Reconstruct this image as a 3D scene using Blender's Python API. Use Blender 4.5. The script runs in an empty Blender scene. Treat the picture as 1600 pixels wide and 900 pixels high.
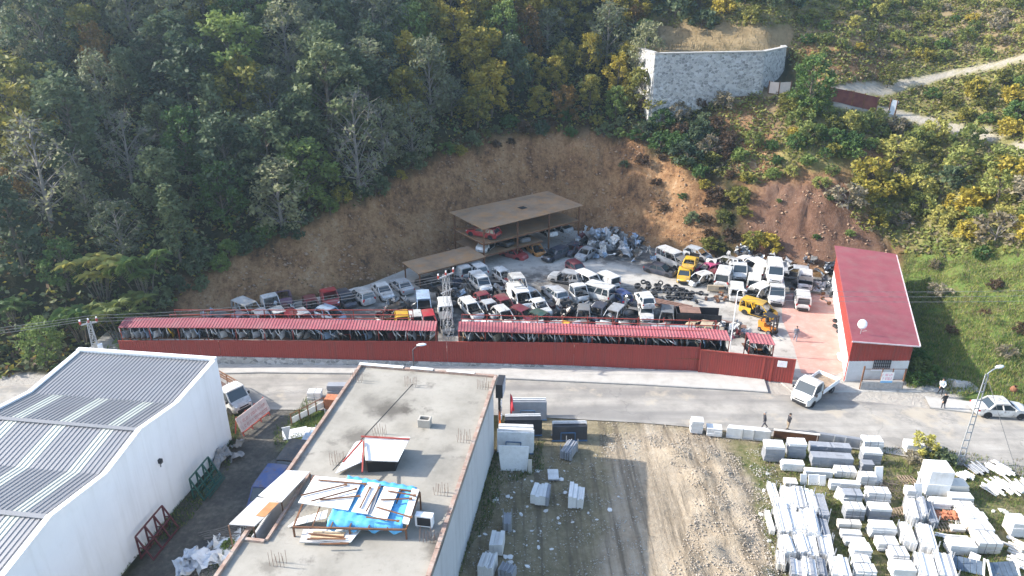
import bpy, math, random
import numpy as np
from mathutils import Vector, Matrix
R = math.radians
random.seed(7); rng = np.random.default_rng(7)
S = bpy.context.scene; COL = S.collection

# ------------------------------------------------------------------ camera, sky, sun, exposure
FPX, HC = 1130.0, 36.0
PITCH = math.atan(505 / FPX); CP, SP = math.cos(PITCH), math.sin(PITCH)
cd = bpy.data.cameras.new('camera'); cam = bpy.data.objects.new('camera', cd); COL.objects.link(cam)
cam.location = (0, 0, HC); cam.rotation_euler = (R(90) - PITCH, 0, 0)
cd.sensor_width = 36; cd.lens = FPX / 1600 * 36; cd.clip_end = 3000; cd.clip_start = .5
S.camera = cam
SUN_EL, SUN_AZ = 31.0, 97.0           # sun on the left, a little beyond the view's cross axis (deg from +Y towards -X = 83)
wd = bpy.data.worlds.new("World"); S.world = wd; wd.use_nodes = True
nt = wd.node_tree; nt.nodes.clear()
sky = nt.nodes.new('ShaderNodeTexSky'); sky.sky_type = 'NISHITA'; sky.sun_disc = False
sky.sun_elevation = R(SUN_EL); sky.sun_rotation = R(-83); sky.altitude = 50; sky.dust_density = 1.6
bg = nt.nodes.new('ShaderNodeBackground'); bg.inputs['Strength'].default_value = .15
wo = nt.nodes.new('ShaderNodeOutputWorld')
nt.links.new(sky.outputs[0], bg.inputs[0]); nt.links.new(bg.outputs[0], wo.inputs[0])
sd = bpy.data.lights.new('sun', 'SUN'); sun = bpy.data.objects.new('sun', sd); COL.objects.link(sun)
sd.energy = 3.4; sd.angle = R(.6); sd.color = (1, .945, .86)
ce = math.cos(R(SUN_EL))
todir = Vector((-ce * math.sin(R(83)), ce * math.cos(R(83)), math.sin(R(SUN_EL))))
sun.rotation_euler = todir.to_track_quat('Z', 'Y').to_euler()
S.view_settings.view_transform = 'Standard'; S.view_settings.look = 'None'
S.view_settings.exposure = 1.62; S.view_settings.gamma = 1
S.cycles.use_denoising = True
S.cycles.max_bounces = 6; S.cycles.transparent_max_bounces = 8; S.cycles.volume_bounces = 0
S.cycles.diffuse_bounces = 3; S.cycles.glossy_bounces = 3

# ------------------------------------------------------------------ helpers: survey (photo point -> place), mesh building, tagging
def ray(px, py):
    u = (px - 800) / FPX; v = (py - 450) / FPX
    return u, CP - v * SP, -(SP + v * CP)
def W(px, py, z=0.0):
    u, f, d = ray(px, py); t = (z - HC) / d
    return Vector((u * t, f * t, z))
def proj(x, y, z):
    f = y * CP - (z - HC) * SP; up = y * SP + (z - HC) * CP
    f = np.maximum(f, 1e-3)
    return 800 + FPX * x / f, 450 - FPX * up / f

class MB:
    def __init__(s, mats=None):
        s.v = []; s.f = []; s.m = []; s.mats = list(mats or []); s.cur = 0
    def use(s, mat):
        if mat not in s.mats: s.mats.append(mat)
        s.cur = s.mats.index(mat); return s
    def face(s, pts):
        n = len(s.v); s.v += [tuple(p) for p in pts]; s.f.append(tuple(range(n, n + len(pts)))); s.m.append(s.cur)
    def poly(s, verts, faces):
        n = len(s.v); s.v += [tuple(p) for p in verts]
        for f in faces: s.f.append(tuple(i + n for i in f)); s.m.append(s.cur)
    def hexa(s, p):      # 4 bottom (ccw), 4 top
        s.poly(p, [(3, 2, 1, 0), (4, 5, 6, 7), (0, 1, 5, 4), (1, 2, 6, 5), (2, 3, 7, 6), (3, 0, 4, 7)])
    def box(s, x0, x1, y0, y1, z0, z1):
        s.hexa([(x0, y0, z0), (x1, y0, z0), (x1, y1, z0), (x0, y1, z0), (x0, y0, z1), (x1, y0, z1), (x1, y1, z1), (x0, y1, z1)])
    def cbox(s, c, size, rz=0, rx=0, ry=0):
        M = Matrix.Translation(c) @ Matrix.Rotation(rz, 4, 'Z') @ Matrix.Rotation(ry, 4, 'Y') @ Matrix.Rotation(rx, 4, 'X')
        a, b, h = [q / 2 for q in size]
        s.hexa([M @ Vector(q) for q in ((-a, -b, -h), (a, -b, -h), (a, b, -h), (-a, b, -h), (-a, -b, h), (a, -b, h), (a, b, h), (-a, b, h))])
    def prism(s, poly, z0, z1):
        n = len(poly)
        zb = z0 if hasattr(z0, '__len__') else [z0] * n; zt = z1 if hasattr(z1, '__len__') else [z1] * n
        vs = [(p[0], p[1], zb[i]) for i, p in enumerate(poly)] + [(p[0], p[1], zt[i]) for i, p in enumerate(poly)]
        s.poly(vs, [tuple(reversed(range(n))), tuple(range(n, 2 * n))] + [(i, (i + 1) % n, n + (i + 1) % n, n + i) for i in range(n)])
    def bar(s, a, b, w, h=None):
        a, b = Vector(a), Vector(b); h = h or w; d = (b - a)
        if d.length < 1e-6: return
        d.normalize(); up = Vector((0, 0, 1)) if abs(d.z) < .95 else Vector((0, 1, 0))
        r = d.cross(up).normalized() * w / 2; q = r.cross(d).normalized() * h / 2
        s.hexa([a - r - q, a + r - q, b + r - q, b - r - q, a - r + q, a + r + q, b + r + q, b - r + q])
    def tube(s, pts, r, n=6, caps=True):
        pts = [Vector(p) for p in pts]; rr = r if hasattr(r, '__len__') else [r] * len(pts)
        vs = []; N = len(pts)
        for i, p in enumerate(pts):
            d = (pts[min(i + 1, N - 1)] - pts[max(i - 1, 0)]).normalized()
            up = Vector((0, 0, 1)) if abs(d.z) < .9 else Vector((0, 1, 0))
            a = d.cross(up).normalized(); b = a.cross(d)
            for k in range(n):
                t = 2 * math.pi * k / n; vs.append(p + (a * math.cos(t) + b * math.sin(t)) * rr[i])
        fs = [(i * n + k, i * n + (k + 1) % n, (i + 1) * n + (k + 1) % n, (i + 1) * n + k) for i in range(N - 1) for k in range(n)]
        if caps: fs += [tuple(reversed(range(n))), tuple(range((N - 1) * n, N * n))]
        s.poly(vs, fs)
    def grid(s, rows, close=False):
        nr, nc = len(rows), len(rows[0])
        s.poly([p for r in rows for p in r], [(i * nc + j, i * nc + j + 1, (i + 1) * nc + j + 1, (i + 1) * nc + j) for i in range(nr - 1) for j in range(nc - 1)])
    def mesh(s, name, smooth=False, angle=35):
        me = bpy.data.meshes.new(name); me.from_pydata(s.v, [], s.f)
        for m in s.mats: me.materials.append(m)
        if len(s.mats) > 1: me.polygons.foreach_set('material_index', s.m)
        if smooth:
            me.polygons.foreach_set('use_smooth', [True] * len(s.f))
            try: me.set_sharp_from_angle(angle=R(angle))
            except Exception: pass
        me.update(); return me
    def build(s, name, parent=None, smooth=False, loc=None, rz=0, angle=35):
        return link(name, s.mesh(name, smooth, angle), parent, loc, rz)

def link(name, me, parent=None, loc=None, rz=0):
    o = bpy.data.objects.new(name, me); COL.objects.link(o)
    if parent is not None: o.parent = parent
    if loc is not None: o.location = loc
    if rz: o.rotation_euler = (0, 0, rz)
    return o
def tag(o, label=None, cat=None, group=None, kind=None):
    if label: o['label'] = label
    if cat: o['category'] = cat
    if group: o['group'] = group
    if kind or label: o['kind'] = kind or 'thing'
    return o
def thing(name, label, cat, loc=(0, 0, 0), rz=0, group=None):
    o = bpy.data.objects.new(name, None); COL.objects.link(o); o.empty_display_size = .3
    o.location = loc; o.rotation_euler = (0, 0, rz)
    return tag(o, label, cat, group)
def loc_of(root, p):
    M = Matrix.Translation(root.location) @ root.rotation_euler.to_matrix().to_4x4()
    return M.inverted() @ Vector(p)
def copy_tree(o, parent=None):
    c = o.copy(); COL.objects.link(c)
    if parent is not None: c.parent = parent
    for ch in o.children: copy_tree(ch, c)
    return c
def mesh_np(name, V, Fq, mats, mi=None, smooth=False):
    me = bpy.data.meshes.new(name); k = Fq.shape[1]
    me.vertices.add(len(V)); me.vertices.foreach_set('co', np.asarray(V, np.float32).ravel())
    me.loops.add(Fq.size); me.loops.foreach_set('vertex_index', Fq.astype(np.int32).ravel())
    me.polygons.add(len(Fq)); me.polygons.foreach_set('loop_start', np.arange(0, Fq.size, k, dtype=np.int32))
    for m in mats: me.materials.append(m)
    if mi is not None: me.polygons.foreach_set('material_index', mi.astype(np.int32))
    if smooth: me.polygons.foreach_set('use_smooth', np.ones(len(Fq), bool))
    me.update(calc_edges=True); me.validate(); return me

# ------------------------------------------------------------------ materials
class NT:
    def __init__(s, name):
        s.mat = bpy.data.materials.new(name); s.mat.use_nodes = True; s.t = s.mat.node_tree; s.t.nodes.clear()
        s.out = s.n('ShaderNodeOutputMaterial'); s.b = s.n('ShaderNodeBsdfPrincipled'); s.l(s.b.outputs[0], s.out.inputs[0])
        s.co = s.n('ShaderNodeTexCoord')
    def n(s, t, **kw):
        q = s.t.nodes.new(t)
        for k, v in kw.items(): setattr(q, k, v)
        return q
    def l(s, a, b): s.t.links.new(a, b)
    def noise(s, scale, detail=4, rough=.55, coord=None, vec=None):
        q = s.n('ShaderNodeTexNoise'); q.inputs['Scale'].default_value = scale; q.inputs['Detail'].default_value = detail
        q.inputs['Roughness'].default_value = rough; s.l(vec or s.co.outputs[coord or 'Object'], q.inputs['Vector']); return q.outputs[0]
    def ramp(s, fac, stops):
        q = s.n('ShaderNodeValToRGB'); e = q.color_ramp.elements
        while len(e) < len(stops): e.new(.5)
        for i, (p, c) in enumerate(stops):
            e[i].position = p; e[i].color = (*c, 1) if hasattr(c, '__len__') else (c, c, c, 1)
        s.l(fac, q.inputs[0]); return q.outputs[0]
    def mix(s, fac, a, b, mode='MIX'):
        q = s.n('ShaderNodeMix', data_type='RGBA', blend_type=mode)
        for i, v in ((0, fac), (6, a), (7, b)):
            if hasattr(v, 'is_linked') or hasattr(v, 'links'): s.l(v, q.inputs[i])
            elif hasattr(v, '__len__'): q.inputs[i].default_value = (*v, 1)
            else: q.inputs[i].default_value = v if i == 0 else (v, v, v, 1)
        return q.outputs[2]
    def math(s, op, a, b=None):
        q = s.n('ShaderNodeMath', operation=op)
        for i, v in ((0, a), (1, b)):
            if v is None: continue
            if hasattr(v, 'links'): s.l(v, q.inputs[i])
            else: q.inputs[i].default_value = v
        return q.outputs[0]
    def bump(s, h, strength=.3, dist=.02):
        q = s.n('ShaderNodeBump'); q.inputs['Strength'].default_value = strength; q.inputs['Distance'].default_value = dist
        s.l(h, q.inputs['Height']); s.l(q.outputs[0], s.b.inputs['Normal'])
    def col(s, c):
        if hasattr(c, 'links'): s.l(c, s.b.inputs['Base Color'])
        else: s.b.inputs['Base Color'].default_value = (*c, 1)
    def rough(s, r, metal=0, coat=0):
        s.b.inputs['Roughness'].default_value = r; s.b.inputs['Metallic'].default_value = metal
        s.b.inputs['Coat Weight'].default_value = coat; s.b.inputs['Coat Roughness'].default_value = .08

MATC = {}
def mat(name, c, rough=.7, var=.18, scale=2.0, metal=0, coat=0, bump=0, dirt=None, rnd=0):
    if name in MATC: return MATC[name]
    t = NT(name)
    a = tuple(q * (1 - var) for q in c); b = tuple(min(1, q * (1 + var)) for q in c)
    k = t.ramp(t.noise(scale, 6, .65), [(.3, a), (.7, b)])
    if dirt:
        f = t.ramp(t.noise(scale * .6 + .35, 7, .7), [(.46, 0), (.68, 1)])
        k = t.mix(t.math('MULTIPLY', f, dirt[1]), k, dirt[0])
    if rnd:
        oi = t.n('ShaderNodeObjectInfo'); hs = t.n('ShaderNodeHueSaturation')
        t.l(t.math('ADD', t.math('MULTIPLY', oi.outputs['Random'], rnd), 1 - rnd / 2), hs.inputs['Value']); t.l(k, hs.inputs['Color']); k = hs.outputs[0]
    t.col(k); t.rough(rough, metal, coat)
    if bump: t.bump(t.noise(scale * 4, 5, .7), bump, .03)
    MATC[name] = t.mat; return t.mat
def paint(name, c):
    n = name + '_paint'
    if n in MATC: return MATC[n]
    t = NT(n); oi = t.n('ShaderNodeObjectInfo'); va = t.n('ShaderNodeVectorMath', operation='ADD'); t.l(t.co.outputs['Object'], va.inputs[0]); t.l(oi.outputs['Location'], va.inputs[1]); v = va.outputs[0]
    k = t.ramp(t.noise(1.3, 5, .6, vec=v), [(.3, tuple(q * .9 for q in c)), (.7, c)])
    k = t.mix(t.math('MULTIPLY', t.ramp(t.noise(.8, 7, .7, vec=v), [(.42, 0), (.7, 1)]), .6), k, (.2, .165, .13))      # dust
    k = t.mix(t.math('MULTIPLY', t.ramp(t.noise(1.9, 7, .75, vec=v), [(.57, 0), (.64, 1)]), .75), k, (.12, .06, .03))   # rust
    hs = t.n('ShaderNodeHueSaturation'); t.l(t.math('ADD', t.math('MULTIPLY', oi.outputs['Random'], .3), .74), hs.inputs['Value']); t.l(k, hs.inputs['Color'])
    t.col(hs.outputs[0]); t.rough(.4, 0, .25); MATC[n] = t.mat; return t.mat
def leafmat(name, c1, c2, c3, trans=.35, blue=0):
    if name in MATC: return MATC[name]
    t = NT(name)
    oi = t.n('ShaderNodeObjectInfo')
    f = t.math('ADD', t.math('MULTIPLY', t.noise(.9, 3), .75), t.math('MULTIPLY', oi.outputs['Random'], .5))
    k = t.ramp(f, [(.35, c1), (.6, c2), (.82, c3)])
    t.col(k); t.rough(.65); t.b.inputs['Specular IOR Level'].default_value = .25
    tr = t.n('ShaderNodeBsdfTranslucent'); t.l(k, tr.inputs[0]); ms = t.n('ShaderNodeMixShader'); ms.inputs[0].default_value = trans
    t.l(t.b.outputs[0], ms.inputs[1]); t.l(tr.outputs[0], ms.inputs[2]); t.l(ms.outputs[0], t.out.inputs[0])
    MATC[name] = t.mat; return t.mat

def streaked(name, c, stain, amt, rough=.85, sc=1.0):
    t = NT(name); k = t.ramp(t.noise(.35 * sc, 6, .6), [(.3, tuple(q * .93 for q in c)), (.7, c)])
    mp = t.n('ShaderNodeMapping'); mp.inputs['Scale'].default_value = (1.6, 1.6, .09); t.l(t.co.outputs['Object'], mp.inputs[0])
    k = t.mix(t.math('MULTIPLY', t.ramp(t.noise(1.0 * sc, 6, .7, vec=mp.outputs[0]), [(.5, 0), (.75, 1)]), amt), k, stain)
    k = t.mix(t.math('MULTIPLY', t.ramp(t.noise(.9 * sc, 7, .75), [(.55, 0), (.75, 1)]), amt * .7), k, stain)
    t.col(k); t.rough(rough); t.bump(t.noise(8, 4), .12, .02); return t.mat
WHITE = streaked('white_plaster', (.8, .805, .81), (.52, .51, .48), .35)
CONC = mat('concrete', (.42, .39, .34), .9, .14, .5, bump=.15, dirt=((.2, .18, .15), .35))
CONCW = streaked('grey_render', (.58, .575, .565), (.34, .325, .31), .6)
RUST = mat('rusty_steel', (.16, .075, .04), .85, .3, 1.5, .2, dirt=((.3, .13, .04), .5))
RUSTROOF = mat('rusty_plate', (.27, .18, .11), .85, .25, .5, 0, dirt=((.42, .2, .06), .7))
STEEL = mat('galvanised_steel', (.4, .41, .42), .5, .15, 2, .4)
DARK = mat('dark_gap', (.012, .012, .013), .9, .3, 3)
BLACKP = mat('black_plastic', (.025, .025, .028), .55, .25, 3)
RUBBER = mat('tyre_rubber', (.02, .02, .021), .85, .25, 6)
RIM = mat('wheel_metal', (.3, .3, .31), .45, .15, 5, .7)
GLASS = mat('window_glass', (.03, .042, .05), .08, .15, .6, 0, .5)
SEAT = mat('seat_fabric', (.06, .055, .05), .9, .4, 4)
ENGINE = mat('engine_metal', (.12, .115, .11), .6, .6, 9, .5, dirt=((.03, .028, .026), .7))
WOOD = mat('old_wood', (.3, .22, .15), .85, .3, 3, dirt=((.13, .1, .08), .5))
REDSHEET = streaked('red_sheet', (.29, .042, .032), (.15, .05, .04), .7, .6, 1.3)
REDROOF = mat('faded_red_sheet', (.3, .078, .09), .65, .16, .45, dirt=((.3, .15, .14), .6))
REDPIPE = mat('red_pipe', (.3, .05, .035), .6, .2, 3)
BRICK = mat('orange_brick', (.42, .16, .08), .9, .25, 5, bump=.4)
TARP = mat('blue_tarp', (.1, .38, .66), .45, .25, 2)
BOARD = mat('white_board', (.78, .77, .74), .6, .05, 1.5, dirt=((.5, .46, .4), .3))
LAMP = mat('lamp_white', (.8, .8, .8), .4, .03, 4)
LIGHTG = mat('head_lamp', (.55, .57, .58), .12, .1, 5, .3)
LIGHTR = mat('tail_lamp', (.35, .02, .02), .2, .15, 5)
# ------------------------------------------------------------------ terrain
def ndots(x, y, wl, n=9, seed=1):
    r = np.random.default_rng(seed); h = np.zeros_like(x, dtype=float)
    for i in range(n):
        a = r.uniform(0, 2 * math.pi); k = 2 * math.pi / (wl * r.uniform(.7, 1.5)); h += np.sin((x * math.cos(a) + y * math.sin(a)) * k + r.uniform(0, 6.28))
    return h / math.sqrt(n)
#         x     y    k1   w1   k2
FOOT = [(-300, -60, .9, 8, .80), (-150, 12, .9, 8, .80), (-92, 42, .9, 7, .80), (-62, 60.5, .95, 5, .72), (-38, 66.5, .95, 6, .72), (-18.5, 80, 1.05, 9, .72),
        (-9, 93, 1.3, 10, .74), (4, 102.5, 1.4, 9, .74), (13, 102, 1.3, 8, .7), (21, 94.5, 1.05, 9, .55), (29, 89.5, .95, 8, .52), (40, 84.5, .95, 8, .5), (47, 82, .6, 8, .5),
        (43.5, 70, .3, 9, .5), (39.6, 60.8, .26, 10, .45), (48, 57, .28, 14, .45), (75, 46, .3, 14, .45), (170, 20, .3, 14, .45), (300, -40, .3, 14, .45)]
FA = np.array(FOOT, float)
def yz(x): return np.clip(1.25 - (x + 36) * .0235, 0, 1.25)
FENCE = [(-38.2, 61.9), (-28.5, 62.0), (-6.3, 61.65), (6, 61.3), (18, 60.6), (26.4, 58.75)]
def fence_y(x): return np.interp(x, [p[0] for p in FENCE], [p[1] for p in FENCE])
def pip(x, y, poly):
    inside = np.zeros(np.shape(x), bool); n = len(poly); j = n - 1
    for i in range(n):
        xi, yi = poly[i][:2]; xj, yj = poly[j][:2]
        c = ((yi > y) != (yj > y)) & (x < (xj - xi) * (y - yi) / ((yj - yi) + 1e-12) + xi)
        inside ^= c; j = i
    return inside
WALLTOP = 24.0
WALLL = [W(1013, 79, WALLTOP), W(1024, 84, WALLTOP), W(1195, 81, WALLTOP), W(1229, 74, WALLTOP)]
def raw_h(x, y):
    best = np.full(x.shape, 1e9); sarc = np.zeros_like(x); s0_ = 0.0; k1 = np.zeros_like(x); w1 = np.zeros_like(x); k2 = np.zeros_like(x)
    for a, b in zip(FA[:-1], FA[1:]):
        dx, dy = b[0] - a[0], b[1] - a[1]; t = np.clip(((x - a[0]) * dx + (y - a[1]) * dy) / (dx * dx + dy * dy), 0, 1)
        d = np.hypot(x - a[0] - t * dx, y - a[1] - t * dy); m = d < best
        best = np.where(m, d, best); sarc[m] = (s0_ + t * math.hypot(dx, dy))[m]; s0_ += math.hypot(dx, dy)
        for arr, k in ((k1, 2), (w1, 3), (k2, 4)): arr[m] = (a[k] + t * (b[k] - a[k]))[m]
    poly = [(p[0], p[1]) for p in FOOT] + [(300, -400), (-300, -400)]
    d = np.where(pip(x, y, poly), 0, best)
    h = k1 * np.minimum(d, w1) + k2 * np.clip(d - w1, 0, 60) + .35 * np.clip(d - w1 - 60, 0, 200)
    rough = np.clip(d / 6, 0, 1)
    h += rough * (.45 * ndots(x, y, 9, seed=3) + .9 * ndots(x, y, 26, seed=4) * np.clip(d / 20, 0, 1))
    h += np.clip(d / 2, 0, 1) * (.2 * ndots(x, y, 2.6, seed=5) + .3 * np.minimum(0, ndots(x * 1.0, y * .35, 3.4, seed=6)) * np.clip(2.2 - d / 9, 0, 1))
    return h, d, sarc
HX0, HY0, HS = -210.0, 8.0, .5
gx = np.arange(HX0, 190, HS); gy = np.arange(HY0, 300, HS)
GX, GY = np.meshgrid(gx, gy)
HG, DG, SG = raw_h(GX, GY)
def blur(a, k):
    for ax in (0, 1):
        p = np.pad(a, [(k, k) if i == ax else (0, 0) for i in (0, 1)], mode='edge'); c = np.cumsum(p, axis=ax)
        z = np.zeros_like(np.take(c, [0], ax)); c = np.concatenate([z, c], ax)
        n = a.shape[ax]; a = (np.take(c, range(2 * k + 1, 2 * k + 1 + n), ax) - np.take(c, range(0, n), ax)) / (2 * k + 1)
    return a
HB = blur(blur(HG, 2), 2)
wfar = np.clip(DG / 25, 0, 1)
HG = HB * (1 - wfar) + blur(HB, 5) * wfar
sw_g = SG + .9 * ndots(GX, GY, 6, seed=15) + .12 * DG * ndots(GX, GY, 14, seed=16)      # rain gullies run down the cut face
gul = np.minimum(np.abs(np.sin(sw_g * .95) + .6 * np.sin(sw_g * 2.3 + 1) + .4 * np.sin(sw_g * .37)), 1.0)
HG = HG - (1 - gul) ** 2 * .75 * np.clip((DG - .8) / 3, 0, 1) * np.clip(1.6 - DG / 14, 0, 1)
HG = HG + np.clip((DG - 1) / 3, 0, 1) * np.clip(1.8 - DG / 14, 0, 1) * .16 * ndots(GX, GY, 1.7, seed=18) + .35 * np.clip(np.sin(HG * 1.1 + ndots(GX, GY, 9, seed=19)), 0, 1) * np.clip((DG - 2) / 3, 0, 1) * np.clip(1.6 - DG / 12, 0, 1)
tp = [(p.x + .5, p.y + .75) for p in WALLL[:3]] + [(WALLL[3].x - .3, WALLL[3].y + .7)] + [(WALLL[3].x + 4, WALLL[3].y + 22), (WALLL[0].x - 6, WALLL[0].y + 24)]
fp = [(WALLL[0].x - 2, WALLL[0].y + 3)] + [(p.x, p.y + .4) for p in WALLL[1:]] + [(WALLL[3].x + 1, WALLL[3].y + 5), (WALLL[3].x + 2, WALLL[3].y - 9), (WALLL[2].x + 2, WALLL[2].y - 11), (WALLL[1].x - 3, WALLL[1].y - 11)]
front = blur(blur(pip(GX, GY, fp).astype(float), 3), 3)
HG = np.where(HG > 15.0, HG - front * np.clip(HG - 16.4 - np.clip((GX - 24) * .08, 0, 1.4), 0, 6) * .95, HG)
HG = np.where(pip(GX, GY, tp), np.maximum(HG, WALLTOP - .15), HG)
# level of the yard behind its fence
t = np.clip((GY - (fence_y(GX) + .1)) / .6, 0, 1) * np.clip((GX + 42) / 4, 0, 1)
HG = HG + np.where(GX < 45, yz(GX) * t, 0) * np.clip(1 - (DG - 3) / 10, 0, 1)
# heap of spoil along the building lot
SPOIL = [W(1010, 690), W(1075, 690), W(1150, 720), W(1185, 800), W(1215, 900), W(1225, 930), W(1040, 930), W(1075, 860), W(1085, 780), W(1060, 740)]
sp = blur(pip(GX, GY, SPOIL).astype(float), 2)
HG = HG + sp * (.4 + .2 * ndots(GX, GY, 2.6, seed=11) + .08 * ndots(GX, GY, 1.0, seed=12)).clip(0, 2)
def H(x, y):
    x = np.asarray(x, float); y = np.asarray(y, float)
    fx = np.clip((x - HX0) / HS, 0, len(gx) - 1.001); fy = np.clip((y - HY0) / HS, 0, len(gy) - 1.001)
    i = fx.astype(int); j = fy.astype(int); a = fx - i; b = fy - j
    return (HG[j, i] * (1 - a) + HG[j, i + 1] * a) * (1 - b) + (HG[j + 1, i] * (1 - a) + HG[j + 1, i + 1] * a) * b
def Hf(x, y): return float(H(x, y))
def G(px, py, up=0.0):
    """where the line of sight through a photo point meets the ground (or a level `up` above it)"""
    u, f, d = ray(px, py); ts = np.arange(30, 330, .2); X, Y, Z = u * ts, f * ts, HC + d * ts
    hit = np.nonzero(Z <= H(X, Y) + up)[0]
    if len(hit) == 0: i = len(ts) - 1
    else: i = hit[0]
    return Vector((X[i], Y[i], float(H(X[i], Y[i]))))

xs = np.concatenate([np.arange(-205, -60, 2.2), np.arange(-60, 62, .45), np.arange(62, 186, 2.2)])
ys = np.concatenate([np.arange(10, 30, 1.5), np.arange(30, 64, .4), np.arange(64, 140, .7), np.arange(140, 296, 2.5)])
TX, TY = np.meshgrid(xs, ys); TZ = H(TX, TY) - .05
nr, nc = TX.shape
I = (np.arange(nr - 1)[:, None] * nc + np.arange(nc - 1)[None, :]).ravel()
TF = np.stack([I, I + 1, I + nc + 1, I + nc], 1)
PX, PY = proj(TX, TY, TZ)
def zone(polys, soft=7, n=10, seed=5):
    """ground-cover zone: surveyed outlines, ragged edge"""
    r = np.random.default_rng(seed); acc = np.zeros(PX.shape)
    wob = 1.6 * soft * ndots(TX, TY, 4.5, seed=seed); wob2 = 1.6 * soft * ndots(TX, TY, 3.7, seed=seed + 1)
    for k in range(n):
        a, b = r.normal(0, soft, 2)
        m = np.zeros(PX.shape, bool)
        for p in polys: m |= pip(PX + a + wob * .5, PY + (b + wob2 * .5) * .6, p)
        acc += m
    return acc / n
Z_SOIL = zone([[(245, 525), (265, 465), (350, 395), (450, 365), (560, 305), (690, 238), (760, 212), (850, 200), (965, 205), (1050, 250), (1120, 290), (1112, 385), (1000, 395), (900, 375), (720, 400), (560, 445), (400, 480)],
               [(1150, 400), (1170, 320), (1190, 280), (1250, 265), (1340, 262), (1345, 330), (1395, 380), (1430, 410), (1300, 425)], [(1130, 150), (1200, 150), (1215, 260), (1160, 300), (1120, 200)],
               [(1245, 60), (1420, 75), (1370, 130), (1250, 130)], [(1330, 215), (1420, 220), (1400, 270), (1340, 270)]], 13)
Z_RED = zone([[(1150, 405), (1160, 330), (1200, 285), (1330, 290), (1335, 340), (1400, 390), (1310, 425)]], 9, seed=9)
Z_GRASS = zone([[(1418, 400), (1480, 370), (1620, 380), (1620, 640), (1410, 605)], [(430, 660), (480, 625), (540, 640), (520, 690), (440, 700)]], 8, seed=13)
Z_DRY = zone([[(1005, 30), (1240, 40), (1245, 80), (1010, 85)], [(1240, 20), (1620, 10), (1620, 90), (1250, 75)], [(1180, 130), (1260, 140), (1250, 210), (1190, 220)], [(1460, 410), (1560, 380), (1600, 480), (1520, 470)]], 9, seed=17)
Z_LOT = zone([[(700, 920), (770, 705), (800, 650), (1000, 650), (1100, 665), (1215, 690), (1240, 920)]], 5, seed=21)
Z_PALE = zone([[(930, 930), (960, 760), (940, 690), (1010, 660), (1110, 670), (1180, 760), (1215, 930)]], 9, seed=23)
Z_DRIVE = zone([[(190, 920), (240, 850), (365, 690), (375, 640), (480, 625), (440, 690), (400, 800), (330, 920)]], 6, seed=25)
Z_YARDR = zone([[(1175, 920), (1160, 780), (1150, 690), (1400, 690), (1620, 720), (1620, 930)]], 8, seed=27)
Z_PATH = zone([[(1283, 138), (1340, 128), (1410, 124), (1470, 112), (1540, 100), (1610, 82), (1610, 89), (1540, 109), (1470, 122), (1420, 137), (1380, 150)],
               [(1300, 158), (1380, 166), (1440, 181), (1500, 196), (1560, 212), (1620, 232), (1620, 244), (1560, 224), (1490, 206), (1430, 190), (1370, 176), (1300, 166)]], 2, seed=29)
Z_GRAV = zone([[(395, 800), (420, 750), (450, 700), (480, 690), (420, 830)], [(300, 900), (340, 850), (380, 860), (360, 920)]], 9, seed=31)
ground_me = mesh_np('ground', np.stack([TX, TY, TZ], -1).reshape(-1, 3), TF, [], None, True)
def vcol(me, name, chans):
    a = me.color_attributes.new(name, 'FLOAT_COLOR', 'POINT'); q = np.ones((len(me.vertices), 4), np.float32)
    for i, c in enumerate(chans): q[:, i] = c.ravel()
    a.data.foreach_set('color', q.ravel())
vcol(ground_me, 'cover_a', [Z_SOIL, Z_RED, Z_GRASS, Z_DRY]); vcol(ground_me, 'cover_b', [Z_LOT, Z_PALE, Z_DRIVE, Z_YARDR]); Z_APR = zone([[(1160, 590), (1330, 585), (1350, 612), (1500, 612), (1500, 650), (1160, 640)], [(-20, 585), (560, 575), (560, 640), (-20, 640)]], 3, seed=33)
Z_OLIVE = zone([[(1230, -40), (1640, -40), (1640, 400), (1420, 400), (1310, 350), (1330, 250), (1230, 240), (1250, 130)], [(1180, 210), (1330, 240), (1320, 262), (1200, 275)], [(985, -50), (1240, -50), (1240, 40), (1000, 40)]], 8, seed=35)
vcol(ground_me, 'cover_c', [Z_PATH, Z_GRAV, Z_APR, Z_OLIVE])
t = NT('ground_cover')
def chan(name):
    a = t.n('ShaderNodeAttribute', attribute_name=name); s = t.n('ShaderNodeSeparateColor'); t.l(a.outputs['Color'], s.inputs[0]); return s.outputs[0], s.outputs[1], s.outputs[2], a.outputs['Alpha']
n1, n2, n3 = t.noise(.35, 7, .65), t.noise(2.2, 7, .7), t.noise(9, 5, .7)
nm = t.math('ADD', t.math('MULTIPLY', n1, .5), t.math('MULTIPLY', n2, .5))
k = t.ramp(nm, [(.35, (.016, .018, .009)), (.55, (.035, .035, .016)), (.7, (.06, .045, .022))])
A = chan('cover_a'); B = chan('cover_b'); C = chan('cover_c')
mps = t.n('ShaderNodeMapping'); mps.inputs['Scale'].default_value = (1.3, .5, .22); t.l(t.co.outputs['Object'], mps.inputs[0]); ns = t.math('ADD', t.math('ADD', t.math('MULTIPLY', t.noise(1.1, 8, .75, vec=mps.outputs[0]), .28), t.math('MULTIPLY', n2, .3)), t.math('ADD', t.math('MULTIPLY', t.ramp(t.noise(.2, 6, .7), [(.3, .15), (.7, .85)]), .22), t.math('MULTIPLY', n3, .2)))
def over(k, fac, stops, nz=None): return t.mix(fac, k, t.ramp(nz or nm, stops))
k = over(k, C[3], [(.3, (.12, .11, .045)), (.5, (.21, .19, .07)), (.7, (.3, .255, .125))])
k = over(k, A[3], [(.3, (.14, .1, .05)), (.5, (.24, .18, .1)), (.7, (.32, .25, .15))])
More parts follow.
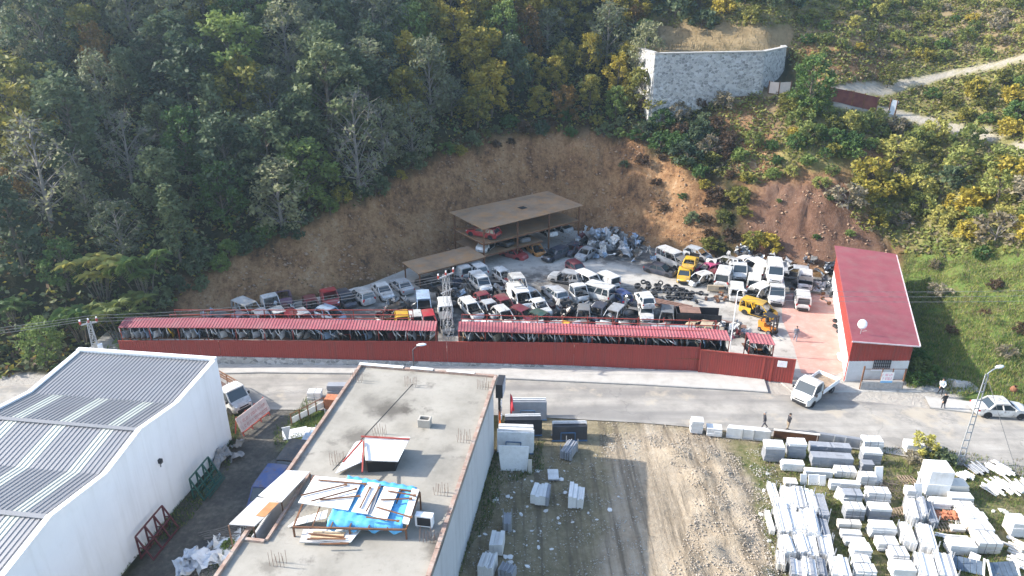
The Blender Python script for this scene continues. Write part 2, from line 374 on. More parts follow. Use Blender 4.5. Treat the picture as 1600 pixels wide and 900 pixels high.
k = over(k, A[0], [(.4, (.07, .043, .027)), (.46, (.18, .094, .046)), (.51, (.265, .148, .072)), (.57, (.325, .2, .105)), (.64, (.38, .275, .18))], ns)
k = over(k, A[1], [(.41, (.085, .045, .029)), (.5, (.145, .08, .052)), (.6, (.2, .125, .088))], ns)
k = over(k, A[2], [(.3, (.16, .11, .055)), (.42, (.12, .12, .04)), (.55, (.1, .15, .035)), (.75, (.19, .2, .06))])
k = over(k, B[0], [(.28, (.1, .09, .05)), (.5, (.24, .2, .125)), (.68, (.34, .29, .2))])
k = over(k, B[3], [(.3, (.05, .075, .02)), (.43, (.1, .12, .035)), (.55, (.22, .19, .1)), (.7, (.36, .31, .22))])
k = over(k, B[1], [(.3, (.23, .18, .125)), (.5, (.36, .295, .215)), (.7, (.44, .37, .285))])
mpr = t.n('ShaderNodeMapping'); mpr.inputs['Rotation'].default_value = (0, 0, R(9)); mpr.inputs['Scale'].default_value = (1.5, .07, 1); t.l(t.co.outputs['Object'], mpr.inputs[0]); rut = t.noise(1.0, 5, .65, vec=mpr.outputs[0])
k = t.mix(t.math('MULTIPLY', t.math('MAXIMUM', B[0], B[2]), t.ramp(rut, [(.36, .75), (.5, 0)])), k, (.13, .105, .075))
k = t.mix(t.math('MULTIPLY', B[1], t.ramp(rut, [(.55, 0), (.7, .5)])), k, (.5, .44, .35))
k = over(k, B[2], [(.3, (.06, .055, .05)), (.5, (.12, .11, .095)), (.7, (.25, .22, .18))])
k = over(k, C[1], [(.3, (.12, .12, .12)), (.5, (.3, .3, .3)), (.6, (.5, .5, .5))], n3)
k = over(k, C[0], [(.3, (.27, .24, .195)), (.6, (.38, .345, .29))])
k = over(k, C[2], [(.3, (.27, .24, .2)), (.5, (.38, .35, .31)), (.7, (.44, .41, .36))])
t.col(k); t.rough(.95); t.b.inputs['Specular IOR Level'].default_value = .1
t.bump(t.math('ADD', n3, t.math('MULTIPLY', n2, 2.0)), .8, .12)
ground_me.materials.append(t.mat)
tag(link('ground', ground_me), kind='structure')

# ------------------------------------------------------------------ road, pavements, yard floor
ROADF = [(-200, 8), (-120, 30), (-80, 48), (-60, 55.4), (-48, 57.9), (-36, 59.6), (-24.7, 60.3), (-10, 60.0), (.4, 59.1), (12, 58.1), (22, 57.0), (34.5, 54.9), (45, 52.3), (70, 44), (150, 15)]
ROADN = [(-196, -2), (-117, 20), (-77, 39), (-58, 48), (-46, 52.0), (-35, 53.6), (-24, 54.2), (-10, 53.8), (.4, 53.1), (12, 52.0), (20, 50.6), (30, 47.9), (40, 44.8), (66, 37), (146, 6)]
def resample(p, n):
    p = np.array(p, float); s = np.concatenate([[0], np.cumsum(np.hypot(*np.diff(p, axis=0).T))]); q = np.linspace(0, s[-1], n)
    return np.stack([np.interp(q, s, p[:, 0]), np.interp(q, s, p[:, 1])], 1)
rf, rn = resample(ROADF, 160), resample(ROADN, 160)
mb = MB(); rows = []
for k_ in range(9):
    w = k_ / 8; rows.append([(a[0] * (1 - w) + b[0] * w, a[1] * (1 - w) + b[1] * w, .03 + .05 * math.sin(math.pi * w)) for a, b in zip(rn, rf)])
mb.grid(rows)
t = NT('worn_asphalt')
w1 = t.n('ShaderNodeTexWave', wave_type='BANDS', bands_direction='Y'); 
k = t.ramp(t.noise(.5, 8, .65), [(.33, (.22, .204, .18)), (.5, (.31, .286, .25)), (.66, (.37, .343, .302))])
mp = t.n('ShaderNodeMapping'); mp.inputs['Scale'].default_value = (.04, .55, 1); mp.inputs['Rotation'].default_value = (0, 0, R(4)); t.l(t.co.outputs['Object'], mp.inputs[0])
k = t.mix(t.ramp(t.noise(1, 4, .6, vec=mp.outputs[0]), [(.36, .75), (.58, 0)]), k, (.17, .16, .148))
vo = t.n('ShaderNodeTexVoronoi', feature='DISTANCE_TO_EDGE'); vo.inputs['Scale'].default_value = .07; wv = t.n('ShaderNodeMix', data_type='VECTOR'); wv.inputs[0].default_value = .12; nz_ = t.n('ShaderNodeTexNoise'); nz_.inputs['Scale'].default_value = .25; nz_.inputs['Detail'].default_value = 5; t.l(t.co.outputs['Object'], nz_.inputs[0]); sc2 = t.n('ShaderNodeVectorMath', operation='SCALE'); sc2.inputs['Scale'].default_value = 40; t.l(nz_.outputs[1], sc2.inputs[0]); t.l(t.co.outputs['Object'], wv.inputs[4]); t.l(sc2.outputs[0], wv.inputs[5]); t.l(wv.outputs[1], vo.inputs[0])
k = t.mix(t.ramp(vo.outputs[0], [(0, .35), (.003, 0)]), k, (.1, .095, .09))
k = t.mix(t.ramp(t.noise(.18, 6, .7), [(.54, 0), (.62, .65)]), k, (.4, .345, .265))
t.col(k); t.rough(.9); t.bump(t.noise(40, 3), .2, .01)
tag(mb.build('road', None, True), kind='structure')
bpy.data.objects['road'].data.materials.append(t.mat)
PAVE = mat('pavement_concrete', (.43, .41, .375), .9, .1, .8, bump=.1, dirt=((.28, .26, .23), .45))
KERB = mat('kerb_stone', (.3, .29, .27), .9, .15, 1.5)
def pavement(name, i0, i1, depth_fn):
    mb = MB([PAVE, KERB]); idx = [i for i in range(160) if i0 <= rf[i][0] <= i1]
    P = [rf[i] for i in idx]; Q = []
    for i in idx:
        a, b = rf[max(i - 1, 0)], rf[min(i + 1, 159)]; d = np.array([-(b - a)[1], (b - a)[0]]); d /= np.hypot(*d)
        Q.append((rf[i] + d * .16, rf[i] + d * depth_fn(rf[i])))
    mb.use(KERB); mb.grid([[(p[0], p[1], 0) for p in P], [(p[0], p[1], .15) for p in P], [(q[0][0], q[0][1], .155) for q in Q]])
    mb.use(PAVE); mb.grid([[(q[0][0], q[0][1], .152) for q in Q], [(q[1][0], q[1][1], .17) for q in Q]])
    tag(mb.build(name), kind='structure')
pavement('pavement', -37, 25.6, lambda p: max(.6, fence_y(p[0]) - p[1] - .02))
pavement('pavement_by_field', 36.0, 62, lambda p: 1.9)
mb = MB(); rows = []
for k_ in range(60):
    row = []
    for x in np.arange(-42, 44.1, .7):
        y0 = float(fence_y(x)) + .25 if x < 25.5 else 56.4
        y1 = 104; row.append((x, y0 + (y1 - y0) * k_ / 59, float(yz(x)) + .02 - (.4 if k_ == 0 and x >= 25.5 else 0)))
    rows.append(row)
mb.grid(rows)
t = NT('yard_concrete')
k = t.ramp(t.noise(.22, 8, .68), [(.3, (.27, .25, .22)), (.5, (.39, .365, .325)), (.7, (.46, .435, .39))])
k = t.mix(t.ramp(t.noise(.55, 8, .75), [(.52, 0), (.64, .75)]), k, (.15, .135, .115))
k = t.mix(t.ramp(t.noise(1.4, 6, .7), [(.6, 0), (.7, .6)]), k, (.09, .085, .08))
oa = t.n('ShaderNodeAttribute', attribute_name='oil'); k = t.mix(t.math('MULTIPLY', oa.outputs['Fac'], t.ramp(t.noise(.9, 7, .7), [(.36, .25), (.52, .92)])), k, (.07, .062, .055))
t.col(k); t.rough(.9); t.bump(t.noise(6, 5), .3, .03)
tag(mb.build('yard_floor'), kind='structure'); ym = bpy.data.objects['yard_floor'].data; ym.materials.append(t.mat)
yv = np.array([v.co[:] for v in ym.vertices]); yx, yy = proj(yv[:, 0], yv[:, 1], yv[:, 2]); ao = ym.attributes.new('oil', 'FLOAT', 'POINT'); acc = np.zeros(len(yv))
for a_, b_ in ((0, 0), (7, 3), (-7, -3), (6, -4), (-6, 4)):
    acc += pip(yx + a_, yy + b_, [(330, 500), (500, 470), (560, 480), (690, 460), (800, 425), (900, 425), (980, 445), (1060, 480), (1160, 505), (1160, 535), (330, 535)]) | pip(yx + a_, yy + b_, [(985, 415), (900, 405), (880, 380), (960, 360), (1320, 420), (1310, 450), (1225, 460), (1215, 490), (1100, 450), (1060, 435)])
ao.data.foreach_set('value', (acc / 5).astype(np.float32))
mb = MB(); rp = [(1222, 462), (1250, 455), (1304, 462), (1310, 520), (1322, 578), (1300, 588), (1252, 583), (1240, 540), (1222, 500)]
mb.face([W(x, y, .03) for x, y in reversed(rp)])
t = NT('red_paving')
k = t.ramp(t.noise(.6, 7, .65), [(.3, (.4, .2, .16)), (.55, (.46, .26, .21)), (.75, (.47, .34, .28))])
k = t.mix(t.ramp(t.noise(.9, 6, .7), [(.5, 0), (.66, .6)]), k, (.4, .35, .3))
t.col(k); t.rough(.85)
o = mb.build('red_paved_path'); o.data.materials.append(t.mat); tag(o, kind='structure')
# ------------------------------------------------------------------ white warehouse
def corrugated(mb, x0, x1, prof, pitch=.3, h=.045, sign=1):
    """ribbed sheet: ribs run along y; prof = [(y, z), ...] from far to near"""
    n = max(2, int((x1 - x0) / pitch)); p = (x1 - x0) / n; cols = []
    for i in range(n):
        a = x0 + i * p
        cols += [(a, 0), (a + .5 * p, 0), (a + .58 * p, h), (a + .92 * p, h)]
    cols.append((x1, 0))
    mb.grid([[(c[0], y, z + c[1]) for c in cols] for (y, z) in (prof if sign > 0 else prof[::-1])][::-1])
wh = thing('warehouse', 'long white warehouse with a ribbed grey metal roof in several low gables', 'warehouse', (-23.3, 49.8, 0), R(-7.6))
prof = [(0, 7.5), (-5.75, 7.08), (-9.9, 7.75), (-13.7, 7.08), (-18.3, 7.75), (-21.9, 7.08), (-26.5, 7.75), (-31, 7.1), (-35, 7.7)]
WX = -11.8
mb = MB([WHITE]); top = [(y, z + .12) for y, z in prof]
def sidewall(x0, x1):
    for (ya, za), (yb, zb) in zip(top[:-1], top[1:]):
        mb.hexa([(x0, yb, -.1), (x1, yb, -.1), (x1, ya, -.1), (x0, ya, -.1), (x0, yb, zb), (x1, yb, zb), (x1, ya, za), (x0, ya, za)])
sidewall(-.25, 0); sidewall(WX, WX + .25)
mb.box(WX + .252, -.252, -.25, -.002, -.1, top[0][1] + .1); mb.box(WX + .252, -.252, -34.998, -34.75, -.1, 7.6)
mb.build('wall', wh)
RIBM = mat('ribbed_grey_sheet', (.235, .235, .24), .45, .06, .5, .25, dirt=((.27, .26, .26), .35))
RIBL = mat('translucent_sheet', (.42, .43, .38), .5, .05, .6)
for i in range(len(prof) - 1):
    mb = MB([RIBM, RIBL]); (ya, za), (yb, zb) = prof[i], prof[i + 1]
    if i == 0:
        corrugated(mb, WX + .25, -.25, [(ya - .25, za), (yb, zb)])
    else:
        bands = [(WX + .25, -9.9, 0), (-9.9, -8.95, 1), (-8.95, -6.3, 0), (-6.3, -5.35, 1), (-5.35, -2.75, 0), (-2.75, -1.85, 1), (-1.85, -.25, 0)]
        for a, b, m in bands:
            mb.cur = m; corrugated(mb, a, b, [(ya, za), (yb, zb)])
    mb.build('roof', wh)
mb = MB([mat('white_flashing', (.8, .8, .8), .5, .04)])
for x in (-.13, WX + .13):
    for (ya, za), (yb, zb) in zip(top[:-1], top[1:]): mb.bar((x, ya, za + .02), (x, yb, zb + .02), .36, .09)
mb.bar((WX, -.14, top[0][1] + .12), (0, -.14, top[0][1] + .12), .4, .1)
mb.build('coping', wh)
for y, z in (prof[2], prof[4], prof[6]): mb = MB([RIBM]); mb.bar((WX + .3, y, z + .07), (-.3, y, z + .07), .34, .05); mb.build('ridge_cap', wh)
for yy, zz in ((-9.0, 4.6), (-19.5, 3.6)):
    mb = MB([BLACKP]); mb.cbox((.12, yy, zz), (.24, .22, .3)); mb.tube([(.1, yy, zz - .15), (.06, yy, zz - .5)], .03); mb.build('wall_lamp', wh)

# ------------------------------------------------------------------ unfinished concrete building
cb = thing('concrete_building', 'unfinished grey concrete building with a bare flat roof and rebar stubs', 'building', (-1.45, 48.1, 0), R(-8.8))
ZR = 6.9
def CL(px, py, z=ZR): return loc_of(cb, W(px, py, z))
xi = (CL(488, 740).x + CL(422, 844).x) / 2; yN, yS = CL(470, 740).y, CL(402, 844).y
mb = MB([CONCW]); mb.box(-10.5, 0, yN, 0, -.1, ZR - .25); mb.box(xi, 0, yS, yN - .002, -.1, ZR - .25); mb.box(-10.5, 0, -26, yS - .002, -.1, ZR - .25); mb.box(-10.5, xi - .002, yS, yN - .002, -.1, ZR - 1.9); mb.box(-10.5, -10.3, yS, yN - .002, ZR - 1.898, ZR - .25)
mb.build('wall', cb)
t = NT('bare_slab')
k = t.ramp(t.noise(.4, 8, .65), [(.3, (.2, .185, .155)), (.52, (.29, .27, .23)), (.75, (.37, .345, .3))])
k = t.mix(t.ramp(t.noise(.33, 7, .7), [(.57, 0), (.66, .8)]), k, (.12, .105, .09))
k = t.mix(t.ramp(t.noise(.8, 7, .75), [(.56, 0), (.72, .5)]), k, (.15, .135, .11))
k = t.mix(t.ramp(t.noise(3, 7, .75), [(.6, 0), (.8, .4)]), k, (.45, .43, .39))
wn = t.n('ShaderNodeTexNoise'); wn.inputs['Scale'].default_value = 1.1; wn.inputs['Detail'].default_value = 6; wn.inputs['Roughness'].default_value = .7; t.l(t.co.outputs['Object'], wn.inputs[0])
wa = t.n('ShaderNodeVectorMath', operation='MULTIPLY_ADD'); wa.inputs[1].default_value = (2.2, 2.2, 0); t.l(wn.outputs[1], wa.inputs[0]); t.l(t.co.outputs['Object'], wa.inputs[2])
for (sx, sy, sr, sa) in ((605, 640, 1.7, .9), (560, 683, 1.3, .75), (633, 640, .8, .95), (692, 858, 1.4, .9), (520, 690, .55, .5), (420, 885, .7, .5), (575, 625, .9, .45), (700, 700, .5, .35)):
    q = CL(sx, sy); vd = t.n('ShaderNodeVectorMath', operation='DISTANCE'); t.l(wa.outputs[0], vd.inputs[0]); vd.inputs[1].default_value = (q.x + 1.1, q.y + 1.1, ZR)
    k = t.mix(t.math('MULTIPLY', t.ramp(t.math('DIVIDE', vd.outputs['Value'], sr), [(.35, 1), (1.0, 0)]), sa), k, (.085, .075, .062))
t.col(k); t.rough(.92); t.bump(t.noise(5, 5), .25, .02); SLAB = t.mat
mb = MB([SLAB]); mb.box(-10.8, .3, yN, .25, ZR - .248, ZR); mb.box(xi - .05, .3, yS, yN - .002, ZR - .248, ZR); mb.box(-10.8, .3, -26.2, yS - .002, ZR - .248, ZR)
mb.build('roof', cb)
mb = MB([DARK]); ja, jb = CL(645, 600), CL(520, 735); mb.bar((ja.x, ja.y, ZR + .003), (jb.x, jb.y, ZR + .003), .07, .01); mb.build('roof_joint', cb)
COPE = mat('brick_coping', (.3, .2, .155), .9, .3, 2.2, bump=.3, dirt=((.42, .38, .33), .7))
mb = MB([COPE])
for i in range(27):
    a = -26 + i * .97
    mb.box(.06, .3, a, a + .95, ZR + .002, ZR + .2 + .03 * random.random()); (mb.box if not (yS < a + .9 and a < yN) else mb.box)(-10.8, -10.58, a, a + .95, ZR + .002, ZR + .2 + .03 * random.random())
for i in range(11):
    a = -10.57 + i * .965; mb.box(a, a + .95, .03, .25, ZR + .002, ZR + .16 + .03 * random.random())
mb.box(xi - .22, xi - .05, yS, yN, ZR - .05, ZR + .16); mb.box(-10.56, xi - .23, yS - .2, yS - .003, ZR + .004, ZR + .15)
mb.build('parapet', cb)
mb = MB([BOARD]); mb.cbox((-9.0, .14, ZR + .24), (3.6, .32, .05)); mb.cbox((-5.7, .14, ZR + .25), (1.8, .3, .05)); mb.cbox((-2.6, .15, ZR + .22), (2.2, .2, .04)); mb.build('white_edge_board', cb)
REB = mat('rebar', (.15, .08, .05), .8, .3, 6)
def rebar(p, nx=5, ny=2, sx=.8, sy=.3, h=.85):
    mb = MB([REB])
    for i in range(nx):
        for j in range(ny):
            x = p.x + (i / max(1, nx - 1) - .5) * sx; y = p.y + (j / max(1, ny - 1) - .5) * sy
            mb.tube([(x, y, ZR), (x + random.uniform(-.06, .06), y + random.uniform(-.06, .06), ZR + h * random.uniform(.7, 1.1))], .011, 4)
    mb.build('rebar_bundle', cb)
for q in ((642, 603), (755, 607), (594, 680), (725, 690), (527, 725), (690, 772), (435, 882), (558, 596), (668, 845)): rebar(CL(*q))
p = CL(664, 665); mb = MB([CONC, DARK]); 
for a in ((-.42, -.32, -.3, .3), (.32, .42, -.3, .3), (-.318, .318, -.3, -.2), (-.318, .318, .2, .3)): mb.box(p.x + a[0], p.x + a[1], p.y + a[2], p.y + a[3], ZR, ZR + .62)
mb.use(DARK); mb.box(p.x - .31, p.x + .31, p.y - .19, p.y + .19, ZR, ZR + .1); mb.build('vent_shaft', cb)
# boarded canopy on the annexe
mb = MB([BOARD]); z = ZR + .6
c = [CL(392, 815, z), CL(452, 737, z), CL(484, 737, z), CL(420, 830, z)]
def sheet(root, name, pts, th=.05, m=BOARD, label=None):
    mb = MB([m]); up = (Vector(pts[1]) - Vector(pts[0])).cross(Vector(pts[2]) - Vector(pts[0])).normalized()
    if up.z < 0: up = -up; pts = list(reversed(pts))
    if len(pts) == 4: mb.hexa([Vector(p) for p in pts] + [Vector(p) + up * th for p in pts])
    o = mb.build(name, root)
    if label: o['label'] = label
    return o
sheet(cb, 'canopy_board', [CL(404, 775, z), CL(448, 736, z), CL(484, 738, z), CL(440, 785, z)], .06)
sheet(cb, 'canopy_board', [CL(358, 820, z - .12), CL(402, 778, z - .12), CL(441, 783, z - .12), CL(398, 823, z - .12)], .06, mat('grey_board', (.5, .48, .46), .8, .15))
sheet(cb, 'canopy_board', [CL(400, 806, z - .04), CL(421, 785, z - .04), CL(436, 786, z - .04), CL(414, 808, z - .04)], .03, mat('rust_board', (.42, .2, .08), .8, .2))
for q in ((396, 823), (440, 785), (484, 740), (357, 821)): 
    mb = MB([REB]); p = CL(q[0], q[1], z - .12); mb.tube([(p.x, p.y, ZR - 1.85 if p.x > -10.5 else 0), (p.x, p.y, z - .12)], .05); mb.build('canopy_post', cb)

# roof shelter with blue tarpaulin, boards and loose pipes: things resting on the roof
sh = thing('roof_shelter', 'rusty framed shelter under a blue tarpaulin and white boards on the concrete roof', 'shelter', (0, 0, 0))
zz = ZR + 1.3
fr = [W(458, 822, ZR + .75), W(490, 742, zz), W(656, 768, zz), W(634, 826, ZR + .75)]
mb = MB([RUST])
for a, b in zip(fr, fr[1:] + fr[:1]): mb.bar(a - Vector((0, 0, .08)), b - Vector((0, 0, .08)), .09)
for p in fr + [(fr[0] + fr[3]) / 2, (fr[1] + fr[2]) / 2]: mb.bar((p.x, p.y, ZR), (p.x, p.y, p.z - .1), .09)
for k_ in range(1, 6):
    mb.bar(fr[0].lerp(fr[3], k_ / 6) - Vector((0, 0, .06)), fr[1].lerp(fr[2], k_ / 6) - Vector((0, 0, .06)), .06)
mb.build('frame', sh)
def onfr(px, py, up=0.0):
    # point on the sloping shelter roof seen at (px, py)
    n = (fr[1] - fr[0]).cross(fr[3] - fr[0]); u, f, d = ray(px, py); dv = Vector((u, f, d)); o = Vector((0, 0, HC)); q = fr[0] + Vector((0, 0, up))
    return o + dv * ((q - o).dot(n) / dv.dot(n))
mb = MB([TARP]); rows = []
for i in range(15):
    v = i / 14; row = []
    for j in range(29):
        w = j / 28; p = onfr(510 + (544 - 510) * v, 818 + (744 - 818) * v).lerp(onfr(628 + (652 - 628) * v, 824 + (762 - 824) * v), w) + Vector((0, 0, .05 + .05 * math.sin(j * 1.7 + i) * math.cos(i * .9)))
        if i == 0: p += Vector((0, -.15, -.28 - .14 * math.sin(j * .8)))
        row.append(p)
    rows.append(row)
mb.grid(rows); o = mb.build('tarpaulin', sh, True); m_ = o.modifiers.new('thick', 'SOLIDIFY'); m_.thickness = .02
def onboard(q, name='board', root=sh, up=.16, th=.05, m=BOARD): return sheet(root, name, [onfr(a, b, up) for a, b in q], th, m)
onboard([(466, 786), (492, 744), (566, 752), (544, 798)], up=.14)
onboard([(549, 800), (575, 754), (593, 756), (574, 804)], up=.19); onboard([(574, 805), (592, 757), (596, 757), (580, 806)], up=.13, m=STEEL)
onboard([(580, 806), (600, 761), (624, 764), (604, 814)], up=.2); onboard([(628, 818), (644, 764), (655, 766), (638, 820)], up=.2)
def pipes(name, label, segs, group, m=RUST):
    for i, (a, b, up) in enumerate(segs):
        p, q = onfr(a[0], a[1], up), onfr(b[0], b[1], up); c = (p + q) / 2
        t_ = thing('scaffold_prop', label, 'metal prop', tuple(c), 0, group); mb = MB([m]); d = (q - p) / 2; mb.tube([-d, d], .045, 6); mb.build('tube', t_)
        mb = MB([m]); mb.cbox(d, (.16, .16, .05)); mb.build('end_plate', t_)
pipes('prop', 'rusty steel prop lying loose on the boards of the roof shelter', [((470, 774), (540, 757), .28), ((497, 750), (570, 756), .28), ((486, 783), (556, 764), .32), ((500, 781), (560, 775), .28), ((562, 794), (578, 762), .32), ((572, 799), (592, 762), .34),
       ((606, 767), (648, 774), .34), ((595, 781), (642, 779), .34), ((588, 792), (642, 808), .36), ((572, 808), (622, 814), .36)], 'steel props on the roof shelter')
lb = thing('leaning_board_stack', 'grey and white boards lying on the roof in front of the tarpaulin shelter', 'boards', tuple(W(515, 838, ZR + .02)))
def LB(px, py, z): return loc_of(lb, W(px, py, z))
sheet(lb, 'board', [LB(468, 848, ZR + .15), LB(474, 828, ZR + .15), LB(545, 826, ZR + .15), LB(530, 850, ZR + .15)], .06, mat('grey_board', (.5, .48, .46)))
sheet(lb, 'board', [LB(476, 843, ZR + .24), LB(484, 828, ZR + .24), LB(564, 828, ZR + .24), LB(548, 848, ZR + .24)], .05)
sheet(lb, 'board', [LB(484, 840, ZR + .31), LB(490, 830, ZR + .31), LB(540, 832, ZR + .31), LB(534, 842, ZR + .31)], .04, mat('tan_board', (.55, .4, .25), .8, .2))
mb = MB([RUST])
for a, b in (((482, 834), (538, 839)), ((480, 842), (540, 842)), ((500, 850), (545, 849))): mb.tube([LB(*a, ZR + .4), LB(*b, ZR + .4)], .05)
mb.build('tube', lb)
sl = thing('slanted_roof_panel', 'white sloping sheet leaning beside the rusty shelter on the roof', 'sheet', tuple(W(458, 824, ZR)))
sheet(sl, 'panel', [loc_of(sl, W(450, 824, ZR + .05)), loc_of(sl, W(510, 810, ZR + .75)), loc_of(sl, W(513, 797, ZR + .85)), loc_of(sl, W(466, 811, ZR + .1))], .05)
# stair-head hut with white sheets
st = thing('stair_head_shelter', 'low stair hatch roofed with a white sheet on red bars, standing on the concrete roof', 'hatch', tuple(W(600, 715, ZR)), R(-8.8))
def SL(px, py, z): return loc_of(st, W(px, py, z))
sheet(st, 'top_sheet', [SL(571, 720, ZR + 1.0), SL(570, 685, ZR + 1.15), SL(641, 684, ZR + 1.15), SL(622, 722, ZR + 1.0)], .07)
sheet(st, 'side_sheet', [SL(525, 740, ZR + .1), SL(556, 692, ZR + .6), SL(568, 688, ZR + 1.1), SL(566, 722, ZR + .9)], .05, mat('pale_metal_sheet', (.6, .62, .65), .5, .1))
mb = MB([REDPIPE]); 
for a, b in (((564, 682), (640, 686)), ((566, 688), (536, 722)), ((568, 690), (566, 738))): mb.bar(SL(*a, ZR + 1.35), SL(*b, ZR + 1.3), .09)
mb.build('red_bar', st)
mb = MB([DARK]); mb.prism([tuple(SL(x, y, ZR))[:2] for x, y in ((575, 738), (574, 704), (632, 702), (618, 736))], 0, .75); mb.build('hatch_wall', st)
mb = MB([RUST])
for q in ((575, 735), (616, 735)): p = SL(*q, ZR); mb.bar((p.x, p.y, 0), (p.x, p.y, 1.05), .08)
mb.build('post', st)
ac = thing('air_conditioner', 'white outdoor air conditioner unit on the edge of the concrete roof', 'air conditioner', tuple(W(664, 822, ZR)), R(-8.8))
mb = MB([LAMP]); mb.box(-.5, .5, -.2, .2, .12, .85); mb.build('casing', ac); mb = MB([BLACKP]); mb.box(-.38, .4, -.215, -.202, .2, .76); mb.build('grille', ac)
mb = MB([STEEL]); mb.bar((-.4, -.2, .06), (-.4, .2, .06), .12); mb.bar((.4, -.2, .06), (.4, .2, .06), .12); mb.build('bracket', ac)

# ------------------------------------------------------------------ red-roofed workshop
WB = [(31.5, 58.9), (37.2, 59.0), (45.4, 80.2), (39.2, 81.3)]      # near-left, near-right, far-right, far-left
rb = thing('workshop', 'narrow white workshop with red cladding and a long faded red metal roof', 'workshop', (31.5, 58.9, 0))
def L2(p): return (p[0] - 31.5, p[1] - 58.9)
wb = [L2(p) for p in WB]; TL, TR = 4.75, 4.2
mb = MB([mat('workshop_render', (.62, .62, .62), .9, .06, .6, dirt=((.42, .42, .4), .5))]); mb.prism(wb, -.1, 2.55); mb.build('wall', rb)
mb = MB([REDSHEET])
def clad(a, b, z0, za, zb, pitch=.28, h=.035, side=1):
    a, b = Vector((*a, 0)), Vector((*b, 0)); n = int((b - a).length / pitch); d = (b - a) / n; nn = Vector((d.y, -d.x, 0)).normalized() * h * side
    r0, r1 = [], []
    for i in range(n):
        for f, o in ((0, 0), (.5, 0), (.6, 1), (.9, 1)):
            q = a + d * (i + f) + nn * (o + .4); w = (i + f) / n; r0.append((q.x, q.y, z0)); r1.append((q.x, q.y, za + (zb - za) * w))
    q = b + nn * .4; r0.append((q.x, q.y, z0)); r1.append((q.x, q.y, zb)); mb.grid([r0, r1])
clad(wb[0], wb[1], 2.2, TL, TR); clad(wb[3], wb[0], 2.2, TL, TL); clad(wb[1], wb[2], 2.2, TR, TR); clad(wb[2], wb[3], 2.2, TR, TL)
mb.build('red_cladding', rb)
def rpt(u, v, z):   # u across 0..1, v along
    a = Vector(wb[0]).lerp(Vector(wb[1]), u); b = Vector(wb[3]).lerp(Vector(wb[2]), u); p = a.lerp(b, v); return (p.x, p.y, z + TL + (TR - TL) * u)
mb = MB([REDROOF]); n = 100; cols = []
for i in range(n + 1):
    v = -.05 + 1.07 * i / n
    for f, o in ((0, 0), (.5, 0), (.6, .045), (.9, .045)): cols.append((v + f * 1.07 / n, o))
mb.grid([[rpt(u, v, .1 + o) for v, o in cols] for u in (-.06, .3, .7, 1.06)]); o = mb.build('roof', rb); m_ = o.modifiers.new('thick', 'SOLIDIFY'); m_.thickness = .05
mb = MB([mat('pale_edge_trim', (.6, .5, .5), .6)]); mb.bar(rpt(1.065, -.05, .12), rpt(1.065, 1.02, .12), .12, .14); mb.bar(rpt(-.06, -.052, .11), rpt(1.06, -.052, .11), .06, .12); mb.build('roof_trim', rb)
# window with bars
P0 = Vector((*wb[0], 0)).lerp(Vector((*wb[1], 0)), .43); 
mb = MB([DARK]); mb.box(2.35, 3.95, -.06, .02, 1.35, 2.3); win = mb.build('window', rb)
mb = MB([mat('pale_bar', (.35, .36, .38), .5)])
for i in range(9): mb.bar((2.4 + i * .19, -.085, 1.35), (2.4 + i * .19, -.085, 2.3), .025)
for z in (1.5, 1.82, 2.15): mb.bar((2.35, -.085, z), (3.95, -.085, z), .025)
mb.build('window_bars', win); mb = MB([WHITE]); mb.box(2.2, 3.2, -.14, -.005, 1.22, 1.33); mb.build('sill', win)
mb = MB([mat('downpipe_red', (.5, .06, .05), .5)]); mb.tube([(-.12, -.06, .1), (-.12, -.06, 4.5)], .06); mb.build('downpipe', rb)
dish = thing('satellite_dish', 'white satellite dish on the corner of the faded red roof', 'satellite dish', tuple(Vector((31.5, 58.9, 0)) + Vector(rpt(.1, .02, .1))))
mb = MB([LAMP]); rows = []
for i in range(5):
    r = .42 * i / 4; rows.append([(r * math.cos(a), -.35 + r * r * .35 - .35 * .0, 1.0 + r * 1.1 * math.sin(a)) for a in [2 * math.pi * j / 20 for j in range(21)]])
mb.grid([[(p[0], p[1] * 1 - .0, p[2]) for p in r] for r in rows]); o = mb.build('reflector', dish, True); o.rotation_euler = (R(-15), 0, R(-12)); m_ = o.modifiers.new('thick', 'SOLIDIFY'); m_.thickness = .02
mb = MB([STEEL]); mb.tube([(0, 0, 0), (0, -.1, .9)], .04); mb.tube([(0, -.3, .45), (.0, -.95, .85)], .02); mb.build('mast', dish)
# block wall + railing in front
fw = thing('block_wall', 'low grey block wall in front of the workshop', 'wall', (0, 0, 0))
BL = mat('concrete_block', (.36, .34, .32), .9, .25, 3.5, bump=.4)
mb = MB([BL]); a, b = W(1344, 609, 0), W(1409, 609, 0)
for r_ in range(4):
    for i in range(10):
        w0, w1_ = i / 10, (i + .97) / 10; p, q = a.lerp(b, w0), a.lerp(b, w1_); mb.prism([(p.x, p.y), (q.x, q.y), (q.x, q.y + .22), (p.x, p.y + .22)], r_ * .2, r_ * .2 + .19)
mb.build('blocks', fw); mb = MB([PAVE]); mb.prism([(a.x, a.y - .02), (b.x, b.y - .02), (b.x, b.y + .26), (a.x, a.y + .26)], .792, .85); mb.build('coping', fw)
rl = thing('railing', 'thin rusty railing with tall corner posts above the block wall', 'railing', (0, 0, 0)); mb = MB([RUST])
for w in (0, .45, .7, 1): p = a.lerp(b, w); mb.bar((p.x, p.y + .1, .86 if 0 < w < 1 else 0), (p.x, p.y + .1, 2.45 if w in (0,) else 2.2), .07 if 0 < w < 1 else .11)
mb.build('post', rl); mb = MB([RUST])
for z in (1.0, 2.15): mb.bar((a.x, a.y + .1, z), (b.x, b.y + .1, z), .04)
mb.build('rail', rl)
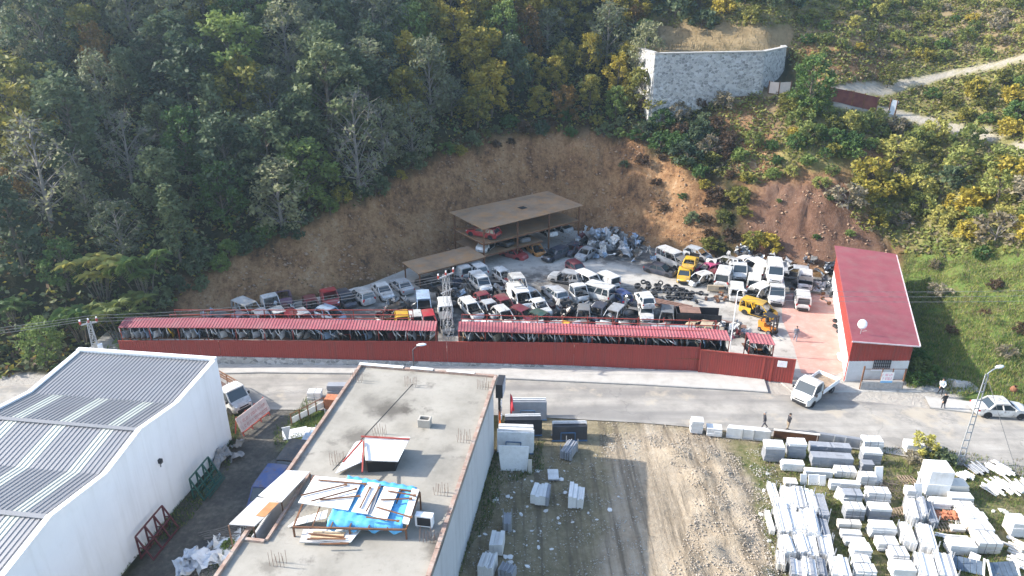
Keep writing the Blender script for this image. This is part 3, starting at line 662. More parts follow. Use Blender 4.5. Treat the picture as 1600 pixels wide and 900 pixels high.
def text_mesh(parent, s, size, pos, rz, m, rx=90, name='lettering', align='CENTER'):
    c = bpy.data.curves.new(name, 'FONT'); c.body = s; c.size = size; c.align_x = align; c.extrude = .004; c.resolution_u = 2
    o = bpy.data.objects.new(name, c); COL.objects.link(o); dg = bpy.context.evaluated_depsgraph_get(); me = bpy.data.meshes.new_from_object(o.evaluated_get(dg)); bpy.data.objects.remove(o)
    me.materials.clear(); me.materials.append(m); q = link(name, me, parent); q.location = pos; q.rotation_euler = (R(rx), 0, rz); return q
def scribble(parent, x0, x1, z0, z1, y, rows, m, hgt=.55):
    """rows of letter-like strokes, for writing too far off to be read"""
    mb = MB([m]); r = random.Random(5); step = (z1 - z0) / rows
    for k_ in range(rows):
        z = z1 - (k_ + .5) * step; x = x0
        while x < x1 - .05:
            w = r.uniform(.03, .06) * (1.6 if rows < 4 else 1); h = step * hgt
            if r.random() < .85:
                mb.box(x, x + w * .35, y - .004, y, z - h / 2, z + h / 2)
                if r.random() < .7: mb.box(x + w * .35, x + w, y - .004, y, z + h / 2 - h * .22, z + h / 2)
                if r.random() < .6: mb.box(x + w * .35, x + w, y - .004, y, z - h / 2, z - h / 2 + h * .22)
            x += w * 1.45
    return mb.build('lettering', parent)
p = a.lerp(b, .46)
bn = thing('banner', 'white banner with two lines of pink lettering tied to the railing', 'banner', (p.x, p.y - .02, .95), 0)
mb = MB([BOARD]); mb.box(-.1, 1.0, -.02, .0, 0, .92); mb.build('panel', bn); mb = MB([TARP]); mb.box(-.1, 1.0, -.016, .004, -.16, -.01); mb.build('blue_hem', bn)
PINK = mat('pink_print', (.62, .1, .22), .6)
scribble(bn, -.04, .96, .08, .86, -.022, 2, PINK, .6)

# ------------------------------------------------------------------ long yard fence, parts rack and gate
fence = thing('fence', 'long dark red ribbed metal fence along the pavement', 'fence', (0, 0, 0))
mb = MB([REDSHEET])
FZ0 = [1.0, .95, .5, .3, .1]; FZ1 = [2.7, 2.7, 2.75, 2.8, 2.7]
for i in range(4):
    a, b = Vector((*FENCE[i], 0)), Vector((*FENCE[i + 1], 0)); 
    if i == 3: b = a.lerp(b, 1.0)
    n = int((b - a).length / .22); d = (b - a) / n; nn = Vector((d.y, -d.x, 0)).normalized() * .035; r0, r1 = [], []
    for j in range(n + (1 if i == 3 else 0)):
        for f, o_ in ((0, 0), (.5, 0), (.6, 1), (.9, 1)):
            if j == n and f > 0: break
            w = (j + f) / n; q = a + d * (j + f) + nn * o_; r0.append((q.x, q.y, FZ0[i] + (FZ0[i + 1] - FZ0[i]) * w)); r1.append((q.x, q.y, FZ1[i] + (FZ1[i + 1] - FZ1[i]) * w))
    mb.grid([r0, r1])
o = mb.build('panel', fence); m_ = o.modifiers.new('thick', 'SOLIDIFY'); m_.thickness = .02
mb = MB([REDPIPE])
for i in range(4): mb.bar((*FENCE[i], FZ1[i] + .02), (*FENCE[i + 1], FZ1[i + 1] + .02), .09, .06)
mb.build('top_rail', fence)
t = NT('rubble_masonry')
vo = t.n('ShaderNodeTexVoronoi', feature='DISTANCE_TO_EDGE'); vo.inputs['Scale'].default_value = 2.1; mp = t.n('ShaderNodeMapping'); mp.inputs['Scale'].default_value = (1, 1, 1.35); t.l(t.co.outputs['Object'], mp.inputs[0]); t.l(mp.outputs[0], vo.inputs[0])
vc = t.n('ShaderNodeTexVoronoi'); vc.inputs['Scale'].default_value = 2.1; t.l(mp.outputs[0], vc.inputs[0]); sc_ = t.n('ShaderNodeSeparateColor'); t.l(vc.outputs['Color'], sc_.inputs[0])
k = t.ramp(sc_.outputs[0], [(.05, (.2, .2, .195)), (.4, (.33, .33, .325)), (.7, (.42, .41, .39)), (.95, (.5, .5, .5))])
k = t.mix(t.ramp(vo.outputs[0], [(.03, .85), (.075, 0)]), k, (.5, .5, .485)); k = t.mix(t.ramp(t.noise(.3, 5), [(.45, 0), (.75, .4)]), k, (.2, .19, .16))
t.col(k); t.rough(.9); t.bump(t.ramp(vo.outputs[0], [(0, 0), (.12, 1)]), .8, .06); MASON = t.mat
rw = thing('retaining_wall', 'low rubble stone wall carrying the red fence', 'wall', (0, 0, 0))
mb = MB([MASON])
for i in range(4):
    a, b = FENCE[i], FENCE[i + 1]; n_ = 1
    mb.prism([(a[0], a[1] - .14), (b[0], b[1] - .14), (b[0], b[1] + .25), (a[0], a[1] + .25)], -.1, [FZ0[i] + .02, FZ0[i + 1] + .02, FZ0[i + 1] + .02, FZ0[i] + .02])
mb.build('stonework', rw)
gate = thing('sliding_gate', 'dark red sliding metal gate at the yard entrance', 'gate', (18.0, 60.45, 0)); gv = Vector((26.3 - 18, 58.55 - 60.45, 0)); gl = gv.length; gate.rotation_euler = (0, 0, math.atan2(gv.y, gv.x))
for x0, x1, nm in ((.02, gl * .68, 0), (gl * .68 + .06, gl * .77, 1), (gl * .77 + .06, gl, 2)):
    mb = MB([REDSHEET]); n = int((x1 - x0) / .22); cols = []
    for j in range(n):
        for f, o_ in ((0, 0), (.5, 0), (.6, -.035), (.9, -.035)): cols.append((x0 + (x1 - x0) * (j + f) / n, o_))
    cols.append((x1, 0)); mb.grid([[(c, -.1 + o_, .06) for c, o_ in cols], [(c, -.1 + o_, 2.55) for c, o_ in cols]]); o = mb.build('panel', gate); m_ = o.modifiers.new('thick', 'SOLIDIFY'); m_.thickness = .02
mb = MB([REDPIPE])
for x in (0, gl * .68 + .03, gl * .77 + .03, gl): mb.bar((x, -.12, 0), (x, -.12, 2.65), .1)
mb.bar((0, -.12, 2.6), (gl, -.12, 2.6), .12, .09); mb.build('frame', gate)
sg = thing('notice_board', 'white notice with faint pink print on the end of the red gate', 'sign', tuple(gate.location + Matrix.Rotation(gate.rotation_euler.z, 4, 'Z') @ Vector((gl * .87, -.18, 1.75))), gate.rotation_euler.z)
mb = MB([LAMP]); mb.box(-.42, .42, -.02, .0, -.02, .62); mb.build('panel', sg); scribble(sg, -.36, .36, .02, .58, -.024, 4, mat('faint_print', (.66, .42, .46), .6), .5)

def rack_line(x): return float(fence_y(x)) + .35
def rack(x0, x1, label, n_posts):
    t_ = thing('parts_rack', label, 'rack', (x0, rack_line(x0), float(yz(x0)))); O = t_.location
    def P(x, dy, z): return Vector((x - O.x, rack_line(x) + dy - O.y, z + float(yz(x)) * .35 - O.z))
    mb = MB([REDROOF]); n = int((x1 - x0) / .3); cols = []
    for j in range(n):
        for f, o_ in ((0, 0), (.5, 0), (.6, .04), (.9, .04)): cols.append((x0 + (x1 - x0) * (j + f) / n, o_))
    cols.append((x1, 0))
    mb.grid([[P(c, -.35, 3.72 + o_) for c, o_ in cols], [P(c, .5, 3.86 + o_) for c, o_ in cols], [P(c, 1.25, 3.98 + o_) for c, o_ in cols]]); o = mb.build('roof', t_); m_ = o.modifiers.new('thick', 'SOLIDIFY'); m_.thickness = .03
    mb = MB([REDPIPE])
    for j in range(n_posts):
        x = x0 + .05 + (x1 - x0 - .1) * j / (n_posts - 1)
        for dy in (-.1, 1.15): mb.bar(P(x, dy, yz(x) * .65), P(x, dy, 3.75 if dy < 0 else 3.95), .08)
    mb.build('post', t_); mb = MB([REDPIPE])
    for dy, z in ((-.1, 3.66), (1.15, 3.9), (1.2, 2.4), (1.2, 1.4)): mb.bar(P(x0, dy, z), P(x1, dy, z), .06)
    mb.build('rail', t_); mb = MB([RUST]); mb.grid([[P(x, -.1, 1.45) for x in (x0, (x0 + x1) / 2, x1)], [P(x, 1.15, 1.45) for x in (x0, (x0 + x1) / 2, x1)]]); o = mb.build('shelf', t_); m_ = o.modifiers.new('thick', 'SOLIDIFY'); m_.thickness = .05
    return t_
rack(-37.9, -7.3, 'longest roofed red rack of car parts, on the shady side of the lattice mast', 12)
rack(-5.2, 20.6, 'middle roofed red rack of car parts, from the lattice mast to the gate', 11)
rack(22.3, 24.5, 'short roofed red rack of car parts above the sliding gate', 2)

# ------------------------------------------------------------------ rusty two-deck car shelter and carport
cs = thing('car_shelter', 'rusty two deck steel shelter holding wrecked cars under the cut slope', 'shelter', (-3.6, 86.5, .45), math.atan2(9.5, 13.0))
LN, DP = 16.1, 7.6
mb = MB([RUSTROOF]); mb.hexa([(-.4, -.4, 5.15), (LN + .3, -.4, 5.15), (LN + .3, DP, 5.3), (-.4, DP, 5.3), (-.4, -.4, 5.22), (LN + .3, -.4, 5.22), (LN + .3, DP, 5.37), (-.4, DP, 5.37)]); mb.build('roof', cs)
mb = MB([DARK]); mb.box(8.3, 9.3, 3.0, 4.0, 5.3, 5.315); mb.build('roof_hole', cs)
mb = MB([RUSTROOF]); mb.box(0, LN, 0, DP - .6, 2.95, 3.03); mb.build('upper_deck', cs)
mb = MB([RUSTROOF]); mb.box(0, 9.6, .1, DP - .8, 1.3, 1.38); mb.build('lower_deck', cs)
mb = MB([RUST])
for x in (0.05, 5.4, 10.7, LN - .05):
    for y in (.05, DP - .6): mb.bar((x, y, -.6), (x, y, 5.15), .16)
mb.build('post', cs); mb = MB([RUST])
for z in (1.27, 2.9, 5.1):
    for y in (.03, DP - .6): mb.bar((0, y, z), (LN if z > 2 else 9.6, y, z), .12, .18)
for x in (0.05, 5.4, 10.7, LN - .05): mb.bar((x, 0, 5.06), (x, DP - .5, 5.2), .1, .14); mb.bar((x, 0, 2.88), (x, DP - .6, 2.88), .1, .14)
mb.bar((0, .05, 4.2), (1.2, .05, 5.1), .08); mb.bar((0, DP - .6, 3.2), (0, .1, 5.1), .08); mb.build('beam', cs)
cp = thing('carport', 'low rusty plate carport beside the two deck shelter', 'carport', (-11.0, 79.0, .6), math.atan2(5.5, 7.6)); LN2 = 9.4
mb = MB([RUSTROOF]); mb.hexa([(-.2, -.2, 1.95), (LN2, -.2, 1.95), (LN2, 3.9, 2.1), (-.2, 3.9, 2.1), (-.2, -.2, 2.03), (LN2, -.2, 2.03), (LN2, 3.9, 2.18), (-.2, 3.9, 2.18)]); mb.build('roof', cp)
mb = MB([RUST])
for x in (.05, 4.6, LN2 - .2):
    for y in (0, 3.7): mb.bar((x, y, -.3), (x, y, 1.96), .13)
mb.build('post', cp); mb = MB([RUST]); mb.bar((-.2, -.1, 1.88), (LN2, -.1, 1.88), .1, .14); mb.build('beam', cp)

# ------------------------------------------------------------------ stone wall, red fence and panels on the hill
sw = thing('stone_retaining_wall', 'tall pale stone retaining wall on the hillside with grass along its top', 'wall', tuple(WALLL[1]) [:2] + (0,))
mb = MB([MASON]); o0 = Vector(WALLL[1]); 
P4 = [Vector((WALLL[0].x - 1.2, WALLL[0].y + 4, 0)), WALLL[1], WALLL[2], WALLL[3], Vector((WALLL[3].x + 1.5, WALLL[3].y + 7, 0))]
for a, b in zip(P4[:-1], P4[1:]):
    a2, b2 = Vector((a.x, a.y, 0)) - Vector((o0.x, o0.y, 0)), Vector((b.x, b.y, 0)) - Vector((o0.x, o0.y, 0)); d = (b2 - a2).normalized(); nn = Vector((-d.y, d.x, 0))
    n = max(1, int((b2 - a2).length / 1.0))
    mb.hexa([a2 - nn * .5 + Vector((0, 0, 12)), b2 - nn * .5 + Vector((0, 0, 12)), b2 + nn * .7 + Vector((0, 0, 12)), a2 + nn * .7 + Vector((0, 0, 12)), a2 + Vector((0, 0, WALLTOP)), b2 + Vector((0, 0, WALLTOP)), b2 + nn * .7 + Vector((0, 0, WALLTOP)), a2 + nn * .7 + Vector((0, 0, WALLTOP))])
mb.build('stonework', sw)
mb = MB([PAVE])
for a, b in zip(P4[:-1], P4[1:]):
    a2, b2 = a - o0, b - o0; a2.z = b2.z = WALLTOP + .05; d = (b2 - a2).normalized(); nn = Vector((-d.y, d.x, 0)) * .3; mb.bar(a2 + nn, b2 + nn, .85, .16)
mb.build('coping', sw)
def hill_fence(name, label, cat, pts, h, m, posts=True):
    P = [G(*p) for p in pts]; t_ = thing(name, label, cat, tuple(P[0])); mb = MB([m])
    for a, b in zip(P[:-1], P[1:]): mb.bar(a - P[0] + Vector((0, 0, h / 2)), b - P[0] + Vector((0, 0, h / 2)), .06, h)
    mb.build('panel', t_); mb = MB([RUST])
    for p in P: q = p - P[0]; mb.bar(q - Vector((0, 0, .2)), q + Vector((0, 0, h + .15)), .14)
    mb.build('post', t_); return t_
hill_fence('sheet_fence', 'rusty red sheet metal fence beside the hillside path', 'fence', [(1288, 157), (1330, 165), (1348, 169), (1368, 174)], 2.0, mat('rusty_red_sheet', (.14, .035, .028), .8, .35, .8, dirt=((.2, .08, .04), .6)))
hill_fence('panel_wall', 'pale pink block wall stub at the end of the stone retaining wall', 'wall', [(1200, 146), (1216, 147), (1234, 146)], 1.7, mat('pale_pink_render', (.6, .5, .44), .9, .12, .8))
hill_fence('metal_sheet', 'upright pale blue sheet by the hillside path', 'panel', [(1388, 178), (1398, 180)], 2.1, mat('pale_blue_sheet', (.55, .6, .66), .6, .1))
# ------------------------------------------------------------------ vegetation
BARK = mat('bark', (.11, .09, .07), .95, .3, 6, bump=.3); BARKP = mat('pale_bark', (.2, .18, .16), .95, .25, 6)
L_DARK = leafmat('leaf_dark', (0.05, 0.076, 0.04), (0.09, 0.124, 0.06), (0.155, 0.185, 0.082))
L_GREY = leafmat('leaf_greygreen', (0.09, 0.11, 0.06), (0.165, 0.182, 0.094), (0.27, 0.27, 0.135))
L_YEL = leafmat('leaf_yellowgreen', (0.101, 0.115, 0.030), (0.203, 0.196, 0.041), (0.405, 0.317, 0.047))
L_ORG = leafmat('leaf_orange', (.07, .045, .014), (.13, .075, .02), (.21, .125, .03))
L_GRN = leafmat('leaf_green', (0.047, 0.095, 0.024), (0.095, 0.162, 0.041), (0.189, 0.243, 0.061))
L_LIME = leafmat('leaf_lime', (0.115, 0.15, 0.04), (0.22, 0.245, 0.065), (0.39, 0.36, 0.095))
L_STRAW = leafmat('leaf_straw', (.12, .095, .05), (.2, .165, .095), (.3, .26, .17))
L_BROWN = leafmat('leaf_brown', (.05, .03, .018), (.085, .05, .026), (.13, .08, .04))
TWIG = mat('twig', (.2, .18, .16), .95, .25, 5)
def leaves(P, size, r, flat=.35, aspect=1.7):
    """leaf-spray quads at points P"""
    n = len(P); nrm = r.normal(0, 1, (n, 3)); nrm[:, 2] = np.abs(nrm[:, 2]) + flat; nrm /= np.linalg.norm(nrm, axis=1)[:, None]
    a = np.cross(nrm, r.normal(0, 1, (n, 3))); a /= np.linalg.norm(a, axis=1)[:, None]; b = np.cross(nrm, a)
    s = (size * r.uniform(.6, 1.35, n))[:, None]; a *= s * aspect / 2; b *= s / 2; c = r.uniform(.15, .6, (n, 1))
    V = np.stack([P - a, P - a * .1 + b, P + a, P - a * .1 - b * (.5 + c)], 1).reshape(-1, 3)
    return V, np.arange(4 * n).reshape(-1, 4)
def make_tree(seed, h, rad, leaf, n_lobe=26, per=62, lsize=.34, kind='round', bark=BARK, twigs=0, sparse=1.0):
    """returns (trunk mesh with limbs, crown mesh)"""
    r = np.random.default_rng(seed); rd = random.Random(seed)
    mb = MB([bark]); tips = []
    lean = Vector((rd.uniform(-.4, .4), rd.uniform(-.4, .4), 0)); hb = h * (.2 if kind != 'cone' else .1)
    pts = [Vector((0, 0, -.5)) + lean * 0, lean * .3 + Vector((0, 0, hb)), lean * .7 + Vector((0, 0, h * .6)), lean + Vector((0, 0, h * .9))]
    mb.tube(pts, [.05 + h * .02, .04 + h * .015, h * .009, .02], 6, False)
    for i in range(n_lobe):
        f = (i + rd.random()) / n_lobe
        if kind == 'cone': z = h * (.12 + .86 * f); q = rad * (1 - f) ** .8 * rd.uniform(.55, 1.05)
        elif kind == 'spread': z = h * (.5 + .45 * rd.random() ** .8); q = rad * rd.random() ** .5
        else: z = h * (.14 + .83 * f); q = rad * math.sin(math.pi * min(1, (.2 + .75 * f))) ** .7 * rd.uniform(.35, 1.08)
        a = i * 2.399 + rd.uniform(-.5, .5); c = Vector((math.cos(a) * q, math.sin(a) * q, z)) + lean * (z / h)
        s0 = lean * (z / h) * .6 + Vector((0, 0, max(hb * .8, z - q * .75 - .4)))
        if kind != 'cone' or i % 3 == 0: mb.tube([s0, (s0 + c) / 2 + Vector((0, 0, .15)), c], [.012 * h * .6, .03, .012], 4, False)
        tips.append((c, rd.uniform(.55, 1.15)))
    Vs, Fs, n0 = [], [], 0
    for c, k_ in tips:
        m = max(6, int(per * k_ * sparse)); w = rad * .36 * k_
        P = r.normal(0, 1, (m, 3)); P /= np.linalg.norm(P, axis=1)[:, None]; P *= (r.random((m, 1)) ** .45) * w; P[:, 2] *= .7
        V, Fq = leaves(np.array(c)[None] + P, lsize, r); Vs.append(V); Fs.append(Fq + n0); n0 += len(V)
    if twigs:
        for c, k_ in tips:
            for j in range(twigs):
                d = Vector((rd.gauss(0, 1), rd.gauss(0, 1), rd.gauss(.5, .8))).normalized() * rad * .5 * rd.uniform(.5, 1.2); p0 = c - d * .25
                mb.tube([p0, p0 + d * .5 + Vector((rd.uniform(-.1, .1), rd.uniform(-.1, .1), .08)), p0 + d], [.026, .02, .01], 3, False)
    cm = mesh_np('crown', np.concatenate(Vs), np.concatenate(Fs), [leaf]) if Vs else None
    return mb.mesh('trunk'), cm
def make_frond(seed, h, rad, leaf, n_stem=9, bark=BARK):
    """sumac-like: tufts of long arching feather leaves on thin stems"""
    r = np.random.default_rng(seed); rd = random.Random(seed); mb = MB([bark]); Vs, Fs, n0 = [], [], 0
    for s in range(n_stem):
        a = s * 2.4 + rd.random(); q = rad * rd.random() ** .6 * .8; top = Vector((math.cos(a) * q, math.sin(a) * q, h * rd.uniform(.6, 1)))
        mb.tube([(q * .2 * math.cos(a), q * .2 * math.sin(a), -.4), top * .6, top], [.06, .04, .02], 5, False)
        for f in range(15):
            b = f * 2.4 + rd.random(); ln = rd.uniform(.8, 1.35); el = rd.uniform(.1, .8); d = np.array([math.cos(b) * math.cos(el), math.sin(b) * math.cos(el), math.sin(el)])
            for k_ in np.linspace(.2, 1, 9):
                p = np.array(top) + d * ln * k_ + np.array([0, 0, -.55 * k_ * k_ * ln]); sd_ = np.cross(d, [0, 0, 1]); sd_ /= np.linalg.norm(sd_); w = .3 * (1.15 - k_ * .7)
                for sg_ in (-1, 1):
                    e = p + sd_ * sg_ * w + np.array([0, 0, -.1]); t_ = d * .07
                    Vs.append(np.stack([p - t_, e - t_ * .4, e + t_ * .4, p + t_])); Fs.append(np.arange(4) + n0); n0 += 4
    return mb.mesh('trunk'), mesh_np('crown', np.concatenate(Vs), np.array(Fs), [leaf])
PROTO = {
    'dark': [make_tree(i, 7.5 + i % 3, 2.9, L_DARK, 32, 100, .27) for i in (1, 2, 3)],
    'grey': [make_tree(i, 7 + i % 3 * .6, 2.9, L_GREY, 30, 70, .24, twigs=3, bark=BARKP) for i in (11, 12, 13)],
    'yellow': [make_tree(i, 6.2 + i % 3 * .7, 2.7, L_YEL, 28, 88, .26) for i in (21, 22, 23)],
    'orange': [make_tree(i, 6 + i % 2, 2.5, L_ORG, 26, 70, .24, twigs=2) for i in (31, 32)],
    'bare': [make_tree(i, 7 + i % 3, 2.8, L_GREY, 28, 28, .2, twigs=10, bark=BARKP) for i in (41, 42, 43)],
    'green': [make_tree(i, 6.8 + i % 2, 2.8, L_GRN, 30, 92, .26) for i in (51, 52)],
    'cone': [make_tree(61, 8.5, 2.2, L_DARK, 40, 46, .3, 'cone')],
    'sumac': [make_frond(71, 3.6, 2.4, L_GRN, 11), make_frond(72, 4.2, 2.6, L_LIME, 12), make_frond(73, 3.2, 2.2, L_GRN, 10)],
}
SH = {
    'lime_shrub': [make_tree(101 + i, 2.2, 1.5, L_LIME, 18, 60, .19, 'round') for i in range(2)],
    'green_shrub': [make_tree(111 + i, 2.0, 1.5, L_GRN, 18, 62, .19, 'round') for i in range(2)],
    'yellow_shrub': [make_tree(121 + i, 1.9, 1.5, L_YEL, 18, 62, .19, 'round') for i in range(2)],
    'straw_shrub': [make_tree(131 + i, 1.9, 1.5, L_STRAW, 15, 40, .2, 'round', BARKP, 4) for i in range(2)],
    'brown_shrub': [make_tree(141 + i, 1.8, 1.5, L_BROWN, 15, 38, .22, 'round', BARK, 4) for i in range(2)],
    'dark_shrub': [make_tree(151 + i, 2.2, 1.6, L_DARK, 17, 46, .26, 'round') for i in range(2)],
}
# kind of one growing thing: (object name, category, label text, group)
TXT = {
    'dark': ('broadleaf_tree', 'tree', 'dark green rounded tree', 'dark trees of the hillside wood'), 'grey': ('hazel_tree', 'tree', 'grey green thin leaved tree with pale twigs', 'grey green trees of the hillside wood'),
    'yellow': ('hazel_tree', 'tree', 'yellow green autumn tree', 'yellow green trees of the hillside wood'), 'orange': ('autumn_tree', 'tree', 'orange brown autumn tree', 'orange brown trees of the hillside wood'),
    'bare': ('bare_tree', 'tree', 'nearly leafless tree of pale grey twigs', 'leafless trees of the hillside wood'), 'green': ('broadleaf_tree', 'tree', 'fresh green leafy tree', 'fresh green trees of the hillside wood'),
    'cone': ('conical_tree', 'tree', 'dark pointed tree', 'pointed trees of the hillside wood'), 'sumac': ('sumac_tree', 'tree', 'feathery long leaved sumac', 'sumacs above the road'),
    'lime_shrub': ('shrub', 'shrub', 'bright yellow green shrub', 'yellow green shrubs'), 'green_shrub': ('shrub', 'shrub', 'mid green leafy shrub', 'green shrubs'), 'yellow_shrub': ('shrub', 'shrub', 'olive yellow shrub', 'olive yellow shrubs'),
    'straw_shrub': ('dry_shrub', 'shrub', 'dry straw coloured shrub', 'dry straw shrubs'), 'brown_shrub': ('dry_shrub', 'shrub', 'brown withered shrub', 'brown withered shrubs'), 'dark_shrub': ('shrub', 'shrub', 'dark green dense shrub', 'dark dense shrubs')}
NPL = {}
def plant(kind, p, sc, where, wkey, rnd=random):
    name, cat, txt, grp = TXT[kind]; pr = PROTO.get(kind) or SH[kind]; tm, cm = pr[rnd.randrange(len(pr))]
    o = thing(name, f'{txt} {where}', cat, (p[0], p[1], p[2] - .05), rnd.uniform(0, 6.28), f'{grp}, {wkey}'); o.scale = (sc * rnd.uniform(.9, 1.1), sc * rnd.uniform(.9, 1.1), sc * rnd.uniform(.85, 1.15))
    link('trunk', tm, o); c = link('crown', cm, o); NPL[kind] = NPL.get(kind, 0) + 1; return o
WOODP = [(-40, -60), (985, -60), (1000, 30), (1012, 90), (1015, 180), (965, 196), (900, 190), (832, 196), (765, 205), (690, 230), (620, 272), (560, 305), (500, 345), (450, 372), (350, 395), (262, 468), (236, 525), (185, 552), (110, 575), (-40, 590)]
def scatter(poly, spacing, n_try, seed, cap, box=None):
    """poisson points on the ground inside a surveyed outline"""
    r = random.Random(seed); pts = []; cell = {}
    x0, x1, y0, y1 = box or (-130, 120, 55, 190)
    X = np.array([r.uniform(x0, x1) for _ in range(n_try)]); Y = np.array([r.uniform(y0, y1) for _ in range(n_try)]); Z = H(X, Y); px, py = proj(X, Y, Z); ok = pip(px, py, poly)
    for x, y, z, q, w, k_ in zip(X, Y, Z, px, py, ok):
        if not k_: continue
        s = spacing(q, w) if callable(spacing) else spacing; i, j = int(x // 6), int(y // 6)
        if any((x - a) ** 2 + (y - b) ** 2 < s * s for di in (-1, 0, 1) for dj in (-1, 0, 1) for a, b in cell.get((i + di, j + dj), [])): continue
        cell.setdefault((i, j), []).append((x, y)); pts.append((x, y, z, q, w))
        if len(pts) >= cap: break
    return pts
rt = random.Random(42)
PATHS = [[(1283, 134), (1410, 119), (1610, 72), (1610, 94), (1420, 142), (1380, 152)], [(1300, 156), (1380, 163), (1500, 193), (1620, 229), (1620, 249), (1490, 211), (1370, 180), (1300, 168)], [(1285, 140), (1375, 150), (1375, 180), (1285, 160)]]
PATHN = [[(1283, 138), (1340, 128), (1410, 124), (1470, 112), (1540, 100), (1610, 82), (1610, 89), (1540, 109), (1470, 122), (1420, 137), (1380, 150)], [(1300, 158), (1380, 166), (1440, 181), (1500, 196), (1560, 212), (1620, 232), (1620, 244), (1560, 224), (1490, 206), (1430, 190), (1370, 176), (1300, 166)]]
def visible(p, up):
    u = Vector(p) + Vector((0, 0, up)) - Vector((0, 0, HC)); ts = np.linspace(.3, .985, 90); X, Y, Z = u.x * ts, u.y * ts, HC + u.z * ts
    return not np.any(Z < H(X, Y))
SPOTS = []
for x, y, z, q, w in scatter(WOODP, 3.75, 60000, 3, 900):
    if not visible((x, y, z), 7): continue
    SPOTS.append((x, y, z, q, w))
SPOTS.sort(key=lambda s: s[1]); SPOTS = SPOTS[:298]
for x, y, z, q, w in SPOTS:
    if q < 235 and w > 440: kind, wh_ = rt.choice(['sumac'] * 5 + ['green']), ('above the road beyond the warehouse', 'road bank')
    elif q > 600 and w < 215: kind, wh_ = rt.choices(['yellow', 'orange', 'green', 'grey', 'dark'], [9, 2, 2, 3, 2])[0], ('in the wood beside the stone wall', 'by the stone wall')
    elif q < 110 and w < 330: kind, wh_ = rt.choices(['yellow', 'grey', 'bare', 'dark', 'orange'], [4, 4, 3, 3, 1])[0], ('at the outer edge of the wood', 'outer edge')
    else: kind, wh_ = rt.choices(['dark', 'grey', 'bare', 'green', 'orange', 'cone', 'yellow'], [9, 9, 2.6, 5, 1.3, 1, 2])[0], ('in the shady wood above the fence', 'shady wood')
    plant(kind, (x, y, z), rt.choice((.75, .9, 1.0, 1.1, 1.25, 1.45)) * rt.uniform(.9, 1.1) * (.85 if kind == 'sumac' else 1), wh_[0], wh_[1], rt)
def shrubs(poly, spacing, seed, cap, kinds, wts, smin, smax, where, wkey):
    r = random.Random(seed)
    pg = [G(min(max(a, -20), 1620), max(b, 2)) for a, b in poly]; bx = (min(p.x for p in pg) - 8, max(p.x for p in pg) + 8, min(p.y for p in pg) - 6, max(p.y for p in pg) + 16)
    for x, y, z, q, w in scatter(poly, spacing, 9000, seed, cap, bx):
        if not visible((x, y, z), 2.5) or any(pip(np.array([q]), np.array([w - e]), pp)[0] for e in (0, 8, 16) for pp in PATHN): continue
        plant(r.choices(kinds, wts)[0], (x, y, z), r.uniform(smin, smax), where, wkey, r)
shrubs([(1240, 5), (1620, -25), (1620, 75), (1480, 100), (1420, 95), (1300, 95), (1245, 60)], 2.3, 1, 74, ['lime_shrub', 'yellow_shrub', 'straw_shrub', 'green_shrub'], [9, 2, 4, 1], .5, 1.0, 'in the sunny brush above the hillside path', 'above path')
shrubs([(985, -40), (1260, -40), (1240, 20), (1200, 42), (1060, 45), (1000, 30)], 3.2, 2, 30, ['dark_shrub', 'yellow_shrub', 'green_shrub'], [5, 3, 2], 1.2, 2.0, 'behind the grassy top of the stone wall', 'behind wall')
shrubs([(1225, 160), (1300, 175), (1390, 190), (1400, 225), (1330, 250), (1240, 235)], 2.1, 3, 30, ['lime_shrub', 'green_shrub', 'yellow_shrub'], [6, 4, 2], .8, 1.35, 'below the red hillside fence', 'below red fence')
shrubs([(1400, 215), (1480, 225), (1620, 265), (1620, 380), (1480, 380), (1400, 350), (1310, 350), (1320, 300), (1390, 270)], 2.7, 4, 46, ['lime_shrub', 'straw_shrub', 'green_shrub', 'yellow_shrub', 'dark_shrub'], [7, 4, 4, 4, .4], .8, 1.9, 'on the overgrown slope above the red roofed workshop', 'above workshop')
shrubs([(1470, 110), (1620, 100), (1620, 225), (1500, 190), (1450, 165)], 2.7, 5, 24, ['dark_shrub', 'yellow_shrub', 'green_shrub', 'brown_shrub'], [1, 4, 5, 1], .8, 1.4, 'between the two hillside paths', 'between paths')
shrubs([(1005, 170), (1130, 165), (1135, 245), (1060, 260), (1000, 220)], 2.3, 6, 20, ['brown_shrub', 'dark_shrub', 'straw_shrub', 'green_shrub'], [6, 3, 2, 2], .8, 1.4, 'below the pale stone wall', 'below stone wall')
shrubs([(1105, 250), (1165, 240), (1165, 370), (1230, 400), (1090, 400)], 2.2, 7, 20, ['yellow_shrub', 'brown_shrub', 'green_shrub'], [5, 3, 3], .7, 1.3, 'in the gully at the back of the scrap heap', 'gully')
shrubs([(1170, 215), (1330, 245), (1320, 300), (1210, 290)], 2.4, 8, 16, ['green_shrub', 'lime_shrub'], [4, 2], .6, 1.1, 'at the upper rim of the red earth slope', 'red slope rim')
shrubs([(1440, 400), (1600, 390), (1600, 600), (1520, 560), (1440, 470)], 4.2, 9, 18, ['brown_shrub', 'straw_shrub', 'green_shrub'], [4, 3, 1], .45, .85, 'on the grassy slope beside the workshop', 'grass slope')
shrubs([(1420, 560), (1462, 575), (1462, 606), (1420, 606)], 1.3, 10, 6, ['lime_shrub', 'green_shrub'], [2, 3], .5, .75, 'at the foot of the workshop by the pavement', 'workshop foot')
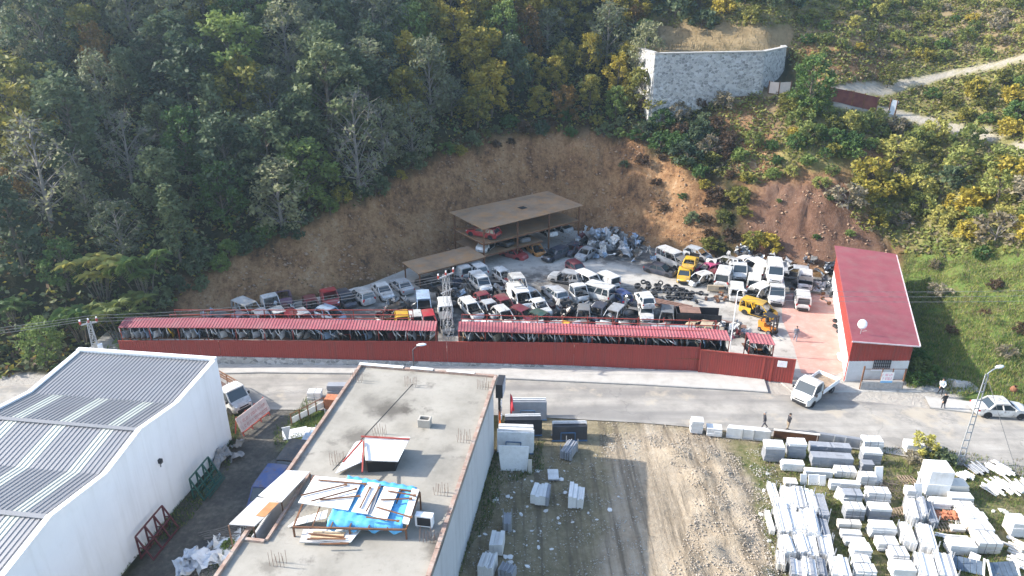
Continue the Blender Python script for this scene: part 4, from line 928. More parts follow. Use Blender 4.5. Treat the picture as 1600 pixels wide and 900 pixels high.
shrubs([(255, 470), (350, 385), (450, 358), (560, 295), (690, 228), (830, 190), (970, 190), (975, 215), (840, 214), (700, 252), (570, 322), (460, 380), (360, 412), (268, 500)], 1.9, 11, 44, ['dark_shrub', 'green_shrub', 'brown_shrub', 'yellow_shrub'], [5, 4, 3, 2], .5, 1.15, 'hanging over the ragged lip of the cut slope', 'lip of the cut')
shrubs([(985, 215), (1060, 245), (1115, 285), (1112, 375), (1040, 350), (1000, 300), (960, 240)], 2.6, 12, 22, ['green_shrub', 'brown_shrub', 'dark_shrub', 'straw_shrub'], [3, 4, 2, 1], .35, .95, 'rooted in the bare cut slope near the gully', 'on the cut')
shrubs([(1200, 300), (1330, 290), (1380, 385), (1240, 395)], 4.0, 13, 6, ['green_shrub'], [1], .25, .45, 'small and alone on the red earth slope', 'on the red earth')
plant('green', G(1262, 178), .95, 'standing alone between the stone wall and the red hillside fence', 'single')
plant('yellow', G(1385, 138), .5, 'with a slim trunk beside the upper hillside path', 'single path tree')
plant('lime_shrub', G(1440, 712), .75, 'in the weeds by the lattice street lamp', 'lamp weeds'); plant('dark_shrub', G(1462, 722), .6, 'at the foot of the lattice street lamp', 'lamp foot'); plant('straw_shrub', G(1425, 722), .5, 'in the weeds between street lamp and white blocks', 'lamp weeds')
plant('green_shrub', G(360, 868), .55, 'growing against the concrete building among broken sheets', 'by building')
# low growth: one mesh each, past counting
def cover(name, poly, n, size, m, seed, up=.25, box=None, tall=.0):
    r = np.random.default_rng(seed); x0, x1, y0, y1 = box or (-125, 110, 50, 185)
    X = r.uniform(x0, x1, n * 12); Y = r.uniform(y0, y1, n * 12); Z = H(X, Y); px, py = proj(X, Y, Z); k_ = np.zeros(len(X), bool)
    for p in (poly if isinstance(poly[0][0], tuple) else [poly]): k_ |= pip(px + 5 * ndots(X, Y, 5, seed=seed), py + 3 * ndots(X, Y, 4, seed=seed + 1), p)
    for pp in PATHN:
        for e in (0, 4): k_ &= ~pip(px, py - e, pp)
    k_ &= ndots(X, Y, 3.1, seed=seed + 2) + r.normal(0, .6, len(X)) > -.4
    X, Y, Z = X[k_][:n], Y[k_][:n], Z[k_][:n]; P = np.stack([X, Y, Z + r.random(len(X)) ** 2 * up], 1)
    if tall:
        a = r.uniform(0, 6.28, len(P)); d = np.stack([np.cos(a), np.sin(a), 0 * a], 1) * (size * .22); t_ = np.stack([r.normal(0, .3, len(P)), r.normal(0, .3, len(P)), np.ones(len(P))], 1) * (tall * r.uniform(.5, 1.2, len(P)))[:, None]
        V = np.stack([P - d, P + d, P + t_ + d * .2, P + t_ - d * .2], 1).reshape(-1, 3); Fq = np.arange(len(V)).reshape(-1, 4)
    else: V, Fq = leaves(P, size, r, .6)
    tag(link(name, mesh_np(name, V, Fq, m if isinstance(m, list) else [m], (r.integers(0, len(m), len(Fq)) if isinstance(m, list) else None))), kind='stuff')
cover('undergrowth', [(-40, -60), (1015, -60), (1015, 200), (832, 210), (690, 240), (560, 320), (350, 405), (250, 500), (230, 556), (-40, 596)], 42000, .36, [L_DARK, L_GRN, L_BROWN, L_GREY, L_YEL], 61, .9)
cover('hill_brush', [[(1000, 160), (1240, 150), (1330, 240), (1180, 290), (1050, 260)], [(1230, -30), (1620, -30), (1620, 260), (1400, 240), (1240, 150)], [(1330, 260), (1620, 250), (1620, 400), (1420, 400), (1330, 350)], [(985, -50), (1240, -50), (1240, 40), (1000, 40)]], 48000, .32, [L_YEL, L_LIME, L_LIME, L_STRAW, L_LIME, L_STRAW], 62, .6, (12, 112, 74, 185))
cover('dry_grass', [[(1005, 40), (1240, 40), (1245, 78), (1010, 83)], [(1190, 130), (1290, 140), (1290, 150), (1200, 150)], [(1240, 60), (1500, 70), (1420, 120), (1290, 130)]], 9000, .25, L_STRAW, 63, .1, tall=.75)
cover('grass', [[(1415, 400), (1480, 380), (1620, 380), (1620, 640), (1560, 622), (1410, 605)]], 30000, .16, [L_GRN, L_LIME, L_GRN, L_STRAW], 64, .12, (30, 75, 52, 95), .28)
cover('weeds', [[(1185, 690), (1240, 690), (1220, 920), (1190, 800)], [(1380, 700), (1620, 720), (1620, 930), (1560, 930), (1440, 760)], [(1200, 700), (1620, 720), (1620, 930), (1220, 930)]], 15000, .14, [L_GRN, L_LIME, L_STRAW], 65, .1, (10, 45, 28, 52), .22)
cover('lot_weeds', [[(770, 700), (850, 690), (850, 730), (790, 760), (720, 900), (700, 900)], [(428, 660), (480, 625), (545, 640), (500, 690), (432, 700)], [(365, 640), (385, 650), (372, 690), (350, 740), (300, 810), (220, 870), (190, 900), (180, 890), (330, 740)], [(330, 880), (380, 850), (370, 900), (320, 900)]], 9000, .15, [L_GRN, L_DARK, L_LIME], 66, .1, (-32, 6, 30, 56), .2)
cover('fallen_leaves', [(255, 520), (270, 470), (350, 400), (560, 315), (690, 245), (840, 208), (960, 210), (1050, 260), (1110, 290), (1110, 380), (1000, 390), (900, 370), (700, 400), (400, 480)], 7000, .16, [L_BROWN, L_STRAW, L_ORG], 67, .12)
print('plants', NPL)
# ------------------------------------------------------------------ vehicles
#        L    W    zr   zb  hood  xr    xrr   xrf   xw   xd0  xd1  deck
CT = {
 'sedan': (4.4, 1.74, 1.42, .90, .80, -1.35, -.85, .30, 1.08, -.95, .85, .92),
 'hatch': (3.9, 1.68, 1.44, .92, .80, -1.80, -1.45, .30, 1.00, -.75, .80, .90),
 'wagon': (4.6, 1.76, 1.46, .92, .82, -2.12, -1.85, .25, 1.02, -.9, .8, .9),
 'suv':   (4.4, 1.84, 1.66, 1.04, .98, -2.0, -1.75, .25, .98, -.8, .8, 1.02),
 'mpv':   (4.25, 1.76, 1.82, 1.04, .98, -2.02, -1.95, .62, 1.35, -.6, .95, 1.02),
 'van':   (4.9, 1.96, 2.1, 1.2, 1.08, -2.36, -2.3, 1.0, 1.72, .45, 1.35, 1.18),
 'cab':   (2.5, 1.96, 2.05, 1.18, 1.06, -.95, -.95, .1, .68, -.75, .5, 1.16)}
COLS = {'white': (.68, .68, .66), 'offwhite': (.6, .59, .55), 'silver': (.42, .44, .46), 'grey': (.16, .165, .17), 'black': (.018, .018, .02), 'navy': (.018, .03, .06), 'blue': (.02, .06, .22), 'paleblue': (.34, .45, .58),
        'red': (.4, .02, .03), 'maroon': (.17, .015, .03), 'purple': (.12, .045, .09), 'yellow': (.72, .43, .02), 'beige': (.48, .38, .25), 'green': (.02, .06, .045), 'mauve': (.36, .3, .33), 'magenta': (.5, .04, .16), 'orange': (.6, .24, .03)}
def seat_box(mb, x, y, z, w=.48):
    mb.cbox((x, y, z + .08), (.5, w, .16)); mb.cbox((x - .26, y, z + .38), (.14, w, .6), 0, 0, R(-12))
def car_parts(kind, color, state):
    """state flags: g no glass, w no wheels, h no bonnet, d no doors, o bonnet open, p closed (panelled) rear sides, b burnt/bare interior, r roof off"""
    L, Wd, zr, zb, hz, xr, xrr, xrf, xw, xd0, xd1, dk = CT[kind]; w = Wd / 2; P = paint(color, COLS[color]); out = []
    z0 = .2 if 'w' not in state else .16; h2 = L / 2; xf = h2 - .3
    xs = sorted(set([-h2, -h2 + .05, -h2 + .22, xr, xd0, (xd0 + xd1) / 2, xd1, xw, (xw + xf) / 2, xf, h2 - .06, h2]))
    def zt(x):
        if x <= xr: return float(np.interp(x, [-h2, -h2 + .05, -h2 + .22, xr], [dk * .72, dk * .93, dk, max(dk, zb - .02)]))
        if x <= xw: return zb
        return float(np.interp(x, [xw, xf, h2 - .06, h2], [zb - .01, hz, hz * .84, hz * .66]))
    def hw(x): return w * float(np.interp(x, [-h2, -h2 + .22, -h2 + .9, h2 - 1, h2 - .3, h2], [.86, .95, 1, 1, .95, .78]))
    def ring(x):
        q, t_ = hw(x), zt(x); b = z0 + (.1 if abs(x) > h2 - .1 else 0)
        s = [(.9 * q, b), (q, b + .14), (q * 1.005, b + .55 * (t_ - b)), (q * .94, t_ - .02)]
        return [(x, -a, z) for a, z in s] + [(x, 0, t_ + .035)] + [(x, a, z) for a, z in reversed(s)]
    mb = MB([P, DARK, BLACKP]); rg = [ring(x) for x in xs]; n = 9
    base = len(mb.v); mb.v += [p for r_ in rg for p in r_]
    def put(f, m=0): mb.f.append(tuple(base + i for i in f)); mb.m.append(m)
    for i in range(len(xs) - 1):
        xm = (xs[i] + xs[i + 1]) / 2
        for k_ in range(9):
            if k_ in (3, 4) and (xr < xm < xw): continue
            if k_ in (3, 4) and xw < xm < xf: continue
            if 'd' in state and k_ in (1, 2, 5, 6) and xd0 < xm < xd1: continue
            a, b = i * n + k_, i * n + (k_ + 1) % n; put((a, b, b + n, a + n), 2 if k_ == 8 else 0)
    put(tuple(range(n))); put(tuple(reversed(range((len(xs) - 1) * n, len(xs) * n))))
    # pillars and roof
    B = {(s, e): Vector(((xr if e < 0 else xw), s * w * .91, zb - .04)) for s in (-1, 1) for e in (-1, 1)}
    T = {(s, e): Vector(((xrr if e < 0 else xrf), s * w * (.76 if zr < 1.7 else .84), zr - .05)) for s in (-1, 1) for e in (-1, 1)}
    if 'r' not in state:
        for s in (-1, 1):
            mb.bar(B[s, 1], T[s, 1], .085); mb.bar(B[s, -1], T[s, -1], .13 if zr < 1.7 else .16)
            for f in ((.47,) if kind != 'cab' else ()): mb.bar(B[s, -1].lerp(B[s, 1], f + .03), T[s, -1].lerp(T[s, 1], f), .1)
            if kind in ('wagon', 'mpv', 'suv', 'van'): mb.bar(B[s, -1].lerp(B[s, 1], .24), T[s, -1].lerp(T[s, 1], .22), .1)
            if 'p' in state:
                e = .5 if kind != 'cab' else 1
                mb.face([B[s, -1], B[s, -1].lerp(B[s, 1], e), T[s, -1].lerp(T[s, 1], e), T[s, -1]] if s < 0 else [B[s, -1].lerp(B[s, 1], e), B[s, -1], T[s, -1], T[s, -1].lerp(T[s, 1], e)])
            mb.bar(T[s, -1], T[s, 1], .1)
        mb.bar(T[-1, -1], T[1, -1], .09); mb.bar(T[-1, 1], T[1, 1], .09)
        rows = []
        for i in range(5):
            f = i / 4; rows.append([T[-1, -1].lerp(T[-1, 1], f).lerp(T[1, -1].lerp(T[1, 1], f), j / 4) + Vector(((f - .5) * .12, (j - 2) * .02, .045 + .035 * math.sin(math.pi * j / 4) + .03 * math.sin(math.pi * f))) for j in range(5)])
        mb.grid([list(reversed(r_)) for r_ in rows])
    if kind == 'cab' or 'k' in state: mb.face([B[1, -1], B[-1, -1], T[-1, -1], T[1, -1]])
    # arches
    mb.cur = 1; wx = (-h2 + .82, h2 - .84) if kind != 'cab' else (h2 - .84,)
    for x in wx:
        for s in (-1, 1):
            yy = s * (hw(x) * 1.01 + .004); pts = [(x + .37 * math.cos(a), yy, .31 + .37 * math.sin(a)) for a in np.linspace(-.35, math.pi + .35, 14)]; mb.face(pts if s < 0 else pts[::-1])
    out.append(('body', mb.mesh('body', True, 40), []))
    # interior
    mb = MB([SEAT, DARK]); mb.use(DARK); mb.box(xr + .02, xw - .02, -w * .88, w * .88, z0 + .1, z0 + .16)
    mb.box(xw - .2, xw - .04, -w * .86, w * .86, z0 + .3, zb - .06)
    if 'b' not in state:
        mb.use(SEAT)
        for s in (-1, 1): seat_box(mb, .15 if kind != 'cab' else -.2, s * w * .45, z0 + .2)
        if kind not in ('cab',) and 'p' not in state: seat_box(mb, -.75, 0, z0 + .2, w * 1.5)
    out.append(('interior', mb.mesh('interior'), []))
    # engine bay
    mb = MB([ENGINE, DARK]); mb.use(DARK); mb.box(xw + .02, xf + .1, -w * .86, w * .86, z0 + .08, z0 + .18)
    if 'h' in state or 'o' in state:
        mb.use(ENGINE); rr = random.Random(hash_(kind + color + state))
        mb.cbox(((xw + xf) / 2, 0, z0 + .36), (.5, .62, .38), .1)
        for _ in range(7): mb.cbox((rr.uniform(xw + .12, xf - .05), rr.uniform(-w * .7, w * .7), z0 + rr.uniform(.25, .5)), (rr.uniform(.1, .3), rr.uniform(.1, .3), rr.uniform(.1, .25)), rr.random() * 3)
    out.append(('engine_bay', mb.mesh('engine_bay'), []))
    if 'h' not in state:
        mb = MB([P]); rows = []
        for x in (xw - .03, (xw + xf) / 2, xf + .02):
            q, t_ = hw(x), zt(x); rows.append([(x, a * q * .93, t_ + .012 + .035 * (1 - abs(a))) for a in (-1, -.5, 0, .5, 1)])
        mb.grid([r_[::-1] for r_ in rows])
        if 'o' in state:
            a = R(58); mb.v = [(xw - .03 + (x - xw + .03) * math.cos(a) - 0, y, zb + (x - xw + .03) * math.sin(a) + (z - zb) * .5 + .04) for x, y, z in mb.v]
        out.append(('bonnet', mb.mesh('bonnet', True), []))
    def pane(q, m=GLASS, ins=.06):
        c = sum((Vector(p) for p in q), Vector()) / 4; return [Vector(p).lerp(c, ins) for p in q]
    if 'g' not in state and 'r' not in state:
        mb = MB([GLASS]); mb.face(pane([B[-1, 1], B[1, 1], T[1, 1], T[-1, 1]])); out.append(('windscreen', mb.mesh('windscreen'), []))
        if kind != 'cab':
            mb = MB([GLASS]); mb.face(pane([B[1, -1], B[-1, -1], T[-1, -1], T[1, -1]])); out.append(('rear_window', mb.mesh('rear_window'), []))
        else:
            mb = MB([GLASS]); mb.face([p - Vector((.02, 0, 0)) for p in pane([B[1, -1], B[-1, -1], T[-1, -1], T[1, -1]], GLASS, .3)]); out.append(('rear_window', mb.mesh('rear_window'), []))
        for s in (-1, 1):
            mb = MB([GLASS]); e = .5 if 'p' in state and kind != 'cab' else 0; q = pane([B[s, -1].lerp(B[s, 1], e), B[s, 1], T[s, 1], T[s, -1].lerp(T[s, 1], e)]); mb.face(q if s < 0 else q[::-1]); out.append(('side_window', mb.mesh('side_window'), []))
    if 'g' in state and 'p' not in state and 'r' not in state and 'b' in state: pass
    if 'w' not in state:
        for x in wx:
            for s in (-1, 1):
                ty, rm = wheel_mesh(); out.append(('wheel', ty, [('rim', rm)], (x, s * (hw(x) - .1), .31), 0 if s < 0 else math.pi))
    if 'q' not in state:
        for s in (-1, 1):
            if 'h' not in state:
                mb = MB([LIGHTG]); mb.cbox((h2 - .13, s * hw(h2 - .2) * .74, hz * .8), (.22, .3, .15), s * -.35, 0, R(18)); out.append(('headlight', mb.mesh('headlight', True), []))
            if kind != 'cab':
                mb = MB([LIGHTR]); hh = .16 if zr < 1.6 else .3; mb.cbox((-h2 + .1, s * hw(-h2 + .2) * .84, dk * .8 + (.06 if zr > 1.6 else 0)), (.16, .22, hh), s * .25); out.append(('tail_light', mb.mesh('tail_light', True), []))
        BM = P if color in ('white', 'silver', 'navy', 'red') and kind in ('sedan', 'hatch', 'suv') else BLACKP
        mb = MB([BM, DARK]); q = hw(h2 - .1); mb.prism([(h2 - .3, -q * 1.03), (h2 + .02, -q * .8), (h2 + .07, 0), (h2 + .02, q * .8), (h2 - .3, q * 1.03)], z0 + .08, z0 + .36); mb.use(DARK); mb.cbox((h2 + .055, 0, z0 + .2), (.05, w * .9, .1)); out.append(('bumper', mb.mesh('bumper', True), []))
        if kind != 'cab':
            mb = MB([BM]); mb.prism([(-h2 + .3, q * 1.03), (-h2 - .02, q * .85), (-h2 - .06, 0), (-h2 - .02, -q * .85), (-h2 + .3, -q * 1.03)], z0 + .1, z0 + .36); out.append(('bumper', mb.mesh('bumper', True), []))
        if 'h' not in state:
            mb = MB([DARK]); mb.cbox((h2 - .015, 0, hz * .66), (.05, w * .9, .12)); out.append(('grille', mb.mesh('grille'), []))
    return out
def hash_(s): return sum((i + 1) * ord(c) for i, c in enumerate(s))
WM = {}
def wheel_mesh(r=.31, wd_=.2):
    if (r, wd_) in WM: return WM[r, wd_]
    mb = MB([RUBBER]); prof_ = [(r * .62, -wd_ / 2), (r * .93, -wd_ / 2), (r, -wd_ * .3), (r, wd_ * .3), (r * .93, wd_ / 2), (r * .62, wd_ / 2), (r * .62, -wd_ / 2)]
    mb.grid([[(q * math.cos(a), y, q * math.sin(a)) for q, y in prof_] for a in np.linspace(0, 2 * math.pi, 17)])
    rm = MB([RIM, DARK]); rm.face([(r * .63 * math.cos(a), -wd_ * .38, r * .63 * math.sin(a)) for a in np.linspace(0, 2 * math.pi, 17)[:-1]]); rm.face([(r * .63 * math.cos(-a), wd_ * .38, r * .63 * math.sin(-a)) for a in np.linspace(0, 2 * math.pi, 17)[:-1]])
    rm.use(DARK)
    for k_ in range(5): a = k_ * 2 * math.pi / 5; rm.cbox((r * .4 * math.cos(a), -wd_ * .385, r * .4 * math.sin(a)), (.07, .01, .05), 0, 0, -a)
    WM[r, wd_] = (mb.mesh('tyre', True), rm.mesh('rim')); return WM[r, wd_]
CC = {}
def car(kind, color, state, pos, rz, label, name=None, cat='car', group=None, pitch=0, roll=0):
    key = (kind, color, state)
    if key not in CC: CC[key] = car_parts(*key)
    nm = name or {'sedan': 'saloon_car', 'hatch': 'hatchback_car', 'wagon': 'estate_car', 'suv': 'off_road_car', 'mpv': 'small_van', 'van': 'delivery_van', 'cab': 'truck_cab'}[kind]
    t_ = thing(nm, label, cat, tuple(pos), rz, group); t_.rotation_euler = (roll, pitch, rz)
    for it in CC[key]:
        o = link(it[0], it[1], t_)
        if len(it) > 3: o.location = it[3]; o.rotation_euler = (0, 0, it[4])
        for sn, sm in it[2]: link(sn, sm, o)
    return t_
YARD = 'cars parked in the scrapyard'
def yard_pt(px, py, up=.7):
    p = W(px, py, .6)
    for _ in range(4): p = W(px, py, float(yz(p.x)) + .02 + up)
    return Vector((p.x, p.y, p.z - up))
def yc(kind, color, state, cx, cy, nx, ny, label, lift=0, pitch=0, roll=0, **kw):
    a, b = yard_pt(cx, cy, .7 + lift), yard_pt(nx, ny, .7 + lift); d = b - a
    z = max(a.z, Hf(a.x, a.y)) if Hf(a.x, a.y) > a.z + .3 else a.z
    dz = -.1 if 'w' in state and not lift else 0
    o = car(kind, color, state, (a.x, a.y, z + lift + dz + .01), math.atan2(d.y, d.x), label, group=kw.pop('group', 'wrecks in the scrapyard' if state.strip('p') else 'whole cars in the scrapyard'), pitch=pitch, roll=roll, **kw); o.scale = (.94, .94, .94); return o
# the row along the foot of the slope and behind the long rack
yc('sedan', 'silver', '', 627, 445, 610, 432, 'silver saloon under the slope beside the low carport')
yc('sedan', 'white', '', 598, 453, 610, 466, 'white saloon with blunt nose out, second car from the carport')
yc('suv', 'white', '', 564, 461, 548, 450, 'white hatchback with black rear window between navy wreck and white saloon')
yc('hatch', 'navy', 'oq', 540, 466, 552, 478, 'dark blue car with its bonnet up beside a white hatchback')
yc('cab', 'red', 'gwp', 516, 469, 526, 482, 'bright red pickup cab shell at the foot of the slope')
yc('hatch', 'maroon', 'gwhdq', 487, 475, 494, 487, 'faded maroon car shell beside the red pickup cab')
yc('mpv', 'purple', 'gwhdbq', 444, 468, 449, 480, 'purple stripped van shell tilted against the slope', pitch=R(-22))
yc('mpv', 'white', 'gwhdbq', 388, 484, 405, 492, 'white open sided van shell, farthest up the narrow end of the yard')
yc('cab', 'white', 'gwhdp', 424, 478, 432, 488, 'white single cab shell beside the purple van shell')
yc('hatch', 'white', 'gwhdq', 411, 497, 420, 507, 'white car front shell behind the long rack, below the white cab')
yc('hatch', 'offwhite', 'gwhdq', 437, 494, 446, 505, 'off white stripped hatchback shell behind the rack, beside red posts')
yc('sedan', 'mauve', 'gwhdq', 370, 497, 352, 492, 'dull mauve car shell low behind the long rack')
yc('hatch', 'white', 'gwhdbq', 474, 496, 484, 505, 'bare white hatchback shell between mauve and pale blue wrecks')
yc('hatch', 'paleblue', 'gwhq', 516, 489, 530, 494, 'pale blue wrecked hatchback behind red pipes of the long rack')
yc('wagon', 'black', 'gwhdbq', 614, 488, 594, 496, 'burnt black car shell piled with scrap behind the rack')
yc('hatch', 'yellow', 'gwq', 629, 500, 631, 512, 'yellow car front pressed against the back of the long rack')
yc('hatch', 'offwhite', 'gwhq', 650, 500, 653, 512, 'cream car front beside a yellow one at the long rack')
yc('hatch', 'red', 'gwq', 670, 499, 674, 511, 'crumpled red car by the lattice mast')
yc('mpv', 'paleblue', 'gwhdbq', 662, 475, 664, 488, 'pale blue stripped van body with its nose off, left of the mast'.replace(', left of the mast', ' beside the lattice mast'))
yc('mpv', 'white', 'gpq', 695, 480, 693, 468, 'white van with an open black rear beside the lattice mast')
yc('hatch', 'grey', 'gwhdq', 697, 503, 700, 512, 'dark grey crushed car front at the gap between the racks')
yc('wagon', 'white', 'hgq', 736, 481, 752, 497, 'white car with bonnet missing and dark engine bay behind the middle rack')
yc('mpv', 'white', '', 751, 443, 764, 455, 'white people carrier with windscreen towards the mast, alone near the carport')
yc('mpv', 'white', 'p', 718, 423, 708, 416, 'white van backed under the low carport')
yc('suv', 'white', '', 743, 420, 733, 413, 'white off road car beside the white van under the carport edge')
yc('hatch', 'black', 'gwq', 668, 440, 655, 434, 'black wreck under the low carport end')
yc('hatch', 'white', 'ogq', 786, 430, 800, 440, 'white hatchback with raised crumpled bonnet before the two deck shelter')
yc('mpv', 'white', 'gdhwb', 810, 446, 818, 460, 'white stripped van set on top of another white van', lift=.9, pitch=R(-6))
yc('van', 'white', 'gdhwp', 812, 466, 826, 482, 'white gutted van carrying another van shell on its back')
yc('sedan', 'maroon', 'gwq', 755, 466, 765, 476, 'maroon car with a white striped roof near the white people carrier')
yc('sedan', 'silver', 'gwhq', 765, 479, 778, 490, 'silver wrecked saloon between maroon cars behind the middle rack')
yc('hatch', 'maroon', 'gwhq', 788, 474, 800, 485, 'maroon hatchback wreck with orange rust on its nose')
yc('hatch', 'white', 'gwhdq', 787, 491, 797, 500, 'white wing-less hatchback shell close to the middle rack')
yc('hatch', 'maroon', 'gwdq', 818, 490, 832, 497, 'dusty maroon car shell beside the white saloon without bonnet')
yc('sedan', 'black', 'gwhdbrq', 779, 449, 790, 462, 'black roofless car floor on a dark trailer bed')
yc('sedan', 'white', 'gq', 842, 478, 855, 489, 'white saloon with black open windscreen and long white bonnet')
yc('wagon', 'silver', '', 866, 456, 853, 446, 'silver estate car with sunroof parked among white vans')
yc('hatch', 'maroon', 'wq', 901, 417, 914, 426, 'dark red hatchback with a beige roof in the open yard')
yc('suv', 'silver', 'gdq', 883, 433, 867, 430, 'silver people carrier with doors gone and pale roof hatch')
yc('mpv', 'white', 'gdq', 921, 440, 933, 446, 'white van with rear doors off, next to the dark red hatchback')
yc('mpv', 'white', 'p', 945, 438, 935, 433, 'white van with two small rear windows by the tyre heap')
yc('van', 'white', '', 930, 458, 914, 453, 'white minibus with a row of dark windows in mid yard')
yc('cab', 'white', 'gh', 905, 462, 917, 473, 'white double cab pickup with no bonnet beside the minibus')
yc('hatch', 'blue', '', 967, 461, 951, 451, 'bright blue hatchback squeezed between minibus and dark wreck')
yc('hatch', 'white', '', 1007, 466, 996, 450, 'white car on top of the stack of two', lift=1.15)
yc('hatch', 'white', '', 1009, 486, 1013, 503, 'white car at the bottom of the stack of two', group='stacked pair of white cars')
yc('hatch', 'grey', 'ghwq', 912, 490, 911, 503, 'dark grey car front with its engine showing at the middle rack')
yc('wagon', 'silver', 'ghwdq', 958, 491, 946, 503, 'silver stripped car shell with pale innards at the middle rack')
yc('sedan', 'grey', 'gwhdrq', 965, 475, 982, 484, 'grey roofless wreck between blue hatchback and stacked white cars')
yc('wagon', 'grey', 'ghwq', 1042, 494, 1041, 507, 'grey wreck nose with open engine bay beside the black cargo body')
yc('sedan', 'beige', 'gdwq', 1100, 511, 1084, 508, 'beige saloon shell at the gate end of the middle rack')
yc('hatch', 'maroon', 'gwhdbrq', 874, 488, 886, 480, 'maroon body panels and floor of a cut up car')
# far side of the yard
yc('sedan', 'navy', 'wh', 1032, 419, 1052, 424, 'dark navy saloon without bonnet lying before the white crew van')
yc('van', 'white', 'g', 1050, 406, 1066, 413, 'white crew van behind the navy saloon at the scrap heap')
yc('sedan', 'yellow', '', 1069, 428, 1067, 441, 'yellow taxi in front, nose to the yard')
yc('sedan', 'yellow', 'gw', 1079, 409, 1084, 400, 'yellow taxi perched on wreckage behind the other taxi', lift=.9)
yc('hatch', 'white', 'gwhdq', 1094, 434, 1080, 438, 'white smashed hatchback beside the yellow taxi')
yc('hatch', 'magenta', 'gwhdbq', 1107, 419, 1090, 424, 'magenta crumpled car shell behind the smashed white hatchback')
yc('wagon', 'white', 'gwhdbq', 1131, 409, 1112, 405, 'white flattened estate shell thrown on top of the scrap at the bank', lift=.8, roll=R(14))
yc('van', 'white', 'p', 1131, 434, 1136, 422, 'white panel van with black rear window, nearest the taxis')
yc('cab', 'white', '', 1155, 428, 1157, 440, 'white cab with clear windscreen between white vans')
yc('mpv', 'white', 'gpq', 1150, 455, 1149, 441, 'white van with open gutted tail behind rusty axles')
yc('van', 'white', 'gwp', 1182, 421, 1170, 414, 'white van at the top back of the van pile', lift=.5)
yc('mpv', 'offwhite', 'pw', 1178, 440, 1179, 428, 'off white van in the middle of the van pile')
yc('mpv', 'white', 'gdhw', 1184, 458, 1172, 463, 'white gutted hatchback van right behind the yellow car shell')
yc('van', 'white', 'w', 1210, 427, 1212, 440, 'white van stacked on the roof of the front white van', lift=1.6)
yc('van', 'white', '', 1212, 459, 1214, 474, 'white van with windscreen facing out at the bottom of a stack')
yc('hatch', 'silver', 'gdwbq', 1243, 424, 1226, 422, 'silver bare car frame on the bank beside the workshop', lift=.5)
yc('suv', 'white', 'o', 1258, 438, 1258, 452, 'white car with a gaping black front beside the silver frame', lift=.4)
yc('mpv', 'white', '', 1253, 468, 1251, 456, 'white minivan standing on the red paving')
yc('mpv', 'yellow', 'gdhq', 1185, 484, 1202, 489, 'yellow stripped van with white bonnet behind the forklift')
yc('sedan', 'silver', 'gwq', 916, 394, 902, 402, 'silver saloon with an orange rusty bonnet by the scrap heap')
yc('wagon', 'navy', 'o', 868, 396, 852, 402, 'navy estate with raised bonnet at the corner of the shelter')
yc('hatch', 'navy', 'gwq', 894, 388, 882, 396, 'navy crushed hatchback behind the saloon with the rusty bonnet')
yc('wagon', 'black', 'gwhdbq', 700, 462, 712, 474, 'black gutted estate between lattice mast and lorry chassis')
yc('hatch', 'navy', 'gwhdq', 934, 486, 925, 496, 'navy stripped hatchback wreck between two grey noses at the middle rack')
yc('sedan', 'grey', 'gwhdbrq', 985, 492, 976, 502, 'dark floor pan of a cut up saloon beside the bottom white car')
yc('hatch', 'green', 'gwhdq', 848, 497, 862, 503, 'dark green crushed hatchback at the back of the middle rack')
yc('hatch', 'white', 'gwhdbq', 829, 460, 842, 466, 'white door and wing remains beside the pair of stacked vans')
yc('sedan', 'black', 'gwhdrq', 893, 478, 905, 486, 'black roofless saloon between estate car and pickup')
yc('hatch', 'grey', 'gwhdbq', 1062, 408, 1050, 400, 'grey shell half buried behind the white crew van', lift=.3)
yc('hatch', 'maroon', 'gwhdbq', 1115, 428, 1104, 424, 'dark red crushed shell between magenta shell and panel van')
yc('hatch', 'white', 'gwhdbq', 1168, 408, 1180, 404, 'white broken shell on the bank behind the van pile', lift=.6, roll=R(-10))
yc('hatch', 'silver', 'gwhdbq', 1090, 395, 1104, 399, 'silver torn shell on the bank behind the taxis', lift=.4)
yc('hatch', 'grey', 'gwhdq', 350, 500, 362, 506, 'grey flattened hatchback at the narrow end behind the long rack')
yc('hatch', 'maroon', 'gwhdbq', 458, 497, 468, 506, 'maroon stripped shell with red pipes in front, behind the long rack')
# on and under the decks of the shelter
def dc(kind, color, state, x, y, z, rz, label):
    p = Matrix.Translation(cs.location) @ Matrix.Rotation(cs.rotation_euler.z, 4, 'Z') @ Vector((x, y, z)); car(kind, color, state, p, cs.rotation_euler.z + rz, label, group='cars on the decks of the rusty shelter')
dc('wagon', 'red', '', 1.6, 2.4, 3.04, R(115), 'red estate car on the upper deck of the rusty shelter')
dc('hatch', 'white', 'gdwbq', 1.7, 1.9, 1.39, R(-150), 'white bare shell on the lower deck under the red estate')
dc('hatch', 'black', 'ghwq', 4.2, 2.2, 1.39, R(-80), 'black wreck beside the white shell on the lower deck')
dc('hatch', 'grey', 'ghwq', 7.4, 2.2, 1.39, R(-100), 'grey wreck at the inner end of the lower deck')
dc('hatch', 'white', 'gwhdbq', 12.0, 2.2, .0 + 1.2, R(-95), 'white rounded shell seen through the middle bay of the shelter')
dc('hatch', 'silver', 'gwhdbq', 14.6, 2.2, 1.2, R(-85), 'silver rounded shell in the end bay of the shelter')
dc('hatch', 'red', 'gwq', 5.2, .6, -.35, R(-70), 'red wreck at ground level under the lower deck')
dc('hatch', 'orange', 'gwhq', 8.6, .4, -.4, R(-100), 'orange and black wreck at ground level beside the navy estate')
